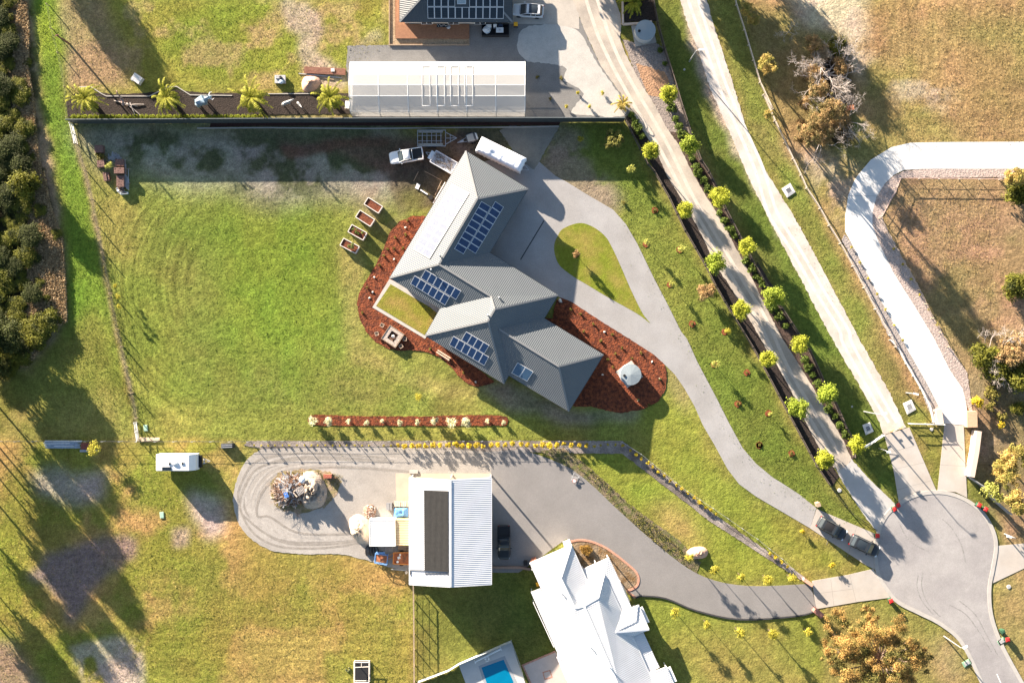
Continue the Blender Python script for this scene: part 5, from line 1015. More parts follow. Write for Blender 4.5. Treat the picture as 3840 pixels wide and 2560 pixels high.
for bed, its in (("left", [(1, 1, 1345, 565), (1, 1, 1243, 685), (1, 1, 1250, 590), (1, 1, 1185, 690), (1, 1, 1110, 830), (1, 1, 1150, 750), (1, 1, 1320, 680), (1, 1, 1000, 1030), (1, 1, 1360, 440), (1, 1, 960, 1250), (1, 2, 1850, 300), (1, 2, 1560, 90)]), ("right", [(2, 1, 565, 1220), (2, 1, 650, 1265), (2, 1, 765, 1350), (2, 1, 930, 1445), (2, 1, 680, 1417), (2, 1, 830, 1500), (2, 2, 830, 20), (2, 2, 1020, 80), (2, 2, 957, 130), (2, 2, 1188, 125), (2, 2, 1107, 170), (2, 2, 935, 250), (2, 2, 895, 180), (2, 2, 1350, 355), (2, 2, 1160, 538), (2, 2, 1255, 580)])):
    for i, (c, r, x, y) in enumerate(its): plant("low", "seedling", "small seedling in the red mulch %s of the grey house, %s from the top" % (bed, ordn(i)), "seedling", T(c, r, x, y), .2, (.55, .55, .9), "seedlings in the red mulch beds")
for i, (c, r, x, y) in enumerate(((1, 1, 1342, 503), (1, 1, 1243, 782), (1, 1, 1070, 942), (1, 1, 1027, 1122), (1, 1, 1055, 1070), (2, 1, 470, 1145), (2, 1, 862, 1422), (2, 2, 1282, 203), (2, 2, 1350, 355), (2, 2, 845, 315), (2, 2, 1160, 538), (1, 2, 1960, 378))):
    q = w(T(c, r, x, y)); t = thing("stone", "small pale stone lying in the red mulch beds, %s in a loop from the top" % ordn(i), "stone", (q.x, q.y, 0.05), i, "pale stones in the red mulch"); s_ = .32 if i == 5 else .17; mb = MB(); mb.blob((0, 0, .08), (s_, s_ * .8, s_ * .6), seed=i, n=8, rough=.2); mb.build("stone_body", M_WALLW, t, smooth=True); mb = MB(); mb.blob((s_ * .8, s_ * .5, .05), (s_ * .4, s_ * .35, s_ * .3), seed=i + 9, n=6, rough=.2); mb.build("chip", M_WALLW, t)
for i, (c, r, x, y) in enumerate(lg): plant("lush", "garden_plant", "dark green strappy plant in the lane's garden strips, %s from the top" % ordn(i), "plant", T(c, r, x, y), .4, .9 + .3 * ((i * 7) % 3) / 2, "strappy plants in the lane garden")
for i, (x, y, s) in enumerate(((1355, 440, 1.0), (1395, 560, .8))): plant("lush", "garden_plant", "%s leafy green bush below the lane's water tank" % ("larger" if i == 0 else "smaller"), "plant", T(2, 0, x, y), .4, s * .8)
for i, (x, y, s, lab) in enumerate(((630, 822, .75, "small lime bush on gravel, upper left of its group"), (845, 822, .75, "small lime bush on pale gravel nearest the lane"), (528, 940, .75, "small lime bush on dark gravel nearest the tunnel"), (735, 940, .75, "small lime bush on gravel beside the fence's right half"), (382, 870, .6, "small brown dead tuft on gravel right of the tunnel"), (272, 680, .7, "dark round tuft on gravel right of the tunnel"), (480, 685, .7, "dark tuft where pale gravel begins"))):
    plant("hedgeg" if i < 4 else "low", "shrub", lab, "shrub", T(2, 0, x, y), .4, s * 1.1)
# box hedge at fence behind palms : individual bushes
for i in range(34):
    x = 640 + i * 50
    p = T(0, 0, x, 1028) if x < 2352 else T(1, 0, x - 950 * 2.352, 1022); plant("hedgeh", "hedge_bush", "clipped lime hedge bush behind the palm garden, %s from the left" % ordn(i), "hedge bush", p, .7, (.62, .5, .8), "hedge bushes behind the palm garden")
for o in bpy.data.objects:
    if o.name.startswith("hedge_bush"): o.rotation_euler[2] = 0
# gold and rust trees in the east
for i, (x, y, key, s, lab) in enumerate(((1718, 22, "gold", .9, "golden tree at the top edge beside the pale rail fence"), (1730, 45, "gold", .75, "smaller golden tree just below the one at the top edge"), (1762, 150, "gold", 1.05, "golden tree beside the rail fence level with the dead tree"), (1765, 262, "gold", .6, "small orange tree on the rail fence halfway down"),
        (1880, 205, "gumr", .9, "rusty shrub left of the burnt ground, lower middle"), (1872, 165, "rust", .9, "olive-rust bush under the dead tree's left limbs"), (1895, 120, "scrub", 1.1, "grey scrub at the top of the burnt patch"), (1915, 285, "rust", .8, "small rusty bush right of the tall rusty trees"), (1875, 280, "gumr", (.8, .8, 1.5), "slim rusty tree in the middle of the dead tree group"), (1925, 200, "scrub", .9, "dry scrub inside the burnt patch's right side"), (1850, 240, "rust", .8, "rusty shrub leftmost beside the burnt ground"), (1868, 100, "rust", .9, "grey-rust shrub at the top of the dead tree group"), (1855, 165, "scrub", 1.2, "pale dry scrub left of the dead tree"), (1935, 150, "rust", 1.0, "yellowish shrub under the dead tree's right limbs"),
        (1905, 255, "gumr", (1.0, 1.0, 1.5), "rusty tree at the left end of the fallen orange beam"), (1935, 275, "rust", 1.0, "rusty tree just below the fallen orange beam"), (1860, 305, "gumr", 1.0, "rusty spreading tree at the lower left of the group"), (1890, 310, "gumr", (1.0, 1.0, 1.4), "rusty spreading tree second in the lower left group"), (1840, 285, "rust", .6, "small rusty bush at the group's lower left tip"), (1880, 130, "scrub", 1.0, "pale dry scrub above the dead tree's trunk"), (1925, 105, "bush", .7, "green bush at the top of the burnt ground"), (1940, 120, "bush", .5, "small green bush right of the one at the burnt ground's top"),
        (2330, 405, "gold", 1.2, "golden tree at the right edge by the paddock corner"), (2345, 440, "bush", (.9, .9, 1.2), "dark green tree at the right edge below the golden one"), (2335, 660, "bush", .9, "green bush at the right edge halfway down"), (2265, 815, "bush", 1.0, "dark tree at the left of the right-edge thicket"), (2290, 845, "bush", 1.0, "dark tree in the right-edge thicket's middle"), (2330, 800, "rust", 1.5, "rust-coloured tree at the top of the right-edge thicket"), (2345, 860, "bush", 1.1, "dark tree at the right-edge thicket's right"), (2310, 815, "rust", 1.3, "brown tree behind the bleached branches"),
        (2280, 900, "low", 3.0, "round grey-green bush below the bleached branches"), (2245, 928, "hedgey", 2.4, "yellow bush beside the white driveway's tan wing wall"), (2275, 935, "low", 2.0, "olive bush right of the yellow one"), (2300, 955, "low", 2.0, "olive bush on bare sand near the right edge"), (2300, 975, "hedgey", 1.4, "small yellow bush on bare sand near the right edge"), (2340, 940, "bush", .5, "small dark bush at the right edge on sand"),
        (2270, 1125, "young", 1.8, "bright lime bush leaning over the thin dark wall"), (2290, 1140, "young", 1.3, "smaller lime bush right of the dark wall"), (2330, 1050, "gold", 1.5, "large golden tree at the right edge, upper one"), (2315, 1095, "gold", 1.4, "large golden tree at the right edge, middle one"), (2340, 1150, "gold", 1.5, "large golden tree at the right edge, lower one"), (2300, 1075, "gold", 1.1, "golden tree left of the large right-edge ones"))):
    plant(key, "tree" if key in ("gold", "rust", "bush", "young", "gumr") else "bush", lab, "tree" if key in ("gold", "rust", "bush", "gumr") else "bush", (x * 1.63265, y * 1.63265), {"gumr": 6, "gold": 3.4, "rust": 2, "bush": 2, "low": .2, "hedgey": .6, "scrub": .5, "young": 1.7}[key], s)
for i in range(7):
    for (c, r, x0, y0, x1, y1, side) in ((3, 1, 830, 675, 1280, 1495, "left"), (3, 1, 1205, 690, 1660, 1490, "right")):
        k = i / 6
        if (side == "right" and i > 5): continue
        plant("hedgeg", "shrub", "tiny yellow shrub on the %s border of the white driveway, %s from the top" % (side, ordn(i)), "shrub", T(c, r, x0 + (x1 - x0) * k, y0 + (y1 - y0) * k), .4, .6, "tiny shrubs lining the white driveway")
# big orange tree near the cul-de-sac: one trunk, large broken crown
def bigtree(lab, centre_px, clumps, n, size, m, h, tr, name="tree", seed=1):
    cx = sum(c[0] for c in clumps) / len(clumps); base = w(centre_px); t = thing(name, lab, "tree", (base.x, base.y, 0)); cl = []
    rnd = random.Random(seed)
    for (p, z, r) in clumps_px(clumps):
        v = w(p, z) - base
        for k in range(9): cl.append((v.x + rnd.gauss(0, r * .62), v.y + rnd.gauss(0, r * .62), z + rnd.gauss(0, r * .45), r * rnd.uniform(.22, .5)))
    me = leaf_mesh("crown", cl, n, size, seed, m); o = bpy.data.objects.new("crown", me); COL.objects.link(o); o.parent = t
    mb = MB(); mb.tube([(0, 0, -.1), (0.2, 0.1, h * .3), (0, 0, h * .55)], [tr, tr * .8, tr * .5], 8)
    for c in cl[::3]: mb.tube([(0, 0, h * .3), (c[0] * .5, c[1] * .5, h * .5 + .3), (c[0], c[1], c[2])], [tr * .4, tr * .22, tr * .08], 5)
    mb.build("trunk", mat("pale_bark", (0.36, 0.26, 0.2), 0.9, 0.2, 4), t); return t
def clumps_px(c): return [((x * 1.63265, y * 1.63265), z, r) for x, y, z, r in c]
bt = [(1990, 1395, 5, .9), (2000, 1420, 5.5, 1.1), (1925, 1430, 4.5, 1.3), (1900, 1460, 5, 1.3), (1940, 1470, 6, 1.6), (1975, 1450, 6.5, 1.6), (2010, 1470, 7.5, 2.0), (2050, 1465, 7, 1.8), (2090, 1485, 6.5, 1.7), (2110, 1510, 5.5, 1.4), (2065, 1510, 7, 2.0), (2020, 1520, 7.5, 2.0), (1975, 1510, 6.5, 1.8), (1930, 1510, 5.5, 1.5), (1945, 1550, 5, 1.6), (1990, 1560, 6, 1.8), (2040, 1560, 6, 1.9), (2080, 1550, 5.5, 1.5), (1900, 1500, 4.5, 1.0), (2000, 1600, 5, 1.6), (2060, 1600, 5, 1.6)]
bigtree("huge orange-brown gum tree near the bottom right corner", (2010 * 1.63265, 1505 * 1.63265), bt, 62000, .10, lm("gum_foliage", (0.40,0.25,0.08), .25, (0.15, 0.14, 0.04)), 7.5, .35, seed=4)
bigtree("fallen-looking rusty tree in the middle of the dead tree group", (1900 * 1.63265, 290 * 1.63265), [(1905, 240, 3, .9), (1925, 255, 3, 1), (1885, 275, 3.5, 1), (1850, 300, 3, 1), (1875, 310, 3, 1.1), (1835, 312, 2.5, .8)], 5000, .13, F_RUST, 4, .16, seed=8)
# left forest
rnd = random.Random(11); fi = 0
EDGE = [(0, 60), (100, 70), (200, 85), (300, 105), (400, 120), (500, 135), (600, 150), (700, 152), (760, 150), (800, 110), (840, 80)]
def edge(y):
    for (y0, x0), (y1, x1) in zip(EDGE[:-1], EDGE[1:]):
        if y0 <= y <= y1: return x0 + (x1 - x0) * (y - y0) / (y1 - y0)
    return 70
FL = []
for y in range(-60, 860, 36):
    e = edge(max(0, y)) * .5
    e = edge(max(0, y))
    for x in (-30, -6, 12, 30, 50, 75):
        if x > e * .5 + rnd.uniform(-14, 14): continue
        FL.append((x + rnd.uniform(-9, 9), y + rnd.uniform(-14, 14), "bush" if rnd.random() < .7 else "tall", rnd.uniform(.3, .8)))
    for k in range(1): FL.append((e * rnd.uniform(.5, .95), y + rnd.uniform(-16, 16), rnd.choice(("scrub", "scrub", "bush", "rust")), rnd.uniform(.22, .42)))
FL += [(58, 425, "bush", (1, 1, 1.35)), (105, 735, "bush", .95), (75, 765, "bush", .95), (100, 772, "bush", .55), (88, 790, "bush", .5), (90, 483, "bush", .5), (20, 810, "bush", 1), (45, 820, "bush", .7), (65, 830, "bush", .35), (-25, 760, "tall", (.9, .9, .85)), (20, 775, "tall", (.8, .8, .7)), (-60, 830, "tall", (1, 1, 1)), (-20, 850, "tall", (.8, .8, .8)), (-75, 900, "tall", (1.1, 1.1, 1.1)), (-120, 950, "tall", (1, 1, 1.3)), (-90, 1010, "tall", (1.2, 1.2, 1.25)), (-140, 1070, "tall", (1.1, 1.1, 1.35)), (-60, 1075, "tall", (.8, .8, .9)), (-150, 1150, "tall", (1, 1, 1.2)), (-75, 1330, "tall", (.8, .8, .8)), (-110, 1370, "tall", (1, 1, 1)), (-50, 1400, "tall", (.6, .6, .6))]
vis = 0; VIS2 = []; KN = {}; FL.sort(key=lambda f: f[1])
for x, y, key, s in FL:
    if x > -15 and y > -15:
        lab = "%s green %s in the left-edge woodland, %s in planting order from the top" % ("dark" if key == "tall" else "bushy", "tree" if key == "tall" else "shrub", ordn(vis)); vis += 1
        KN[key] = KN.get(key, 0) + 1
        lab = "%s at the left woodland edge, %s of its kind from the top" % ({"tall": "dark tree", "bush": "olive shrub", "scrub": "dry straw-coloured bush", "rust": "rusty small bush"}[key], ordn(KN[key] - 1))
    else: lab = "tree just outside the left edge casting shade inward, %s from the top" % ordn(len(VIS2)); VIS2.append(1)
    plant(key, "tree" if key in ("tall", "bush") else "bush", lab, "tree" if key in ("tall", "bush") else "bush", (x * 1.63265, y * 1.63265), 4.5 if key == "tall" else (1.8 if key == "bush" else .6), ((s[0] * (.7 if x < -40 else 1), s[1] * (.7 if x < -40 else 1), s[2]) if isinstance(s, tuple) else (s, s, s * .55) if key != "tall" else (s * .8, s * .8, s * .32)), "trees and shrubs of the left-edge woodland")
# off-frame trees that throw the long shadows
for (x, y, s, lab) in ((-120, -370, (1.2, 1.2, 1.5), "tall tree beyond the top left corner casting a long shadow"), (-80, -350, (1.1, 1.1, 1.3), "second tall tree beyond the top left corner casting a long shadow"), (1510, -190, 1.1, "tree beyond the top edge left of the gravel track"), (1570, -150, 1.0, "tree beyond the top edge above the gravel track"), (1640, -110, .9, "tree beyond the top edge right of the gravel track"), (1690, -180, 1.2, "tree beyond the top edge above the golden trees"), (1250, -250, 1.3, "tree beyond the top edge above the silver car"), (1330, -160, .8, "tree beyond the top edge above the lane")):
    plant("tall", "tree", lab, "tree", (x * 1.63265, y * 1.63265), 4, s)
# dry grass belt (uncountable)
def grass_stuff(name, lab, poly, n, size, m, seed, h=.35):
    rs = np.random.RandomState(seed); xs = [p[0] for p in poly]; ysx = [p[1] for p in poly]; P_ = np.stack([rs.uniform(min(xs), max(xs), n * 3), rs.uniform(min(ysx), max(ysx), n * 3)], 1); ins = np.zeros(len(P_), bool)
    for i in range(len(poly)):
        x1, y1 = poly[i]; x2, y2 = poly[(i + 1) % len(poly)]
        if y1 == y2: continue
        ins ^= ((y1 > P_[:, 1]) != (y2 > P_[:, 1])) & (P_[:, 0] < (x2 - x1) * (P_[:, 1] - y1) / (y2 - y1) + x1)
    P_ = P_[ins][:n]; n = len(P_); P_ = P_ + (rs.normal(size=P_.shape) * 28 if name == 'grass_tufts' else 0); cl = [(random.Random(k).uniform(min(xs), max(xs)), random.Random(k + 999).uniform(min(ysx), max(ysx))) for k in range(60)]
    X = (P_[:, 0] - 1920) * PX; Y = -(P_[:, 1] - 1280) * PX; c = np.stack([X, Y, rs.rand(n) * h], 1)
    nr = rs.normal(size=(n, 3)) + np.array([0, 0, .2]); nr /= np.linalg.norm(nr, axis=1)[:, None]; a = np.cross(nr, rs.normal(size=(n, 3))); a /= np.linalg.norm(a, axis=1)[:, None]; b = np.cross(nr, a)
    s = size * (.5 + rs.rand(n))[:, None]; v = np.stack([c - a * s, c - b * s * .4, c + a * s, c + b * s * .4], 1).reshape(-1, 3); me = bpy.data.meshes.new(name)
    me.vertices.add(len(v)); me.vertices.foreach_set("co", v.astype(np.float32).ravel()); me.loops.add(4 * n); me.loops.foreach_set("vertex_index", np.arange(4 * n, dtype=np.int32)); me.polygons.add(n); me.polygons.foreach_set("loop_start", np.arange(0, 4 * n, 4, dtype=np.int32)); me.update(calc_edges=True)
    at = me.attributes.new("var", 'FLOAT', 'FACE'); at.data.foreach_set("value", rs.rand(n).astype(np.float32)); me.materials.append(m); o = bpy.data.objects.new(name, me); COL.objects.link(o); tag(o, lab, "grass", kind="stuff")
grass_stuff("dry_grass", "tall straw-coloured dry grass belt along the left woodland edge", P(0, 0, "170,-20 250,-20 270,300 260,600 310,900 330,1200 380,1552") + P(0, 1, "400,0 450,300 560,600 590,1000 600,1330 430,1430") + P(0, 2, "350,120 250,250 0,200") + P(0, 1, "0,1300 250,1150 250,700 150,300 60,0") + P(0, 0, "130,1300 120,800 130,400"), 90000, .13, F_STRAW, 3, .5)
grass_stuff("weeds", "weedy scrub growing along the upper edge of the lower drive", P(2, 2, "480,1010 560,1060 760,1250 900,1350 1040,1552 1150,1552 950,1330 700,1110 560,980") + P(2, 3, "560,0 700,140 900,280 920,250 760,100 640,0"), 5000, .1, F_OLIVE, 5, .5)
grass_stuff("weeds", "dry weeds fringing the rubbish mound in the gravel loop", D("620,1110 650,1085 720,1080 790,1090 780,1120 740,1100 640,1130 650,1170 630,1160"), 1500, .09, F_OLIVE, 6, .3)
grass_stuff("weeds", "clump of dry orange garden growth in the brick-edged bed", W("345,55 400,50 430,80 400,115 360,100"), 1800, .08, lm("orange_bush", (0.33, 0.20, 0.05)), 7, .7)
F_TUFT = lm("field_grass", (0.19, 0.185, 0.045), .3); F_TUFTS = lm("dry_field_grass", (0.33, 0.24, 0.10), .3); F_TUFTG = lm("lawn_grass", (0.13, 0.17, 0.025), .3)
grass_stuff("grass_tufts", "rough yellow-green grass tufts over the lower left field", D("0,1040 350,1060 520,1290 940,1330 940,1568 330,1568 0,1568"), 16800, .07, F_TUFT, 21, .10)
grass_stuff("grass_tufts", "dry tufts over the lower left field", D("0,1040 350,1060 520,1290 940,1330 940,1568 330,1568 0,1568"), 10400, .07, F_TUFTS, 22, .10)
grass_stuff("grass_tufts", "grass tufts over the top left lot", D("150,0 890,0 880,100 790,140 690,190 160,195"), 10400, .07, F_TUFT, 23, .10)
grass_stuff("grass_tufts", "lush grass tufts in the strip beside the left woodland", D("75,0 125,0 160,280 215,480 255,700 300,1000 180,1000 110,830 158,740 158,620 133,420 98,200"), 10400, .07, F_TUFTG, 24, .14)
grass_stuff("grass_tufts", "short sparse grass tufts on the main lawn", D("200,430 800,440 830,560 810,780 1000,900 980,960 1430,990 1430,1010 320,1010 240,600"), 18000, .07, F_TUFTG, 25, .06)
grass_stuff("grass_tufts", "dry tufts over the brown paddock beyond the rail fence", D("1990,0 2352,0 2352,320 2090,325 1990,300 1980,120"), 12000, .07, F_TUFTS, 26, .10)
grass_stuff("grass_tufts", "dry tufts inside the loop of the white driveway", D("2060,425 2290,425 2290,820 2220,820 2100,640 2035,500"), 8000, .07, F_TUFTS, 27, .10)
grass_stuff("grass_tufts", "tufts on the verge right of the gravel track", D("1660,60 1690,60 1800,330 2090,870 2120,950 2080,940 1900,620 1720,300"), 6400, .07, F_TUFT, 28, .08)
grass_stuff("grass_tufts", "grass tufts on the lawn right of the grey driveway", D("1440,330 1480,420 1870,1090 1980,1190 1900,1180 1740,1080 1620,860 1450,520 1400,450"), 10400, .07, F_TUFTG, 29, .06)
grass_stuff("fence_weeds", "tall weeds growing along the left wire fence", P(0, 1, "885,700 905,700 985,1080 1045,1400 1080,1552 1050,1552 1015,1400 950,1080") + [(475, 1430), (508, 1610), (516, 1660), (506, 1660), (462, 1430)], 3200, .10, F_OLIVE, 31, .6)
# ---------------- palms
def palm_mesh(seed, R0, nf, m):
    rnd = random.Random(seed); mb = MB()
    for i in range(nf):
        az = i * 2.39996 + rnd.uniform(-.2, .2); el = rnd.uniform(.15, 1.2) if i > nf * .4 else rnd.uniform(-.35, .5); L_ = R0 * rnd.uniform(.8, 1.1) / max(.75, math.cos(el) + .25)
        p = Vector((0, 0, 0)); pts = [p.copy()]; e = el
        for k in range(9): e -= .17 + .02 * k; p = p + Vector((math.cos(az) * math.cos(e), math.sin(az) * math.cos(e), math.sin(e))) * L_ / 9; pts.append(p.copy())
        side = Vector((-math.sin(az), math.cos(az), 0)); mb.tube(pts, [.035 * (1 - k / 11) for k in range(10)], 3)
        for k in range(1, 10):
            for h in (0, .5):
                if k + h > 9: continue
                q = pts[k].lerp(pts[min(9, k + 1)], h); d = (pts[k] - pts[k - 1]).normalized(); ll = R0 * .17 * math.sin(math.pi * min(1, (k + h) / 9.6) ** .8) * .5 + .07
                for s in (-1, 1):
                    tip = q + side * s * ll * .8 + d * ll * .75 + Vector((0, 0, -.12 * ll)); mb.face([q, q + d * .16, tip])
    return mb
t0s = []
for i, (c, x, y, R0, lab) in enumerate(((0, 735, 860, 2.75, "large green date palm at the left end of the palm garden"), (0, 1455, 850, 2.6, "large green date palm second from the left in the palm garden"), (0, 2200, 855, 3.1, "largest green date palm in the middle of the palm garden"), (1, 668, 850, 2.75, "large date palm at the right end beside the white tunnel"))):
    h = 3.0; q = w(T(c, 0, x, y), h + .6); t = thing("palm_tree", lab, "palm", (q.x, q.y, 0), group="date palms in the palm garden"); o = palm_mesh(i, R0 * 1.12, 58, F_PALM).build("crown", F_PALM, t); o.location = (0, 0, h)
    me_ = o.data; at = me_.attributes.new("var", 'FLOAT', 'FACE'); rs = np.random.RandomState(i); at.data.foreach_set("value", rs.rand(len(me_.polygons)).astype(np.float32))
    mb = MB(); mb.lathe([(.35, -.1), (.38, .4), (.34, .9), (.42, 1.4), (.3, h)], 12); mb.build("trunk", M_BARK, t, smooth=True)
for i, (x, y, R0, lab) in enumerate(((1025, 905, 1.7, "small yellowing palm at the lane beside the fence corner"), (1130, 10, 2.6, "green palm in the walled black bed at the top edge"))):
    h = 1.2; q = w(T(2, 0, x, y), h + .4); t = thing("palm_tree", lab, "palm", (q.x, q.y, 0)); m = F_PALMY if i == 0 else F_PALM; o = palm_mesh(20 + i, R0, 26 if i == 0 else 46, m).build("crown", m, t); o.location = (0, 0, h)
    me_ = o.data; at = me_.attributes.new("var", 'FLOAT', 'FACE'); at.data.foreach_set("value", np.random.RandomState(i).rand(len(me_.polygons)).astype(np.float32))
    mb = MB(); mb.lathe([(.2, -.1), (.22, .4), (.2, .9), (.15, h)], 10); mb.build("trunk", M_BARK, t, smooth=True)
# ---------------- dead trees
def branchy(seed, base_dirs, L0, r0, depth=4, up=.35):
    rnd = random.Random(seed); mb = MB()
    def grow(p, d, L_, r, n):
        pts = [p.copy()]; q = p.copy(); dd = d.copy(); rs = [r]
        for k in range(4):
            dd = (dd + Vector((rnd.gauss(0, .22), rnd.gauss(0, .22), rnd.gauss(0, .15)))).normalized(); q = q + dd * L_ / 4; q.z = max(q.z, .05); pts.append(q.copy()); rs.append(r * (1 - .15 * (k + 1)))
            if n > 0 and k >= 1:
                for _ in range(1 if n > 2 else 2):
                    nd_ = (dd + Vector((rnd.gauss(0, .75), rnd.gauss(0, .75), rnd.uniform(-.2, .5)))).normalized(); grow(q, nd_, L_ * rnd.uniform(.45, .65), r * .5, n - 1)
        mb.tube(pts, rs, 4, cap=False)
    for d in base_dirs: grow(Vector((0, 0, d[3] if len(d) > 3 else 1.0)), Vector(d[:3]).normalized(), L0, r0, depth)
    mb.tube([(0, 0, -.1), (0, 0, 1.2)], [r0 * 1.6, r0 * 1.1], 7); return mb
for i, (x, y, dirs, L0, r0, lab) in enumerate(((1903, 170, [(.5, .8, .5), (.8, .3, .4), (-1, -.1, .35), (.2, -.6, .5), (-.3, .6, .6), (.5, -.2, .4)], 3.6, .13, "large bleached dead tree with spreading bare branches in the burnt patch"), (1905, 215, [(.6, -.3, .3), (-.7, -.5, .3), (.1, -.8, .3), (-.5, .4, .3)], 2.4, .06, "grey dead shrub below the large bleached tree"),
        (1945, 280, [(.9, .2, .4), (.6, -.6, .3), (-.2, -.9, .3), (.2, .6, .3)], 2.6, .07, "bare branches hanging right of the fallen orange beam"), (1888, 325, [(.9, -.3, .4), (.3, -.9, .3), (-.5, -.6, .3), (.6, .5, .3)], 2.6, .06, "bare white twigs at the bottom of the burnt patch"), (1812, 72, [(.7, -.3, .3), (-.7, .2, .3), (.2, .8, .3), (0, -.8, .3), (.7, .5, .3)], 1.3, .03, "pale bare shrub by the white sand at the top right"),
        (1925, 135, [(.5, .7, .4), (-.6, .6, .3), (.8, -.3, .4), (-.2, .9, .5)], 2.6, .06, "grey bare branches fanning above the large dead tree"), (1875, 190, [(-1, .2, .3), (-.8, -.4, .3), (-.5, .7, .3)], 2.8, .06, "bleached bare branches reaching left of the large dead tree"), (1918, 235, [(.3, -.7, .3), (.8, .1, .3), (-.6, .1, .3), (0, .8, .3)], 2.2, .05, "dense grey twigs in the burnt hollow above the orange beam"),
        (2300, 820, [(.2, .9, .5), (-.8, .2, .3), (.1, -1, .2), (.7, -.1, .3)], 3.2, .11, "bleached bare branches sprawling over the right-edge thicket"))):
    q = w((x * 1.63265, y * 1.63265), 1.5); t = thing("dead_tree", lab, "dead tree", (q.x, q.y, 0)); branchy(i + 3, dirs, L0, r0, 4 if L0 > 2 else 3).build("branches", M_PALEWOOD, t)
a, b = w(T(3, 0, 630, 978), .9), w(T(3, 0, 855, 945), .9); t = thing("steel_beam", "wide rusty orange beam lying across the burnt patch", "beam", (a.x, a.y, 0)); mb = MB(); d = b - a; mb.bar((0, 0, .8), (d.x, d.y, .8), .75, .12); mb.build("plate", mat("rust_steel", (0.40, 0.15, 0.07), 0.8, 0.15, 3), t)
mb = MB(); mb.bar((d.x * .06, d.y * .06, .4), (d.x * .94, d.y * .94, .4), .12, .7); mb.build("web", MATS["rust_steel"], t)
# ================================================================== vehicles
def ring(x, hw, zb, zt, r=0.12, crown=0.03):
    return [(x, -hw * .92, zb), (x, -hw, zb + r), (x, -hw, zt - r), (x, -hw * .93, zt - r * .2), (x, -hw * .6, zt + crown * .6), (x, 0, zt + crown), (x, hw * .6, zt + crown * .6), (x, hw * .93, zt - r * .2), (x, hw, zt - r), (x, hw, zb + r), (x, hw * .92, zb)]
def glassring(x, hw, zb, zt):
    return [(x, -hw, zb), (x, -hw * .86, zt - .03), (x, -hw * .72, zt), (x, hw * .72, zt), (x, hw * .86, zt - .03), (x, hw, zb)]
M_TYRE = mat("tyre_rubber", (0.018, 0.018, 0.018), 0.85, 0.1, 5); M_RIM = mat("alloy_rim", (0.5, 0.5, 0.52), 0.35, 0.05, 3, metal=0.7); M_HL = mat("headlight_glass", (0.6, 0.65, 0.7), 0.1, 0); M_TL = mat("tail_light", (0.35, 0.01, 0.01), 0.3, 0)
def paint_m(n, c, r=.28): return mat(n, c, r, 0.03, 1, spec=.5, metal=0.0)
def wheel(t, x, y, r=.36, wd=.24):
    M_ = Matrix.Rotation(R(90), 3, 'X'); mb = MB(); mb.lathe([(r * .6, -wd / 2), (r * .95, -wd / 2), (r, -wd / 3), (r, wd / 3), (r * .95, wd / 2), (r * .6, wd / 2)], 16, M=M_); o = mb.build("wheel", M_TYRE, t, smooth=False); o.location = (x, y, r)
    mb = MB(); mb.lathe([(r * .6, -wd * .4), (r * .62, wd * .4)], 12, M=M_); mb.build("rim", M_RIM, o)
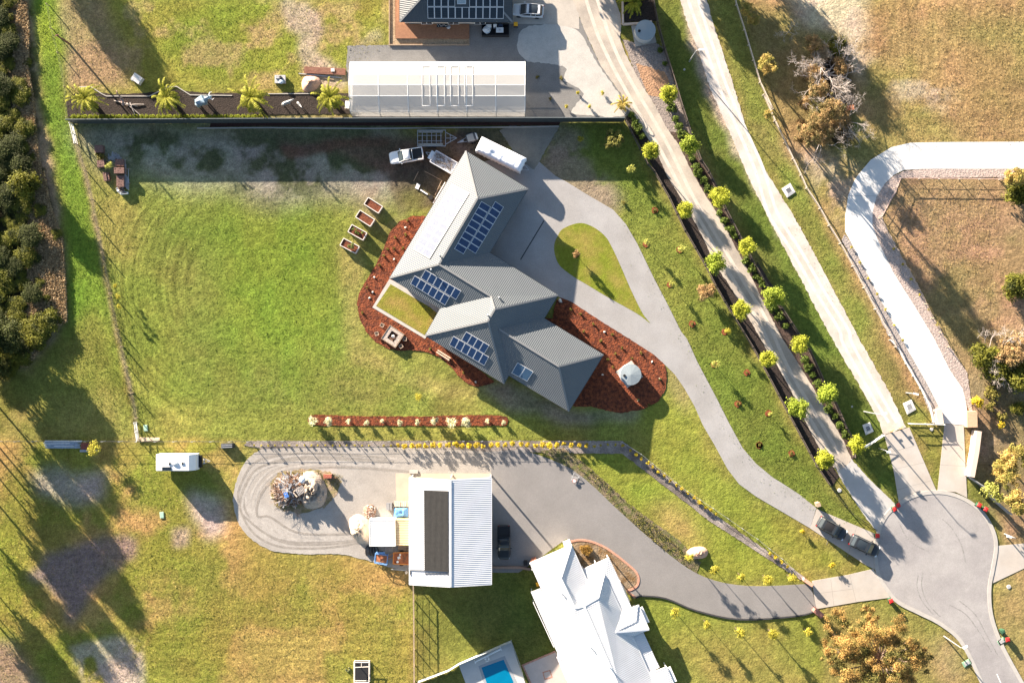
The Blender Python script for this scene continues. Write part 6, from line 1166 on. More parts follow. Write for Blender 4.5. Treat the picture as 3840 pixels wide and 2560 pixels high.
def car(lab, p, head, kind, L_, W_, body, cat="car", name="parked_car", roofm=None, h_img=1.0):
    """head = image-space direction of the bonnet; local +x is forward"""
    q = w(p, h_img); rz = math.atan2(-head[1], head[0]); t = thing(name, lab, cat, (q.x, q.y, 0), rz); hw = W_ / 2; f = L_ / 2; m = body
    if kind == "ute":
        secs = [ring(-f, hw * .9, .55, .95), ring(-f + .08, hw, .45, 1.08), ring(-f + 1.75, hw, .3, 1.1), ring(-.35, hw, .3, 1.12), ring(f - 1.45, hw * .99, .3, 1.1), ring(f - .5, hw * .95, .32, 1.0), ring(f - .12, hw * .84, .38, .88), ring(f, hw * .7, .45, .75)]
        cab = [(-f + 1.7, hw * .9, 1.05, 1.12), (-f + 1.85, hw * .9, 1.05, 1.72), (-f + 2.5, hw * .92, 1.05, 1.80), (f - 2.3, hw * .92, 1.05, 1.78), (f - 1.95, hw * .92, 1.05, 1.6), (f - 1.35, hw * .9, 1.0, 1.1)]
        top = (-f + 1.95, f - 2.15, 1.80)
    else:
        secs = [ring(-f, hw * .85, .5, .95), ring(-f + .12, hw * .96, .4, 1.12), ring(-f + .8, hw, .3, 1.1), ring(0, hw, .28, 1.05), ring(f - 1.3, hw, .3, 1.02), ring(f - .5, hw * .94, .32, .92), ring(f - .12, hw * .82, .36, .82), ring(f, hw * .62, .42, .7)]
        cab = [(-f + .18, hw * .86, 1.0, 1.1), (-f + .55, hw * .9, 1.0, 1.55), (-f + 1.2, hw * .92, 1.0, 1.66), (f - 2.2, hw * .92, 1.0, 1.68), (f - 1.85, hw * .92, 1.0, 1.5), (f - 1.15, hw * .88, .97, 1.04)]
        top = (-f + .6, f - 2.05, 1.66)
    mb = MB(); mb.loft(secs); mb.build("body", m, t, smooth=True)
    mb = MB(); mb.loft([glassring(*c) for c in cab]); mb.build("windows", M_GLASS, t, smooth=False)
    x0, x1, z = top; mb = MB(); r_ = [[(x, -hw * .72, z - .03), (x, -hw * .6, z + .03), (x, 0, z + .05), (x, hw * .6, z + .03), (x, hw * .72, z - .03)] for x in (x0, x0 + .3, x1 - .3, x1)]
    r_[0] = [(a, b, c - .08) for a, b, c in r_[0]]; r_[-1] = [(a, b, c - .07) for a, b, c in r_[-1]]
    mb.loft(r_, cap=True); o = mb.build("roof", m if roofm is None else roofm, t, smooth=True)
    if roofm is not None:
        mb = MB()
        for s in (-1, 1): mb.tube([(x0 + .1, s * hw * .74, z + .02), ((x0 + x1) / 2, s * hw * .76, z + .07), (x1 - .1, s * hw * .74, z + .02)], .035, 5)
        mb.box((x1 - .2, 0, z + .02), (.35, hw * 1.35, .06)); mb.box((x0 + .15, 0, z + .0), (.35, hw * 1.35, .08)); mb.build("roof_rails", m, t)
    mb = MB()
    for c0, c1 in zip(cab[1:-2], cab[2:-1]):
        for s in (-1, 1): mb.bar((c0[0], s * c0[1] * .86, c0[3] - .02), (c1[0], s * c1[1] * .86, c1[3] - .02), .06, .06)
    for xx in (cab[2][0], (cab[2][0] + cab[3][0]) / 2 + .05):
        for s in (-1, 1): mb.bar((xx, s * hw * .93, 1.05), (xx, s * hw * .8, 1.64), .07, .07)
    for s in (-1, 1): mb.bar((cab[-1][0], s * hw * .86, 1.06), (cab[-3][0], s * hw * .78, cab[-3][3]), .07, .06)
    mb.build("pillars", m, t)
    for s in (-1, 1):
        mb = MB(); mb.box((f - 1.75, s * (hw + .1), 1.12), (.14, .24, .16)); mb.build("mirror", m, t)
        mb = MB(); mb.box((f - .28, s * hw * .7, .78), (.3, .34, .16), -s * .35); mb.build("headlight", M_HL, t)
        mb = MB(); mb.box((-f + .06, s * hw * .78, .9), (.12, .22, .28)); mb.build("tail_light", M_TL, t)
        for xx in (-f + .95, f - .95): wheel(t, xx, s * (hw - .11))
    if kind == "ute":
        mb = MB(); zt = 1.13; xb0, xb1 = -f + .12, -f + 1.72; y = hw * .82
        mb.face([(xb0, -y, zt + .012), (xb1, -y, zt + .012), (xb1, y, zt + .012), (xb0, y, zt + .012)])
        o = mb.build("tray_liner", M_BLACK, t); mb = MB()
        for s in (-1, 1): mb.bar((xb0, s * hw * .9, zt + .06), (xb1, s * hw * .9, zt + .06), .1, .1)
        mb.bar((xb0, -hw * .9, zt + .06), (xb0, hw * .9, zt + .06), .08, .1); mb.bar((xb1 - .1, -hw * .8, 1.5), (xb1 - .1, hw * .8, 1.5), .06, .06)
        mb.build("tray_rail", m, t)
    mb = MB(); mb.box((f - 1.05, 0, 1.035), (.04, W_ * .7, .02)); mb.box((f - .01, 0, .6), (.05, W_ * .5, .22)); mb.build("grille", M_BLACK, t)
    return t
car("silver wagon with black glass roof parked right of the dark-roofed top house", T(2, 0, 190, 90), (-1, -.07), "suv", 4.65, 1.9, paint_m("silver_paint", (.55, .57, .6)), roofm=M_GLASS)
car("white double-cab pickup with black tray parked on shaded dirt", V("193,240")[0], (-295, 48), "ute", 5.1, 1.9, paint_m("white_car_paint", (.8, .8, .8)), "pickup truck", "pickup_truck")
car("black double-cab pickup parked in the shade right of the shed", T(1, 3, 2210, 315), (0.01, 1), "ute", 5.1, 1.9, paint_m("black_car_paint", (.012, .014, .016)), "pickup truck", "pickup_truck")
car("dark wagon with silver roof rails on the apron, nearer the grey driveway", K("186,232")[0], (97, 55), "suv", 4.7, 1.9, paint_m("charcoal_paint", (.035, .04, .045)), roofm=M_BLACK)
car("dark wagon on the apron, nearer the cul-de-sac", K("327,306")[0], (106, 50), "suv", 4.7, 1.9, paint_m("slate_paint", (.03, .035, .042)), roofm=M_GLASS)
# caravan
p0, p1 = T(0, 2, 1372, 1092), T(0, 2, 1715, 1092); a, b = w(p0, 2.7), w(p1, 2.7); L_ = (b - a).length; cen = (a + b) / 2
t = thing("caravan", "white touring caravan parked on grass above the shadowed hollow", "caravan", (cen.x, cen.y, 0)); hl = L_ / 2; hw = 1.2
mb = MB(); prof = [(-hl, .5), (-hl, 2.5), (-hl + .25, 2.72), (hl - .8, 2.74), (hl - .05, 1.9), (hl + .15, .9), (hl + .1, .5)]
mb.mesh([(x, -hw, z) for x, z in prof] + [(x, hw, z) for x, z in prof], [tuple(range(7)), tuple(reversed(range(7, 14)))] + [(i, 7 + i, 7 + (i + 1) % 7, (i + 1) % 7) for i in range(7)]); body = mb.build("body", paint_m("caravan_white", (.78, .79, .81), .4), t, bevel=.06)
for x, y, s in ((-.75, -.12, .42), (1.15, -.1, .42)): mb = MB(); mb.box((x, y, 2.79), (s, s, .1)); h_ = mb.build("roof_hatch", M_WHITE, t); mb = MB(); mb.box((x, y, 2.85), (s * .7, s * .7, .04)); mb.build("vent_cover", M_BLACK, h_)
mb = MB(); mb.blob((0.05, -.1, 2.8), (.5, .36, .2), n=12, rough=0); mb.build("air_conditioner", M_WHITE, t, smooth=True)
mb = MB(); mb.box((-1.2, -.88, 2.79), (1.35, .52, .05)); mb.build("solar_panel", M_CELLK, t)
for s in (-1, 1): wheel(t, -.35, s * 1.1, .34, .22); wheel(t, .4, s * 1.1, .34, .22)
mb = MB(); mb.box((hl + .3, 0, .75), (.45, 1.8, .7)); mb.build("toolbox", M_BLACK, t)
mb = MB(); mb.bar((hl + .3, -.6, .5), (hl + 1.7, 0, .5), .08, .1); mb.bar((hl + .3, .6, .5), (hl + 1.7, 0, .5), .08, .1); mb.bar((hl + .5, 0, .5), (hl + 1.7, 0, .5), .08, .08); mb.build("drawbar", M_STEEL, t)
mb = MB()
for y in (-.2, .2): mb.lathe([(.15, .55), (.15, .95), (.06, 1.05)], 12, (hl + .85, y, 0))
mb.build("gas_bottle", M_STEEL, t); mb = MB(); mb.tube([(hl + 1.4, 0, 0.05), (hl + 1.4, 0, .9)], .04, 6); mb.build("jockey_stand", M_STEEL, t)
mb = MB(); mb.tube([(-hl + .3, 1.24, 2.55), (hl - 1.1, 1.24, 2.55)], .06, 8); mb.build("awning_roll", M_WHITE, t)
# covered caravan under white tarp
c4 = [w(p, 2.7) for p in V("852,68 1232,258 1188,380 792,192")]; cen = sum(c4, Vector()) / 4; ax = ((c4[1] - c4[0]) + (c4[2] - c4[3])) / 2; ay = ((c4[0] - c4[3]) + (c4[1] - c4[2])) / 2; LL_, WW_ = ax.length, ay.length
t = thing("covered_caravan", "long caravan wrapped in a wrinkled white tarpaulin beside the grey house", "covered caravan", (cen.x, cen.y, 0), math.atan2(ax.y, ax.x)); mb = MB(); nx, ny = 44, 16; rs = np.random.RandomState(5); wr = up(rs.rand(4, 22), ny + 1, nx + 1) * .10 + up(rs.rand(14, 9), ny + 1, nx + 1) * .05
vs = []; fs = []
for j in range(ny + 1):
    for i in range(nx + 1):
        u, v = i / nx * 2 - 1, j / ny * 2 - 1; e = max(abs(u) ** 14, abs(v) ** 8); z = 2.55 + wr[j, i] + .1 * (1 - v * v) - .35 * e + .12 * math.exp(-((u + .45) ** 2 + v * v) * 9)
        vs.append((u * LL_ / 2, v * WW_ / 2, z))
for j in range(ny):
    for i in range(nx): fs.append((j * (nx + 1) + i, j * (nx + 1) + i + 1, (j + 1) * (nx + 1) + i + 1, (j + 1) * (nx + 1) + i))
mb.mesh(vs, fs); N_ = nx + 1; rim = [i for i in range(N_)] + [j * N_ + nx for j in range(1, ny + 1)] + [ny * N_ + i for i in range(nx - 1, -1, -1)] + [j * N_ for j in range(ny - 1, 0, -1)]
rp = [vs[i] for i in rim]; m_ = len(rp); lo = [(x * (1.0 + .02 * math.sin(k * 1.3)), y * (1.0 + .04 * math.sin(k * 1.7)), .35) for k, (x, y, z) in enumerate(rp)]; mb.mesh(rp + lo, [(i, m_ + i, m_ + (i + 1) % m_, (i + 1) % m_) for i in range(m_)])
mb.build("tarpaulin", mat("white_tarp", (.78, .80, .86), .45, .05, 2, spec=.5), t, smooth=True)
for s in (-1, 1): wheel(t, -.2, s * (WW_ / 2 - .2), .33, .22); wheel(t, .6, s * (WW_ / 2 - .2), .33, .22)
mb = MB(); mb.bar((LL_ / 2 - .1, -.5, .5), (LL_ / 2 + 1.0, 0, .5), .08, .1); mb.bar((LL_ / 2 - .1, .5, .5), (LL_ / 2 + 1.0, 0, .5), .08, .1); mb.build("drawbar", M_STEEL, t)
# open steel trailer frame
a, b = w(V("292,20")[0], .7), w(V("535,158")[0], .7); cx, cy = (a.x + b.x) / 2, (a.y + b.y) / 2; lx, ly = (b.x - a.x) / 2, (a.y - b.y) / 2
t = thing("trailer", "bare galvanised trailer frame with timber side boards against the dark kerb", "trailer", (cx, cy, 0)); mb = MB()
for y in (-ly, ly): mb.bar((-lx, y, .7), (lx, y, .7), .09, .1)
for k in range(7): x = -lx + 2 * lx * k / 6; mb.bar((x, -ly, .7), (x, ly, .7), .07, .08)
for y in (-ly * .35, ly * .35): mb.bar((-lx, y, .66), (lx * .75, y, .66), .06, .06)
mb.build("frame", M_STEEL, t); mb = MB(); tip = w(V("632,88")[0], .6); tx, ty = tip.x - cx, tip.y - cy
for y in (-ly * .75, ly * .75): mb.bar((lx, y, .62), (tx, ty, .62), .08, .1)
mb.bar((lx + .7, -ly * .5, .62), (lx + .7, ly * .5, .62), .07, .08); mb.bar((lx, 0, .62), (tx, ty, .62), .07, .08); mb.build("drawbar", M_STEEL, t)
for s in (-1, 1):
    mb = MB(); mb.box((-.15, s * (ly - .22), .8), (lx * 1.75, .36, .06)); mb.build("side_board", mat("grey_board", (.30, .29, .26), .8, .2, 4), t)
    wheel(t, -.4, s * (ly + .05), .32, .2); wheel(t, .4, s * (ly + .05), .32, .2)
# box trailer with scrap
q4 = [w(p, 1.0) for p in V("455,193 640,300 580,405 400,290")]; cen = sum(q4, Vector()) / 4; ax = q4[1] - q4[0]; ay = q4[0] - q4[3]; hx_, hy_ = ax.length / 2, ay.length / 2
t = thing("trailer", "white-sided box trailer loaded with scrap beside the house's top corner", "trailer", (cen.x, cen.y, 0), math.atan2(ax.y, ax.x)); mb = MB()
for s in (-1, 1): mb.bar((-hx_, s * hy_, .8), (hx_, s * hy_, .8), .1, .5); mb.bar((s * hx_, -hy_, .8), (s * hx_, hy_, .8), .1, .5)
mb.box((0, 0, .58), (hx_ * 2, hy_ * 2, .06)); mb.build("tub", paint_m("trailer_white", (.62, .64, .68), .4), t); mb = MB(); rnd = random.Random(3)
for i in range(70): an = rnd.uniform(0, 3.1); x, y = rnd.uniform(-.8, .8) * hx_, rnd.uniform(-.75, .75) * hy_; l = rnd.uniform(.15, .5); mb.bar((x - l * math.cos(an), y - l * .6 * math.sin(an), rnd.uniform(.66, .95)), (x + l * math.cos(an), y + l * .6 * math.sin(an), rnd.uniform(.66, .95)), .06, .05)
mb.build("scrap_load", mat("scrap_brown", (.14, .11, .09), .9, .4, 5, col2=(.3, .26, .22), c2scale=3), t); mb = MB(); mb.bar((-hx_, -.5, .55), (-hx_ - 1.3, 0, .55), .08, .1); mb.bar((-hx_, .5, .55), (-hx_ - 1.3, 0, .55), .08, .1); mb.build("drawbar", M_STEEL, t)
mb = MB(); mb.box((-hx_ - .35, 0, .75), (.5, 1.3, .35)); mb.build("toolbox", paint_m("trailer_white", (1, 1, 1)), t)
for s in (-1, 1): wheel(t, 0, s * (hy_ + .14), .32, .2)
# small covered trailer
q = w(V("757,85")[0], .8); t = thing("trailer", "small rounded trailer with grey cover next to the bare frame trailer", "trailer", (q.x, q.y, 0), math.atan2(40, 120)); mb = MB(); mb.loft([ring(-.75, .55, .45, .85), ring(-.5, .7, .4, 1.0), ring(.5, .7, .4, 1.0), ring(.85, .5, .45, .85)]); mb.build("body", paint_m("dark_trailer_paint", (.08, .08, .09)), t, smooth=True)
mb = MB(); mb.box((-.1, 0, 1.04), (1.0, 1.05, .06)); mb.build("cover", mat("grey_cover", (.36, .35, .33), .8, .1, 4), t); mb = MB(); mb.loft([ring(.72, .6, .5, .95), ring(.98, .4, .5, .85)]); mb.build("end_cap", M_WHITE, t, smooth=True)
mb = MB(); mb.bar((-.7, -.3, .5), (-2.2, 0, .5), .07, .08); mb.bar((-.7, .3, .5), (-2.2, 0, .5), .07, .08); mb.box((-1.5, 0, .55), (.6, .25, .12)); mb.build("drawbar", M_STEEL, t)
for s in (-1, 1): wheel(t, 0.1, s * .78, .28, .18)
# small stuff beside the shed
def Xs(x, y): return (1350 + x / 1.9065, 1740 + y / 1.9065)
def small(name, lab, cat, p, h=0.0, rz=0.0, group=None): q = w(p, h); return thing(name, lab, cat, (q.x, q.y, 0), rz, group)
t = small("tarp_stack", "stack under a creased blue tarpaulin against the shed wall", "tarp", Xs(292, 348), .8); mb = MB(); rs = np.random.RandomState(8); wr = up(rs.rand(5, 8), 11, 15) * .3; vs = []
for j in range(11):
    for i in range(15): u, v = i / 7 - 1, j / 5 - 1; vs.append((u * 1.08, v * .72, .75 + wr[j, i] - .35 * max(abs(u) ** 6, abs(v) ** 6)))
mb.mesh(vs, [(j * 15 + i, j * 15 + i + 1, (j + 1) * 15 + i + 1, (j + 1) * 15 + i) for j in range(10) for i in range(14)]); mb.build("tarpaulin", mat("blue_tarp", (.10, .25, .52), .5, .15, 3), t, smooth=True); mb = MB(); mb.box((0, 0, .28), (2.0, 1.3, .56)); mb.build("pallet_load", M_TIMB, t)
t = small("board_stack", "stack of pale boards just above the blue tarpaulin", "boards", Xs(297, 283), .5); mb = MB()
for i in range(7): mb.box((-.95 + i * .31, .03 * (i % 2), .45 + .03 * (i % 3)), (.27, .85, .06))
mb.build("boards", mat("pale_board", (.60, .48, .36), .8, .12, 4), t); mb = MB(); mb.box((0, .1, .2), (2.1, .08, .4)); mb.box((0, -.3, .2), (2.1, .08, .4)); mb.build("bearer", M_TIMB, t)
t = small("gas_bottle_crate", "square grey crate left of the pale boards", "crate", Xs(208, 302), .8); mb = MB(); mb.box((0, 0, .4), (.8, 1.0, .8)); mb.build("body", mat("grey_plastic", (.13, .13, .14), .6, .1, 4), t); mb = MB(); mb.box((0, 0, .82), (.86, 1.06, .05)); mb.box((0, 0, .86), (.1, 1.0, .05)); mb.build("lid", mat("grey_lid", (.22, .22, .23), .6, .1, 4), t)
# mounds
def mound(name, lab, outline, h, m, seed, cat="mound", jagged=.25):
    pts = [w(p) for p in smooth(outline, 3)]; cx = sum(p.x for p in pts) / len(pts); cy = sum(p.y for p in pts) / len(pts); t = thing(name, lab, cat, (cx, cy, 0)); rnd = random.Random(seed); vs = []; n = len(pts); rings = 10
    nz = up(np.random.RandomState(seed).rand(rings + 2, n), rings + 1, n)
    for j in range(rings):
        k = 1 - j / rings
        for i, p in enumerate(pts): f = k * (1 + (nz[j, i] - .5) * .15 * (j > 0)); vs.append(((p.x - cx) * f, (p.y - cy) * f, -.02 if j == 0 else h * (1 - k ** 1.6) * (1 + (nz[j, i] - .5) * jagged * 2)))
    vs.append((0, 0, h)); fs = [(j * n + i, j * n + (i + 1) % n, (j + 1) * n + (i + 1) % n, (j + 1) * n + i) for j in range(rings - 1) for i in range(n)] + [((rings - 1) * n + i, (rings - 1) * n + (i + 1) % n, rings * n) for i in range(n)]
    if sum(pts[i].x * pts[(i + 1) % n].y - pts[(i + 1) % n].x * pts[i].y for i in range(n)) < 0: fs = [tuple(reversed(f)) for f in fs]
    mb = MB(); mb.mesh(vs, fs); mb.build("heap", m, t, smooth=True); return t
M_SANDP = mat("pale_sand", (.55, .44, .34), .95, .12, 2, .05, 8, fine=.15); M_PINK = mat("pink_sand", (.56, .36, .27), .95, .12, 2, .05, 8, fine=.15)
mound("sand_pile", "pale sand mound left of the white container", P(1, 3, "840,150 860,90 930,60 1000,100 1045,160 1045,320 960,330 890,290 850,230"), 1.6, M_SANDP, 1, "sand pile")
mound("sand_pile", "pinkish sand heap between the stack of blocks and the right-hand palm", P(1, 0, "425,740 450,680 520,665 585,690 590,740 540,800 450,810"), .9, M_PINK, 2, "sand pile")
mound("sand_pile", "rounded pink sand heap beside the lower drive's first yellow tree", P(2, 3, "905,225 940,203 990,200 1015,225 1000,255 950,262 915,255"), 1.0, M_PINK, 3, "sand pile")
mound("dirt_mound", "grey soil mound beside the rubbish in the gravel loop", P(1, 2, "440,1170 560,1170 640,1280 650,1400 600,1480 480,1500 420,1420 440,1300"), 1.9, mat("mound_soil", (.40, .33, .27), .95, .2, 1.2, .08, 5, fine=.25), 4, jagged=.5)
mound("dirt_mound", "clay mound and stones by the fire pit's rubble patch above the white container", Xs(0, 0) and [Xs(30, 300), Xs(70, 285), Xs(110, 310), Xs(118, 350), Xs(95, 390), Xs(50, 385), Xs(25, 345)], .5, mat("rubble_clay", (.36, .22, .15), .95, .25, 3, .08, 6, fine=.4), 5)
# stones of the rubble heap
def scatter(name, lab, cat, outline, n, h, sizes, mats_, seed, kind=None, shape="stone"):
    pts = [w(p) for p in outline]; cx = sum(p.x for p in pts) / len(pts); cy = sum(p.y for p in pts) / len(pts); rx = max(abs(p.x - cx) for p in pts); ry = max(abs(p.y - cy) for p in pts); t = thing(name, lab, cat, (cx, cy, 0)); rnd = random.Random(seed)
    bs = [MB() for _ in mats_]
    for i in range(n):
        a, r = rnd.uniform(0, 6.283), rnd.random() ** .6; x, y = math.cos(a) * r * rx * .9, math.sin(a) * r * ry * .9; z = h * (1 - r ** 1.5) + .05; s = rnd.uniform(*sizes); b = bs[rnd.randrange(len(bs))]
        if shape == "stone": b.blob((x, y, z), (s, s * rnd.uniform(.6, 1), s * .6), seed=i, n=6, rough=.25)
        else:
            an = rnd.uniform(0, 3.14); l = s * rnd.uniform(1.5, 5); d = Vector((math.cos(an) * l, math.sin(an) * l, rnd.uniform(-.3, .5) * l)); c = Vector((x, y, max(.1, z))); b.bar(c - d / 2 + Vector((0, 0, .1)), c + d / 2 + Vector((0, 0, .1)), s * .4, s * .15)
    for b, m, nm in zip(bs, mats_, ("pale_pieces", "dark_pieces", "coloured_pieces")):
        if b.f: o = b.build(nm, m, t); o["kind"] = "stuff"
    return t
M_ST1 = mat("pale_stone", (.45, .36, .30), .9, .3, 4); M_ST2 = mat("brown_stone", (.26, .16, .12), .9, .3, 4)
scatter("rubble_pile", "heap of pinkish rubble stones above the white container", "rubble", P(1, 2, "975,1460 1090,1450 1090,1590 980,1600"), 130, .7, (.08, .2), (M_ST1, M_ST2), 2)
scatter("rubbish_pile", "heap of pallets, timber and scrap in the gravel loop", "rubbish", P(1, 2, "170,1190 480,1190 460,1450 180,1480"), 420, 1.5, (.12, .5), (mat("waste_timber", (.50, .40, .32), .9, .3, 4), mat("waste_grey", (.30, .30, .32), .8, .3, 4), M_DTIMB), 3, shape="bar")
def Rb(x, y): return (1000 + x / 2.986, 1720 + y / 2.986)
t = small("brush_heap", "tangle of dead twigs at the left of the rubbish heap", "brushwood", Rb(130, 350), .6); o = branchy(31, [(math.cos(a), math.sin(a), .15, .4) for a in (0, .8, 1.6, 2.4, 3.2, 4.0, 4.8, 5.5)], 1.6, .03, 3).build("twigs", mat("dry_twig", (.48, .36, .28), .9, .2, 4), t)
t = small("brush_heap", "darker tangle of burnt twigs at the bottom of the rubbish heap", "brushwood", Rb(270, 470), .6); branchy(32, [(math.cos(a), math.sin(a), .3, .4) for a in (0, .7, 1.4, 2.2, 3.1, 3.9, 4.8, 5.6)], 1.7, .035, 3).build("twigs", mat("burnt_twig", (.07, .06, .06), .9, .2, 4), t)
def pallet(lab, p, h, rz, m, tilt=0.0, n=7, sz=(1.2, 1.0)):
    t = small("pallet", lab, "pallet", p, h, rz); t.location.z = h; t.rotation_euler[1] = tilt; mb = MB()
    for i in range(n): mb.box((-sz[0] / 2 + sz[0] * (i + .5) / n, 0, .12), (sz[0] / n * .62, sz[1], .025))
    mb.build("boards", m, t); mb = MB()
    for y in (-.44, 0, .44): mb.box((0, y * sz[1], .05), (sz[0], .09, .1))
    mb.build("bearer", m, t)
pallet("grey slatted pallet on the rubbish heap beside the soil mound", Rb(378, 352), 1.5, .55, mat("grey_pallet", (.36, .34, .33), .85, .15, 5), .25, 6, (1.3, 1.1))
t = small("blue_crate", "blue plastic crate on the rubbish heap", "crate", Rb(222, 400), 1.5, .35); t.location.z = 1.35; mb = MB(); mb.box((0, 0, .2), (.55, .75, .4), taper=.92); mb.build("body", mat("blue_plastic", (.08, .20, .55), .5, .05, 3), t); mb = MB(); mb.box((0, 0, .42), (.6, .8, .04)); mb.box((0, 0, .45), (.1, .7, .04)); mb.build("rim", MATS["blue_plastic"], t)
t = small("white_tub", "white rounded plastic liner on top of the rubbish heap", "liner", Rb(400, 232), 1.6); t.location.z = 1.3; mb = MB(); mb.blob((0, 0, .2), (.5, .55, .35), n=10, rough=.12, seed=4); mb.build("shell", mat("white_plastic", (.68, .74, .8), .5, .05, 3), t, smooth=True); mb = MB(); mb.box((.05, .45, .12), (.7, .2, .06)); mb.build("flap", MATS["white_plastic"], t)
t = small("brick_stack", "stack of orange bricks on a raised rack beside the gravel loop's mound", "bricks", Rb(680, 195), 1.3); mb = MB()
for i in range(6):
    for j in range(3): mb.box((-.5 + i * .2, -.18 + j * .2, 1.15 + .02 * ((i + j) % 2)), (.18, .17, .2))
mb.build("bricks", mat("orange_brick", (.45, .15, .10), .9, .2, 6), t); mb = MB(); mb.box((0.25, -.28, 1.0), (1.8, .25, .08)); mb.box((0, 0, .5), (1.1, .5, 1.0)); mb.tube([(1.1, -.3, 0), (1.1, -.3, 1.0)], .04, 5); mb.build("rack", M_DTIMB, t)
# cages, hoses and trailers left of the shed
M_BLUE = mat("blue_steel", (.15, .30, .58), .5, .1, 4); M_ORG = mat("orange_steel", (.62, .24, .06), .6, .15, 4)
c4 = [w(p, 1.1) for p in (Xs(108, 640), Xs(198, 652), Xs(190, 720), Xs(102, 705))]; cen = sum(c4, Vector()) / 4; t = thing("cage_trailer", "blue steel cage trailer with a rusty floor at the gravel's edge", "trailer", (cen.x, cen.y, 0)); lc = [p - cen for p in c4]; mb = MB()
for z in (.4, .75, 1.1):
    for i in range(4): a, b = lc[i], lc[(i + 1) % 4]; mb.bar((a.x, a.y, z), (b.x, b.y, z), .06, .06)
for i in range(4): a, b = lc[i], lc[(i + 1) % 4]; mb.bar((a.x, a.y, 0), (a.x, a.y, 1.1), .07, .07); mb.bar(((a.x + b.x) / 2, (a.y + b.y) / 2, .4), ((a.x + b.x) / 2, (a.y + b.y) / 2, 1.1), .05, .05)
mb.build("cage", M_BLUE, t); mb = MB(); mb.prism([(p.x * .8, p.y * .8) for p in ccw([(v.x, v.y) for v in lc]) and lc], .35, .42); mb.build("floor", MATS["rust_steel"], t); mb = MB(); mb.box((-.1, .95, .95), (1.3, .25, .35)); mb.build("front_rack", M_BLUE, t)
for s in (-1, 1): wheel(t, s * 0.0, s * .95, .3, .18)
c4 = [w(p, .8) for p in (Xs(240, 632), Xs(352, 630), Xs(352, 716), Xs(236, 712))]; cen = sum(c4, Vector()) / 4; t = thing("flat_trailer", "orange steel tray trailer full of junk against the shed", "trailer", (cen.x, cen.y, 0)); lc = [p - cen for p in c4]; mb = MB()
for i in range(4): a, b = lc[i], lc[(i + 1) % 4]; mb.bar((a.x, a.y, .7), (b.x, b.y, .7), .12, .3)
mb.bar((lc[0].x, lc[0].y * .2, .6), (lc[0].x - 1.1, -.2, .6), .09, .1); mb.bar((lc[0].x, lc[0].y, .6), (lc[0].x - 1.0, .1, .6), .07, .1); mb.build("frame", M_ORG, t); mb = MB(); mb.prism([(p.x * .95, p.y * .95) for p in lc], .5, .56); mb.build("floor", MATS["rust_steel"], t)
mb = MB(); mb.box((-.35, .1, .72), (.4, .35, .3), .3); mb.lathe([(.16, .56), (.18, .9)], 10, (-.55, -.5, 0)); mb.blob((-.2, .55, .75), (.16, .2, .14), n=6); mb.build("buckets", M_WHITE, t); mb = MB()
for i in range(10): r_ = random.Random(i); mb.bar((.1 + r_.random() * .8, -.7 + r_.random() * 1.3, .65), (.2 + r_.random() * .8, -.6 + r_.random() * 1.3, .75), .06, .05)
mb.build("scrap_pieces", M_DTIMB, t)
for s in (-1, 1): wheel(t, 0.0, s * 1.05, .3, .18)
for i, (x, y) in enumerate(((52, 618), (78, 618), (95, 622), (118, 620))):
    t = small("rubber_track", "black rubber excavator track loop below the white container, %s from the left" % ordn(i), "rubber track", Xs(x, y), .3, .1 * (i - 1), "rubber track loops"); mb = MB(); pts = [(math.cos(a) * .27, math.sin(a) * .72, .12) for a in np.linspace(0, 6.2832, 22)]
    for p, q in zip(pts[:-1], pts[1:]): mb.bar((*p[:2], .17), (*q[:2], .17), .07, .34)
    mb.build("belt", M_TYRE if i else M_BLACK, t); mb = MB()
    for p in pts[::2]: mb.box((p[0] * 1.1, p[1] * 1.05, .17), (.05, .09, .3), math.atan2(p[1], p[0]))
    mb.build("lugs", mat("worn_rubber", (.20, .19, .17), .9, .1, 4), t)
t = small("log_stack", "pile of grey poles between container and orange trailer", "poles", Xs(205, 603), .3); mb = MB()
for i in range(12): r_ = random.Random(i + 40); mb.tube([(-.6 + i * .1, -.5 + r_.random() * .2, .12 + .12 * (i % 2)), (-.5 + i * .1 + r_.random() * .1, .5 - r_.random() * .2, .15 + .12 * (i % 2))], .05, 6)
mb.build("poles", M_PALEWOOD, t); mb = MB(); mb.box((0, 0, .05), (1.4, .1, .1)); mb.build("bearer", M_TIMB, t)
t = small("beam_stack", "short stack of grey beams under the cream container's lower end", "beams", Xs(308, 598), .5); mb = MB()
for i in range(4): mb.box((0, -.35 + i * .22, .3 + .05 * (i % 2)), (1.6, .15, .14), .04 * i - .06)
mb.build("beams", M_TIMB, t); mb = MB(); mb.box((.5, 0, .1), (.1, .9, .2)); mb.box((-.5, 0, .1), (.1, .9, .2)); mb.build("bearer", M_DTIMB, t)
t = small("pipe", "long pale steel pipe lying on grass at the shed's lower left corner", "pipe", Xs(285, 752), .3); mb = MB(); mb.tube([(-1.3, .1, .5), (.9, -.1, .5)], .06, 8); mb.build("tube", M_STEEL, t); mb = MB(); mb.tube([(1.0, -.4, 0), (1.0, -.4, .6)], .22, 12); mb.build("drum", mat("cream_drum", (.6, .5, .4), .6, .1, 3), t)
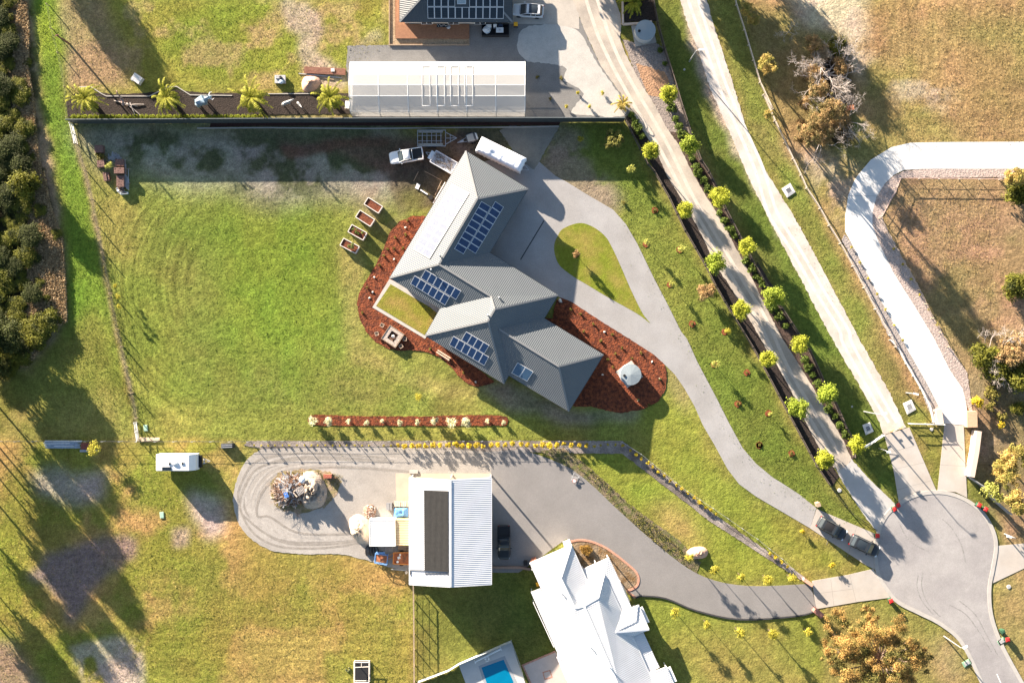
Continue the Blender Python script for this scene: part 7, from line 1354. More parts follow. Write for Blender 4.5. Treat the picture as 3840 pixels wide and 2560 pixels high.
# skips and bins by the north house
t = small("skip_bin", "long black skip with white bags beside the top house's deck", "skip bin", T(1, 0, 2135, 262), .9); mb = MB(); hx_, hy_ = 2.0, .85
for s in (-1, 1): mb.bar((-hx_, s * hy_, .5), (hx_, s * hy_, .5), .1, 1.0); mb.bar((s * hx_, -hy_, .5), (s * hx_, hy_, .5), .1, 1.0)
mb.box((0, 0, .1), (2 * hx_, 2 * hy_, .1)); mb.bar((0.05, -hy_, .5), (0.05, hy_, .5), .06, .9); mb.build("tub", M_BLACK, t); mb = MB(); mb.blob((-1.3, -.05, .85), (.6, .55, .3), seed=3, n=8, rough=.3); mb.box((.65, -.1, .95), (1.1, .75, .12)); mb.build("white_sheets", mat("white_sheet", (.62, .64, .66), .7, .08, 4), t); mb = MB(); mb.lathe([(.14, 1.0), (.14, 1.08)], 10, (.65, -.1, 0)); mb.build("cap", M_STEEL, t)
def wheelie(lab, p, rz, lidc, bodyc, group=None):
    q = w(p, 1.0); t = thing("wheelie_bin", lab, "bin", (q.x, q.y, 0), rz, group); mb = MB(); mb.box((0, 0, .52), (.44, .46, .9), taper=1.22); mb.build("body", bodyc, t); mb = MB(); mb.box((0, 0, 1.01), (.6, .62, .07), taper=.9); mb.box((0, 0, 1.06), (.4, .42, .04), taper=.8); mb.build("lid", lidc, t)
    mb = MB(); mb.tube([(-.24, -.36, .95), (.24, -.36, .95)], .03, 6); mb.build("handle", M_BLACK, t)
    for s in (-1, 1): mb = MB(); mb.lathe([(.1, -.03), (.1, .03)], 12, M=Matrix.Rotation(R(90), 3, 'Y')); o = mb.build("wheel", M_TYRE, t); o.location = (s * .24, -.24, .1)
M_RED = mat("red_lid", (.62, .03, .03), .5, .05, 3); M_GB = mat("dark_green_bin", (.03, .09, .05), .6, .05, 3); M_YL = mat("yellow_lid", (.75, .38, .02), .5, .05, 3)
for (x, y, rz, lab) in ((470, 130, .4, "red-lidded green bin at the lane's mouth, nearer the pale driveway"), (455, 147, .4, "red-lidded green bin at the lane's mouth, nearer the lane"), (381, 262, 0, "red-lidded bin beside the parked cars' apron at the kerb"), (820, 130, -.5, "red-lidded bin on the upper right verge, left one of the pair"), (848, 148, -.5, "red-lidded bin on the upper right verge, right one of the pair"), (439, 543, .3, "red-lidded bin on grass above the huge orange tree"), (941, 709, .2, "red-lidded bin beside the green one on the right verge")):
    wheelie(lab, K("%d,%d" % (x, y))[0], rz, M_RED, M_GB, "red-lidded wheelie bins round the cul-de-sac")
wheelie("all dark green bin on the right verge by the road", K("922,675")[0], .3, M_GB, M_GB)
wheelie("yellow-lidded bin at the lower right corner of the dark top house", T(2, 0, 80, 213), 0, M_YL, M_BLACK); wheelie("orange-lidded bin tucked at the white house's left side", W("95,292")[0], .3, M_YL, M_BLACK); wheelie("black bin by the brick pier near the black pickup", W("17,162")[0], 0, M_BLACK, M_BLACK)
for (x, y, lab) in ((2077, 230, "pale square cabinet beside the top house wall"), (2132, 225, "white upright tank beside the top house wall"), (2180, 222, "dark blue barrel beside the top house wall")):
    t = small("storage_tub", lab, "tub", T(1, 0, x, y), .9); mb = MB(); m = M_WHITE if x < 2150 else mat("navy_plastic", (.02, .04, .08), .5, .05, 3)
    (mb.box((0, 0, .45), (.75 if x < 2100 else .5, .55, .9)) if x < 2150 else mb.lathe([(.35, 0), (.4, .4), (.35, .85)], 14)); mb.build("body", m, t); mb = MB(); mb.box((0, 0, .93), (.5, .4, .05)); mb.build("lid", m, t)
t = small("outdoor_table", "cluttered glass table with chair on the top house's deck", "table", T(1, 0, 1665, 228), 1.0); mb = MB(); mb.box((0, 0, 1.05), (1.6, .5, .05)); mb.build("top", M_GLASS, t)
for x in (-.7, .7): mb = MB(); mb.tube([(x, 0, .35), (x, 0, 1.05)], .04, 6); mb.build("leg", M_STEEL, t)
mb = MB()
for i in range(9): r_ = random.Random(i); mb.box((-.7 + i * .17, r_.uniform(-.15, .15), 1.12), (.12, .12, .12), r_.random())
mb.build("pots", M_STEEL, t)
t = small("chair", "grey garden chair right of the cluttered deck table", "chair", T(1, 0, 1720, 238), .9); mb = MB(); mb.lathe([(.1, .78), (.3, .8), (.32, .86)], 12); mb.build("seat", mat("grey_mesh", (.4, .42, .44), .7, .1, 5), t, smooth=True)
for a in range(4): mb = MB(); mb.tube([(.25 * math.cos(a * 1.571 + .78), .25 * math.sin(a * 1.571 + .78), .35), (.2 * math.cos(a * 1.571 + .78), .2 * math.sin(a * 1.571 + .78), .8)], .02, 5); mb.build("leg", M_STEEL, t)
# raised garden beds
SOILB = mat("planter_mulch", (.16, .05, .025), .95, .3, 4, .06, 8, fine=.5)
for i, (q4, lab, pl) in enumerate((("1015,238 1137,312 1105,378 975,292", "raised galvanised planter of red mulch, topmost of the four", 0), ("940,348 1070,430 1030,492 903,408", "raised planter of bare red mulch, second from the top", 0), ("868,475 1003,548 965,612 835,538", "raised planter with small green seedlings, third from the top", 1), ("798,597 935,668 900,730 763,655", "raised planter with a big leafy plant, lowest of the four", 2))):
    c4 = [w(p, .8) for p in P(1, 1, q4)]; cen = sum(c4, Vector()) / 4; ax = (c4[1] - c4[0]) + (c4[2] - c4[3]); ay = (c4[0] - c4[3]) + (c4[1] - c4[2]); hx_, hy_ = ax.length / 4, ay.length / 4
    t = thing("planter", lab, "planter", (cen.x, cen.y, 0), math.atan2(ax.y, ax.x), "raised planters on the main lawn"); mb = MB()
    for s in (-1, 1): mb.bar((-hx_, s * hy_, .4), (hx_, s * hy_, .4), .08, .8); mb.bar((s * hx_, -hy_ + .04, .4), (s * hx_, hy_ - .04, .4), .08, .8)
    mb.build("walls", mat("planter_steel", (.42, .43, .45), .5, .08, 3), t); mb = MB()
    for s in (-1, 1): mb.bar((-hx_, s * hy_, .82), (hx_, s * hy_, .82), .12, .04); mb.bar((s * hx_, -hy_, .822), (s * hx_, hy_, .822), .12, .04)
    mb.build("rim", mat("planter_rim", (.6, .55, .5), .7, .1, 3), t); mb = MB(); mb.box((0, 0, .36), (2 * hx_ - .1, 2 * hy_ - .1, .72)); mb.build("soil", SOILB, t)
    if pl:
        rg = random.Random(i); cl = [(rg.uniform(-.7, .6) * hx_, rg.uniform(-.5, .5) * hy_, .85 + rg.uniform(0, .15), .14) for _ in range(9)] if pl == 1 else [(.25 + rg.gauss(0, .2), rg.gauss(0, .15), .95 + rg.uniform(0, .3), .2) for _ in range(8)]
        o = bpy.data.objects.new("seedlings" if pl == 1 else "leafy_plant", leaf_mesh("seedlings", cl, 500, .07, i, F_GREEN if pl == 1 else lm("herb_foliage", (.22, .25, .08)))); COL.objects.link(o); o.parent = t
# fire pit table and stools
def F_(x, y): return (1340 + x / 3.2, 1140 + y / 3.2)
c4 = [w(F_(*p), .5) for p in ((390, 252), (562, 362), (458, 525), (292, 412))]; cen = sum(c4, Vector()) / 4; ax = (c4[1] - c4[0]) + (c4[2] - c4[3]); ay = (c4[0] - c4[3]) + (c4[1] - c4[2]); hx_, hy_ = ax.length / 4, ay.length / 4
t = thing("fire_pit", "square stone fire pit with sandy top set in the red mulch", "fire pit", (cen.x, cen.y, 0), math.atan2(ax.y, ax.x)); mb = MB()
for s in (-1, 1): mb.bar((-hx_, s * (hy_ - .28), .3), (hx_, s * (hy_ - .28), .3), .56, .5); mb.bar((s * (hx_ - .35), -hy_ + .56, .3), (s * (hx_ - .35), hy_ - .56, .3), .7, .496)
mb.build("base", mat("grey_sleeper", (.30, .28, .26), .85, .2, 4), t); mb = MB()
for s in (-1, 1): mb.bar((-hx_ + .08, s * (hy_ - .3), .57), (hx_ - .08, s * (hy_ - .3), .57), .45, .04); mb.bar((s * (hx_ - .38), -hy_ + .54, .57), (s * (hx_ - .38), hy_ - .54, .57), .55, .038)
mb.build("sand_top", mat("pit_sand", (.42, .35, .30), .95, .15, 3, .05, 6, fine=.2), t); mb = MB()
for s in (-1, 1): mb.bar((-hx_, s * hy_, .6), (hx_, s * hy_, .6), .07, .1); mb.bar((s * hx_, -hy_, .6), (s * hx_, hy_, .6), .07, .1)
mb.build("edge", M_TIMB, t); mb = MB(); mb.blob((0, .05, .45), (.3, .25, .2), n=8, rough=.4, seed=2); mb.build("ash", mat("ash", (.5, .48, .47), .9, .2, 5), t); mb = MB(); mb.box((.1, -.05, .1), (1.1, .9, .04)); mb.bar((-.3, -.35, .55), (.35, -.55, .6), .12, .1); mb.bar((.1, -.3, .55), (.5, .0, .6), .1, .1); mb.build("logs", M_DTIMB, t)
for (x, y, rz, lab) in ((297, 253, -.5, "timber stool up and left of the fire pit"), (232, 355, .3, "timber stool at the mulch edge left of the fire pit"), (570, 418, 0, "timber stool right of the fire pit"), (524, 505, .6, "timber stool at the lower right of the fire pit")):
    t = small("stool", lab, "stool", F_(x, y), .5, rz, "stools round the fire pit"); mb = MB(); mb.box((0, 0, .44), (.46, .46, .04)); mb.build("seat", mat("dark_seat", (.10, .07, .05), .8, .2, 5), t); mb = MB()
    for s in (-1, 1): mb.bar((-.25, s * .25, .47), (.25, s * .25, .47), .06, .07); mb.bar((s * .25, -.25, .472), (s * .25, .25, .472), .06, .07)
    mb.build("rim", mat("pale_stool_wood", (.52, .40, .30), .8, .1, 5), t)
    for a in (-1, 1):
        for b in (-1, 1): mb = MB(); mb.box((a * .22, b * .22, .21), (.06, .06, .42)); mb.build("leg", MATS["pale_stool_wood"], t)
a, b = w(F_(957, 562), .4), w(F_(1110, 660), .4); cen = (a + b) / 2; t = thing("bench", "long two-plank timber bench in red mulch beside the house", "bench", (cen.x, cen.y, 0), math.atan2(b.y - a.y, b.x - a.x))
for s in (-1, 1): mb = MB(); mb.box((0, s * .17, .42), (2.3, .2, .06)); mb.build("plank", mat("pale_bench_wood", (.58, .45, .34), .8, .12, 4), t)
for s in (-.9, .9): mb = MB(); mb.box((s, 0, .2), (.1, .5, .38)); mb.build("leg", M_DTIMB, t)
# timber and brick stacks at the left of the lawn
def L2(x, y): return (320 + x / 3.09, 500 + y / 3.09)
MBR = mat("old_brick", (.20, .12, .10), .9, .25, 6)
def bstack(lab, p, sx, sy, h, rz=0.0, name="brick_pallet"):
    t = small(name, lab, "brick stack", L2(*p), h, rz); mb = MB(); nx, ny = max(2, int(sx / .24)), max(2, int(sy / .12)); rnd = random.Random(int(p[0]))
    for i in range(nx):
        for j in range(ny): mb.box((-sx / 2 + (i + .5) * sx / nx, -sy / 2 + (j + .5) * sy / ny, h / 2 + .1 + rnd.uniform(-.02, .02)), (sx / nx * .93, sy / ny * .9, h), rnd.uniform(-.03, .03))
    mb.build("bricks", MBR, t); mb = MB(); mb.box((0, 0, .05), (sx * 1.05, sy * 1.05, .1)); mb.build("pallet", M_DTIMB, t)
bstack("pallet of old bricks at the top of the left-hand stacks", (155, 180), 1.2, 1.1, .7); bstack("pallet of bricks with dark pieces, second down on the left", (180, 352), 1.1, 1.0, .8, .1); bstack("narrow brick row, third down on the left of the stacks", (228, 500), .5, 1.3, .5, .15)
bstack("pallet of bricks in the middle of the stacks", (395, 340), 1.3, 1.0, .7); bstack("broad pallet of bricks under a plank in the stacks' middle", (392, 430), 1.5, .9, 1.0); bstack("tumbled brick stack in the lower part of the stacks", (405, 555), 1.1, 1.7, .7); bstack("small loose brick row beside the third stack", (262, 500), .4, 1.2, .4, .2)
scatter("rubble_pile", "loose broken bricks at the lower end of the brick stacks", "rubble", [L2(375, 630), L2(460, 620), L2(455, 690), L2(385, 690)], 40, .3, (.08, .16), (MBR, M_ST1), 6)
scatter("rubble_pile", "heap of bluish grey offcuts above the brick stacks", "rubble", [L2(280, 255), L2(415, 250), L2(420, 310), L2(270, 320)], 45, .25, (.12, .3), (mat("slate_offcut", (.30, .32, .35), .8, .15, 4),), 7, shape="bar")
t = small("pipe_bundle", "bundle of long pale pipes right of the brick stacks", "pipes", L2(475, 480), .4, 0); mb = MB()
for i, (x, y0, y1) in enumerate(((-.25, -1.8, 2.3), (-.12, -1.9, 1.6), (0, -2.1, -.1), (.14, -2.2, -.3), (.25, -1.2, .9), (.32, -2.3, -.6))): mb.tube([(x, y0, .3), (x + .03, y1, .32)], .05, 6)
mb.build("pipes", M_STEEL, t); mb = MB(); mb.box((0, -1.2, .1), (.9, .1, .2)); mb.box((0, .9, .1), (.9, .1, .2)); mb.build("bearer", M_TIMB, t)
t = small("concrete_trough", "pale trough at the lower end of the brick stacks", "trough", L2(445, 692), .5, .1); mb = MB(); mb.box((0, 0, .25), (1.1, .3, .5)); mb.build("shell", mat("pale_blue_trough", (.5, .56, .6), .6, .05, 3), t); mb = MB(); mb.box((0, 0, .49), (.95, .18, .03)); mb.build("inside", M_BLACK, t)
t = small("buckets", "white buckets beside the pale trough", "buckets", L2(378, 665), .4); mb = MB()
for x, y in ((0, 0), (-.15, .3), (.25, -.25)): mb.lathe([(.13, 0), (.17, .38), (.15, .38), (.12, .1)], 12, (x, y, 0))
mb.build("pails", M_WHITE, t); mb = MB(); mb.lathe([(.17, .38), (.1, .41)], 12, (0, 0, 0)); mb.build("lid", M_WHITE, t)
plant("young", "bush", "leafy bush growing among the brick stacks", "bush", L2(290, 380), .8, (.9, .9, .5)); plant("low", "bush", "yellowish low weeds between the two upper brick pallets", "bush", L2(172, 275), .3, 1.8)
# stack of sheets and bricks on lower fence
t = small("sheet_stack", "long stack of bluish roofing sheets along the lower left fence", "metal sheets", T(0, 2, 540, 935), .5); mb = MB(); rnd = random.Random(4)
for i in range(14): mb.box((rnd.uniform(-.25, .25), .5 - i * .075, .3 + .02 * (i % 4)), (5.4 + rnd.uniform(-.6, .2), .07, .05), rnd.uniform(-.012, .012))
mb.build("sheets", mat("blue_steel_sheet", (.34, .42, .52), .5, .3, 3), t); mb = MB()
for x in (-2, 0, 2): mb.box((x, 0, .12), (.1, 1.2, .24))
mb.build("bearer", M_TIMB, t); mb = MB(); mb.box((.3, .55, .42), (5.6, .2, .06)); mb.box((-.6, .2, .42), (3.6, .1, .05), .02); mb.box((.4, -.2, .42), (3.0, .08, .05), -.02); mb.build("top_sheet", M_WHITE, t)
t = small("brick_stack", "reddish brick and timber stack beside the yellow-orange bush on the lower fence", "bricks", T(0, 2, 760, 945), .5); mb = MB()
for i in range(6):
    for j in range(4): mb.box((-.65 + i * .25, -.4 + j * .25, .3 + .04 * ((i * j) % 3)), (.22, .22, .5))
mb.build("bricks", mat("dark_red_brick", (.25, .09, .07), .9, .25, 5), t); mb = MB(); mb.box((.4, -.75, .1), (3.0, .35, .12)); mb.build("planks", M_STEEL, t)
plant("sapling", "bush", "bright yellow-orange bush at the lower left fence", "bush", T(0, 2, 850, 965), 1.0, (1.6, 1.5, .7))
for i, y in enumerate((875, 883, 890, 897)):
    t = small("timber_post", "round timber post lying by the fence corner, %s from the top" % ordn(i), "post", T(0, 2, 1320, y), .15, .02 * (i - 1), "posts lying by the fence corner"); mb = MB(); mb.tube([(-1.55 + .1 * i, 0, .14), (1.5, .02, .14)], .08, 8); mb.build("pole", mat("pale_post", (.60, .47, .33), .8, .15, 4), t); mb = MB(); mb.lathe([(.06, 0), (.06, .02)], 8, (1.5, 0.02, .14), M=Matrix.Rotation(R(90), 3, 'Y')); mb.build("end_grain", M_TIMB, t)
t = small("compost_bin", "open black box on the grass under the fence left of the gravel", "box", T(0, 2, 2000, 945), .7, .05); mb = MB(); mb.box((0, 0, .35), (2.0, .75, .7), taper=.85); mb.build("body", mat("dark_box", (.05, .055, .065), .6, .1, 3), t); mb = MB(); mb.box((0, .1, .72), (1.6, .1, .05)); mb.box((0, -.18, .72), (1.6, .1, .05)); mb.build("rim", M_STEEL, t)
# trampoline cage
t = small("chicken_coop", "black-floored frame with pale tube rails at the bottom of the paddock", "cage", T(1, 3, 955, 1455), .8); mb = MB(); hx_, hy_ = 1.12, 1.5
for z in (.95, .15):
    for s in (-1, 1): mb.tube([(-hx_, s * hy_, z), (hx_, s * hy_, z)], .06, 6); mb.tube([(s * hx_, -hy_, z), (s * hx_, hy_, z)], .06, 6)
for a in (-1, 1):
    for b in (-1, 1): mb.tube([(a * hx_, b * hy_, 0), (a * hx_, b * hy_, .95)], .06, 6)
mb.tube([(-hx_, .75, .95), (hx_, .85, .95)], .05, 6); mb.tube([(0, .8, .95), (0, hy_, .95)], .05, 6); mb.build("frame", mat("pale_tube", (.6, .55, .5), .5, .1, 3), t); mb = MB(); mb.box((0, 0, .12), (2.1, 2.85, .06)); mb.build("floor", M_BLACK, t)
t = small("garden_ornament", "small mossy stones left of the black-floored frame", "stones", T(1, 3, 830, 1435), .2); mb = MB()
for i in range(7): mb.blob((random.Random(i).uniform(-.35, .35), random.Random(i + 9).uniform(-.3, .3), .1), (.15, .12, .14), seed=i, n=6, rough=.3)
mb.build("stones", mat("mossy_stone", (.12, .13, .06), .9, .3, 4), t)
# ---------------- street furniture
def lamp(lab, pb_, ph_, h, dark=False):
    b_ = w(pb_); h_w = w(ph_, h); t = thing("street_lamp", lab, "street lamp", (b_.x, b_.y, 0)); d = h_w - b_; mb = MB(); mb.tube([(0, 0, 0), (0, 0, h - .6)], [.10, .06], 8); mb.build("pole", M_STEEL, t)
    mb = MB(); mb.tube([(0, 0, h - .65), (d.x * .5, d.y * .5, h - .12), (d.x * .9, d.y * .9, h)], .05, 6); mb.build("arm", M_STEEL, t); mb = MB(); mb.box((d.x, d.y, h), (.75, .28, .12), math.atan2(d.y, d.x)); mb.build("lamp_head", M_WHITE, t)
lamp("street lamp leaning over the top of the white gravel track", T(2, 0, 1610, 545), T(2, 0, 1718, 438), 6.5)
lamp("street lamp beside the lower end of the white gravel track", T(3, 2, 940, 640), T(3, 2, 1120, 660), 6.5)
lamp("short lamp beside the larger concrete pit near the white driveway", T(3, 2, 1312, 475), T(3, 2, 1400, 486), 4.0)
lamp("street lamp near the bottom right by the road's narrow end", T(3, 3, 940, 650), T(3, 3, 1048, 706), 6.5)
lamp("small lamp pole on the upper right verge of the cul-de-sac", T(3, 3, 1245, 135), T(3, 3, 1270, 150), 4.0)
t = small("street_sign", "white blank-topped street sign beside the last lane tree", "sign", T(3, 2, 1070, 965)); mb = MB(); mb.tube([(0, 0, 0), (0, 0, 2.6)], .04, 6); mb.build("pole", M_STEEL, t); mb = MB(); mb.box((.5, -.2, 2.5), (1.0, .08, .3), -.35); mb.build("blade", M_WHITE, t); mb = MB(); mb.box((.7, -.35, 2.2), (.6, .3, .06), .2); mb.build("bracket", M_WHITE, t)
t = small("power_pole", "lone dark power pole on the brown corner of the top-left lot", "power pole", T(0, 0, 612, 388)); mb = MB(); mb.tube([(0, 0, 0), (0, 0, 4.5)], [.16, .12], 8); mb.build("pole", M_DTIMB, t); mb = MB(); mb.box((0, 0, 4.3), (.7, .1, .1), .5); mb.build("crossarm", M_DTIMB, t)
for (c, r, x, y, lab, rz) in ((3, 2, 1190, 815, "orange gate post block at the gravel track's end, left one", .3), (3, 2, 1272, 788, "orange gate post block at the gravel track's end, right one", .3)):
    t = small("bollard", lab, "bollard", T(c, r, x, y), .9, rz); mb = MB(); mb.box((0, 0, .45), (.22, .22, .9)); mb.build("post", mat("orange_timber", (.60, .36, .18), .8, .1, 4), t); mb = MB(); mb.box((.25, .1, .6), (.5, .12, .12)); mb.build("latch", MATS["orange_timber"], t)
def pit(lab, c4, gr):
    q4 = [w(p) for p in c4]; cen = sum(q4, Vector()) / 4; t = thing("drain_pit", lab, "drain pit", (cen.x, cen.y, 0)); lc = [(p.x - cen.x, p.y - cen.y) for p in q4]; mb = MB(); inn = [(x * .45, y * .45) for x, y in lc]
    for i in range(4): j = (i + 1) % 4; mb.face([(*lc[i], .1), (*lc[j], .1), (*inn[j], .16), (*inn[i], .16)]); mb.face([(*lc[i], 0), (*lc[j], 0), (*lc[j], .1), (*lc[i], .1)])
    mb.build("surround", mat("white_pit_concrete", (.58, .57, .55), .8, .06, 3), t); mb = MB(); mb.prism(inn, 0.0, .13); o = mb.build("grate", gr, t); mb = MB()
    a, b, c_, d = [Vector((*p, .14)) for p in inn]
    for k in range(6): mb.bar(a.lerp(b, (k + .5) / 6), d.lerp(c_, (k + .5) / 6), .04, .03)
    mb.build("bars", M_STEEL, o)
pit("square concrete drain pit beside the upper white gravel track", P(3, 1, "212,160 290,110 335,190 262,240"), MATS["dark_steel"]); pit("dark-grated concrete pit left of the gravel track's end", P(3, 2, "925,760 990,735 1025,815 955,848"), MATS["dark_steel"]); pit("large concrete pit right of the gravel track's end", P(3, 2, "1282,570 1358,535 1398,622 1320,668"), mat("mid_grate", (.25, .25, .24), .7, .1, 5))
for (c, r, x, y, rr, lab) in ((3, 2, 835, 597, .12, "small round white cover in the verge grass"), (3, 2, 724, 1335, .26, "round concrete manhole cover below the last lane tree"), (3, 3, 1267, 402, .27, "round grey manhole cover on the brown right verge"), (2, 0, 1567, 615, .13, "small round cover in the top verge grass"), (3, 2, 1537, 797, .22, "round manhole cover beside the long white gate")):
    t = small("manhole_cover", lab, "manhole cover", T(c, r, x, y)); mb = MB(); mb.lathe([(rr * 1.2, 0), (rr * 1.2, .04), (rr * 1.0, .05)], 20); mb.build("ring", MATS["white_pit_concrete"], t); mb = MB(); mb.lathe([(rr * .9, .04), (rr * .9, .06)], 20); mb.build("lid", mat("lid_grey", (.36, .36, .36), .8, .1, 4), t)
for (p, sz, rz, m, lab, h) in ((T(3, 3, 257, 380), (1.5, .45), -.6, mat("pink_stone", (.58, .33, .24), .85, .15, 4), "orange-pink stone pier at the lower drive's apron corner", 1.0), (T(3, 3, 310, 535), (1.4, .7), -.7, mat("red_stone", (.33, .16, .13), .85, .2, 4), "dark red stone pier at the lower drive's bottom corner", 1.2), (T(3, 2, 540, 1462), (.55, .55), .3, M_TIMB, "small timber letterbox pier where grey driveway meets apron", 1.1)):
    t = small("pier", lab, "pier", p, h, rz); mb = MB(); mb.box((0, 0, h / 2), (*sz, h)); mb.build("shaft", m, t); mb = MB(); mb.box((0, 0, h + .03), (sz[0] * 1.1, sz[1] * 1.15, .07)); mb.build("cap", m, t)
for (c, r, x, y, m, lab) in ((0, 3, 1428, 70, "pale green lid in the grass left of the gravel loop", 0), (0, 2, 1285, 785, "pale green lid at the main lawn's bottom left corner", 0)):
    t = small("service_cover", m, "service cover", T(c, r, x, y)); mb = MB(); mb.box((0, 0, .04), (.6, .95, .08), .1); mb.build("frame", mat("pale_green_plastic", (.42, .55, .42), .6, .1, 3), t); mb = MB(); mb.box((0, 0, .09), (.45, .75, .02), .1); mb.build("lid", mat("green_plastic", (.32, .50, .38), .6, .1, 3), t)
for (c, r, x, y, rz, lab) in ((3, 3, 1232, 675, .6, "green utility pad beside the bins on the right verge"), (3, 3, 1055, 785, .5, "green utility pad at the bottom lamp's foot by the kerb")):
    t = small("utility_pad", lab, "utility pad", T(c, r, x, y), 0, rz); mb = MB(); mb.box((0, 0, .05), (1.3, .8, .1)); mb.build("slab", mat("green_pad", (.22, .38, .26), .7, .1, 3), t); mb = MB(); mb.box((0, 0, .12), (.8, .5, .06)); mb.build("lid", MATS["lid_grey"], t)
t = small("hose_reel_stand", "metal rack with red-rimmed wheel at the edge of the asphalt", "rack", T(2, 2, 600, 1215), .4, .5); mb = MB()
for a, b in (((-.7, -.2), (.2, .5)), ((.2, .5), (.6, -.4)), ((-.5, .3), (.5, -.5)), ((-.7, -.2), (.6, -.4))): mb.tube([(*a, .35), (*b, .35)], .035, 5)
for x, y in ((-.7, -.2), (.2, .5), (.6, -.4)): mb.tube([(x, y, 0), (x, y, .35)], .03, 5)
mb.build("frame", M_STEEL, t); mb = MB(); mb.lathe([(.28, .3), (.28, .38)], 16, (-.35, -.55, 0)); mb.build("wheel_rim", mat("pinkred_paint", (.6, .25, .22), .6, .1, 3), t); mb = MB(); mb.lathe([(.2, .37), (.2, .4)], 16, (-.35, -.55, 0)); mb.build("wheel_disc", M_WHITE, t)
# ---------------- statues in the palm garden
def quad(name, lab, cat, p, rz, m, L_=1.0, H_=.9, neck=.5, nup=.4, headl=.3, bw=.2, legr=.05, horns=0, extra=None, h=.7):
    t = small(name, lab, cat, p, h, rz); me = bpy.data.meshes.new("body"); bm = bmesh.new(); sk = bm.verts.layers.skin.verify()
    def V_(x, y, z, r): v = bm.verts.new((x, y, z)); v[sk].radius = (r, r); return v
    c = V_(0, 0, H_, bw); v = c; v[sk].use_root = True; sh_ = V_(L_ * .38, 0, H_, bw * 1.0); rp = V_(-L_ * .4, 0, H_, bw * .95); bm.edges.new((c, sh_)); bm.edges.new((c, rp))
    n1 = V_(L_ * .5 + neck * .4, 0, H_ + nup * .5, bw * .55); n2 = V_(L_ * .5 + neck, 0, H_ + nup, bw * .42); hd = V_(L_ * .5 + neck + headl * .5, 0, H_ + nup * .98, bw * .42); mz = V_(L_ * .5 + neck + headl, 0, H_ + nup - headl * .35, bw * .25)
    for a, b in ((sh_, n1), (n1, n2), (n2, hd), (hd, mz)): bm.edges.new((a, b))
    for hip, xx, bend in ((sh_, L_ * .38, .04), (rp, -L_ * .42, -.07)):
        for s in (-1, 1): a = V_(xx, s * bw * .75, H_ * .78, legr * 1.7); b = V_(xx + bend, s * bw * .75, H_ * .42, legr); c2 = V_(xx, s * bw * .75, .03, legr * .9); bm.edges.new((hip, a)); bm.edges.new((a, b)); bm.edges.new((b, c2))
    tl_ = V_(-L_ * .62, 0, H_ * .8, bw * .12); bm.edges.new((rp, tl_)); tl2 = V_(-L_ * .66, 0, H_ * .5, bw * .1); bm.edges.new((tl_, tl2))
    bm.to_mesh(me); bm.free(); me.materials.append(m); o = bpy.data.objects.new("body", me); COL.objects.link(o); o.parent = t
    o.modifiers.new("skin", 'SKIN'); sb_ = o.modifiers.new("sub", 'SUBSURF'); sb_.levels = 1; sb_.render_levels = 1
    hx_, hz_ = L_ * .5 + neck + headl * .3, H_ + nup + bw * .2
    for s in (-1, 1): mb = MB(); mb.blob((hx_ - headl * .25, s * bw * .5, hz_ + .03), (.03 + bw * .15, .03, .06 + bw * .2), n=6, rough=0); mb.build("ear", m, t)
    if horns:
        for s in (-1, 1): mb = MB(); mb.tube([(hx_, s * bw * .3, hz_ - .1), (hx_ + .2 * horns, s * bw * .9, hz_ - .15), (hx_ + .5 * horns, s * bw * .8, hz_ + .05)], [.06 * horns, .05 * horns, .01], 6); mb.build("tusk", M_WHITE, t)
    return t
zb = bpy.data.materials.new("zebra_stripes"); zb.use_nodes = True; nt = zb.node_tree; wv = nd(nt, "ShaderNodeTexWave"); wv.inputs["Scale"].default_value = 3.2; wv.inputs["Distortion"].default_value = 2; cr = nd(nt, "ShaderNodeValToRGB"); cr.color_ramp.interpolation = 'CONSTANT'; cr.color_ramp.elements[0].color = (.02, .02, .02, 1); cr.color_ramp.elements[1].position = .5; cr.color_ramp.elements[1].color = (.7, .7, .7, 1)
tc = nd(nt, "ShaderNodeTexCoord"); nt.links.new(tc.outputs["Object"], wv.inputs[0]); nt.links.new(wv.outputs[0], cr.inputs[0]); nt.links.new(cr.outputs[0], nt.nodes["Principled BSDF"].inputs[0])
quad("zebra_statue", "zebra statue standing in the black mulch left of the right-hand palm", "statue", T(1, 0, 290, 912), R(20), zb, 1.2, 1.0, .45, .4, .35, .27)
quad("zebra_statue", "smaller zebra foal statue right of the adult zebra", "statue", T(1, 0, 402, 918), R(-50), zb, .75, .75, .3, .3, .25, .17, .04)
quad("elephant_statue", "bulky blue-grey elephant statue between two palms", "statue", T(0, 0, 1768, 895), R(22), mat("grey_statue", (.24, .32, .38), .7, .15, 3), 1.5, 1.25, .6, .35, .6, .62, .13, horns=1.4, h=1.2)
gir = mat("giraffe_patches", (.42, .32, .27), .8, .1, 3, col2=(.20, .10, .08), c2scale=5, c2soft=.03)
quad("giraffe_statue", "tall spotted giraffe statue right of the leftmost palm", "statue", T(0, 0, 1083, 900), R(100), gir, .95, 1.7, .45, 1.7, .4, .22, .06, h=1.5)
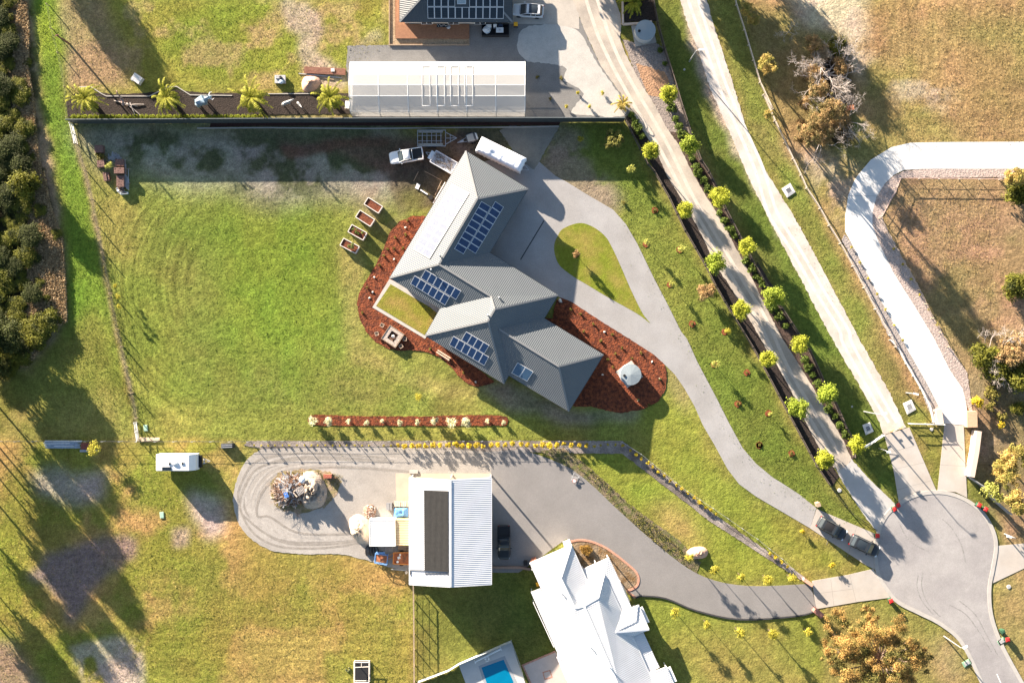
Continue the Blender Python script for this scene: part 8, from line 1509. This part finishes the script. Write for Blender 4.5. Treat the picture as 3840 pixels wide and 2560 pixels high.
# long spread branches next to giraffe, white blocks, pallets
t = small("log_pieces", "bleached crossed logs lying at the giraffe statue's feet", "logs", T(0, 0, 1140, 915), .2); mb = MB()
for a, b in (((-2.3, .45), (1.2, -.4)), ((-.3, -.1), (1.6, -1.7)), ((0.1, .2), (.9, -1.9)), ((-.2, -.2), (2.2, -.1))): mb.tube([(*a, .15), ((a[0] + b[0]) / 2, (a[1] + b[1]) / 2 + .05, .2), (*b, .12)], [.08, .07, .05], 6)
mb.build("logs", M_PALEWOOD, t); mb = MB(); mb.blob((-.3, -.1, .15), (.3, .25, .2), n=7, rough=.3); mb.build("stump", M_PALEWOOD, t)
t = small("block_stack", "stack of white blocks on the grass above the left palms", "blocks", T(0, 0, 1204, 692), .9, R(-35)); mb = MB()
for i in range(3):
    for j in range(4):
        for k in range(2): mb.box((-.5 + i * .48, -.42 + j * .28, .25 + k * .42), (.46, .26, .4))
mb.build("blocks", mat("white_block", (.72, .70, .68), .8, .06, 4), t); mb = MB(); mb.box((0, 0, .03), (1.5, 1.2, .06)); mb.build("pallet", M_TIMB, t); mb = MB(); mb.blob((-.55, -.62, .45), (.14, .12, .4), n=8, rough=.1); mb.build("post_ornament", M_WHITE, t)
t = small("block_stack", "pallet of grey blocks and bags left of the pink sand heap", "blocks", T(1, 0, 232, 698), .7); mb = MB()
for i in range(3):
    for j in range(2): mb.box((-.5 + i * .24, .2 + j * .25, .6), (.22, .23, .3))
mb.build("blocks", mat("grey_block", (.42, .42, .43), .8, .08, 4), t); mb = MB(); mb.box((0, .05, .25), (1.6, 1.2, .45)); mb.build("pallet", MATS["grey_block"], t); mb = MB(); mb.blob((.2, -.4, .6), (.4, .3, .22), n=8, rough=.2); mb.build("bags", mat("blue_white_bag", (.45, .55, .66), .6, .2, 6), t); mb = MB(); mb.lathe([(.2, .5), (.2, .85), (.16, .85)], 12, (.15, .25, 0)); mb.build("bucket", M_BLACK, t)
t = small("timber_planter", "long low red-brown timber slab above the right-hand palm", "timber", T(1, 0, 630, 622), .3, -.05); mb = MB()
for i in range(5): mb.box((0, -.45 + i * .2, .25), (6.2, .16, .1), .0)
mb.build("boards", mat("red_brown_timber", (.22, .10, .07), .8, .2, 4), t); mb = MB()
for x in (-2.8, -1, 1, 2.8): mb.box((x, 0, .1), (.1, 1.0, .2))
mb.build("bearer", M_DTIMB, t); mb = MB(); mb.box((1.2, .1, .36), (.5, .45, .12), .1); mb.build("white_pot", M_WHITE, t)
t = small("plank", "grey plank lying under the red-brown timber slab", "plank", T(1, 0, 590, 668), .1, -.1); mb = MB(); mb.box((0, 0, .06), (6.5, .12, .08)); mb.build("board", M_STEEL, t); mb = MB(); mb.box((.6, -.3, .05), (3.0, .1, .07), -.05); mb.build("offcut", M_TIMB, t)
t = small("wheelbarrow", "white tray wheelbarrow beside the tunnel's left end", "wheelbarrow", T(1, 0, 828, 925), .5, R(85)); mb = MB(); mb.box((0, 0, .45), (.9, .5, .25), taper=1.25); mb.build("tray", M_WHITE, t); mb = MB()
for s in (-1, 1): mb.tube([(.6, s * .1, .25), (-.8, s * .28, .5)], .03, 5)
mb.build("handle", M_TIMB, t); wheel(t, .65, 0, .2, .1)
t = small("scrap_corner", "white scrap and a worn tyre on the dark dirt left of the house", "scrap", V("350,530")[0], .2); mb = MB(); mb.box((-1.0, .4, .1), (.55, .8, .12), -.4); mb.bar((-.6, -.1, .12), (.5, -.8, .12), .2, .06); mb.build("white_sheets", MATS["white_sheet"], t); mb = MB()
mb.lathe([(.22, .05), (.38, .05), (.38, .28), (.22, .28)], 16, (.95, -1.25, 0)); mb.build("tyre", M_TYRE, t); mb = MB(); mb.bar((-.9, 2.6, .1), (-1.6, 1.2, .1), .08, .08); mb.bar((0, 2.7, .1), (2.6, 1.3, .1), .07, .08); mb.bar((2.6, 1.3, .1), (1.6, -.9, .1), .09, .08); mb.build("timber_frame", M_TIMB, t)
t = small("plank", "long white plank leaning along the house's upper left eave", "plank", V("478,560")[0], .3, R(60)); mb = MB(); mb.box((0, 0, .12), (3.6, .12, .06)); mb.build("board", M_WHITE, t); mb = MB(); mb.box((0.3, -.18, .06), (2.8, .1, .06)); mb.build("offcut", M_TIMB, t)
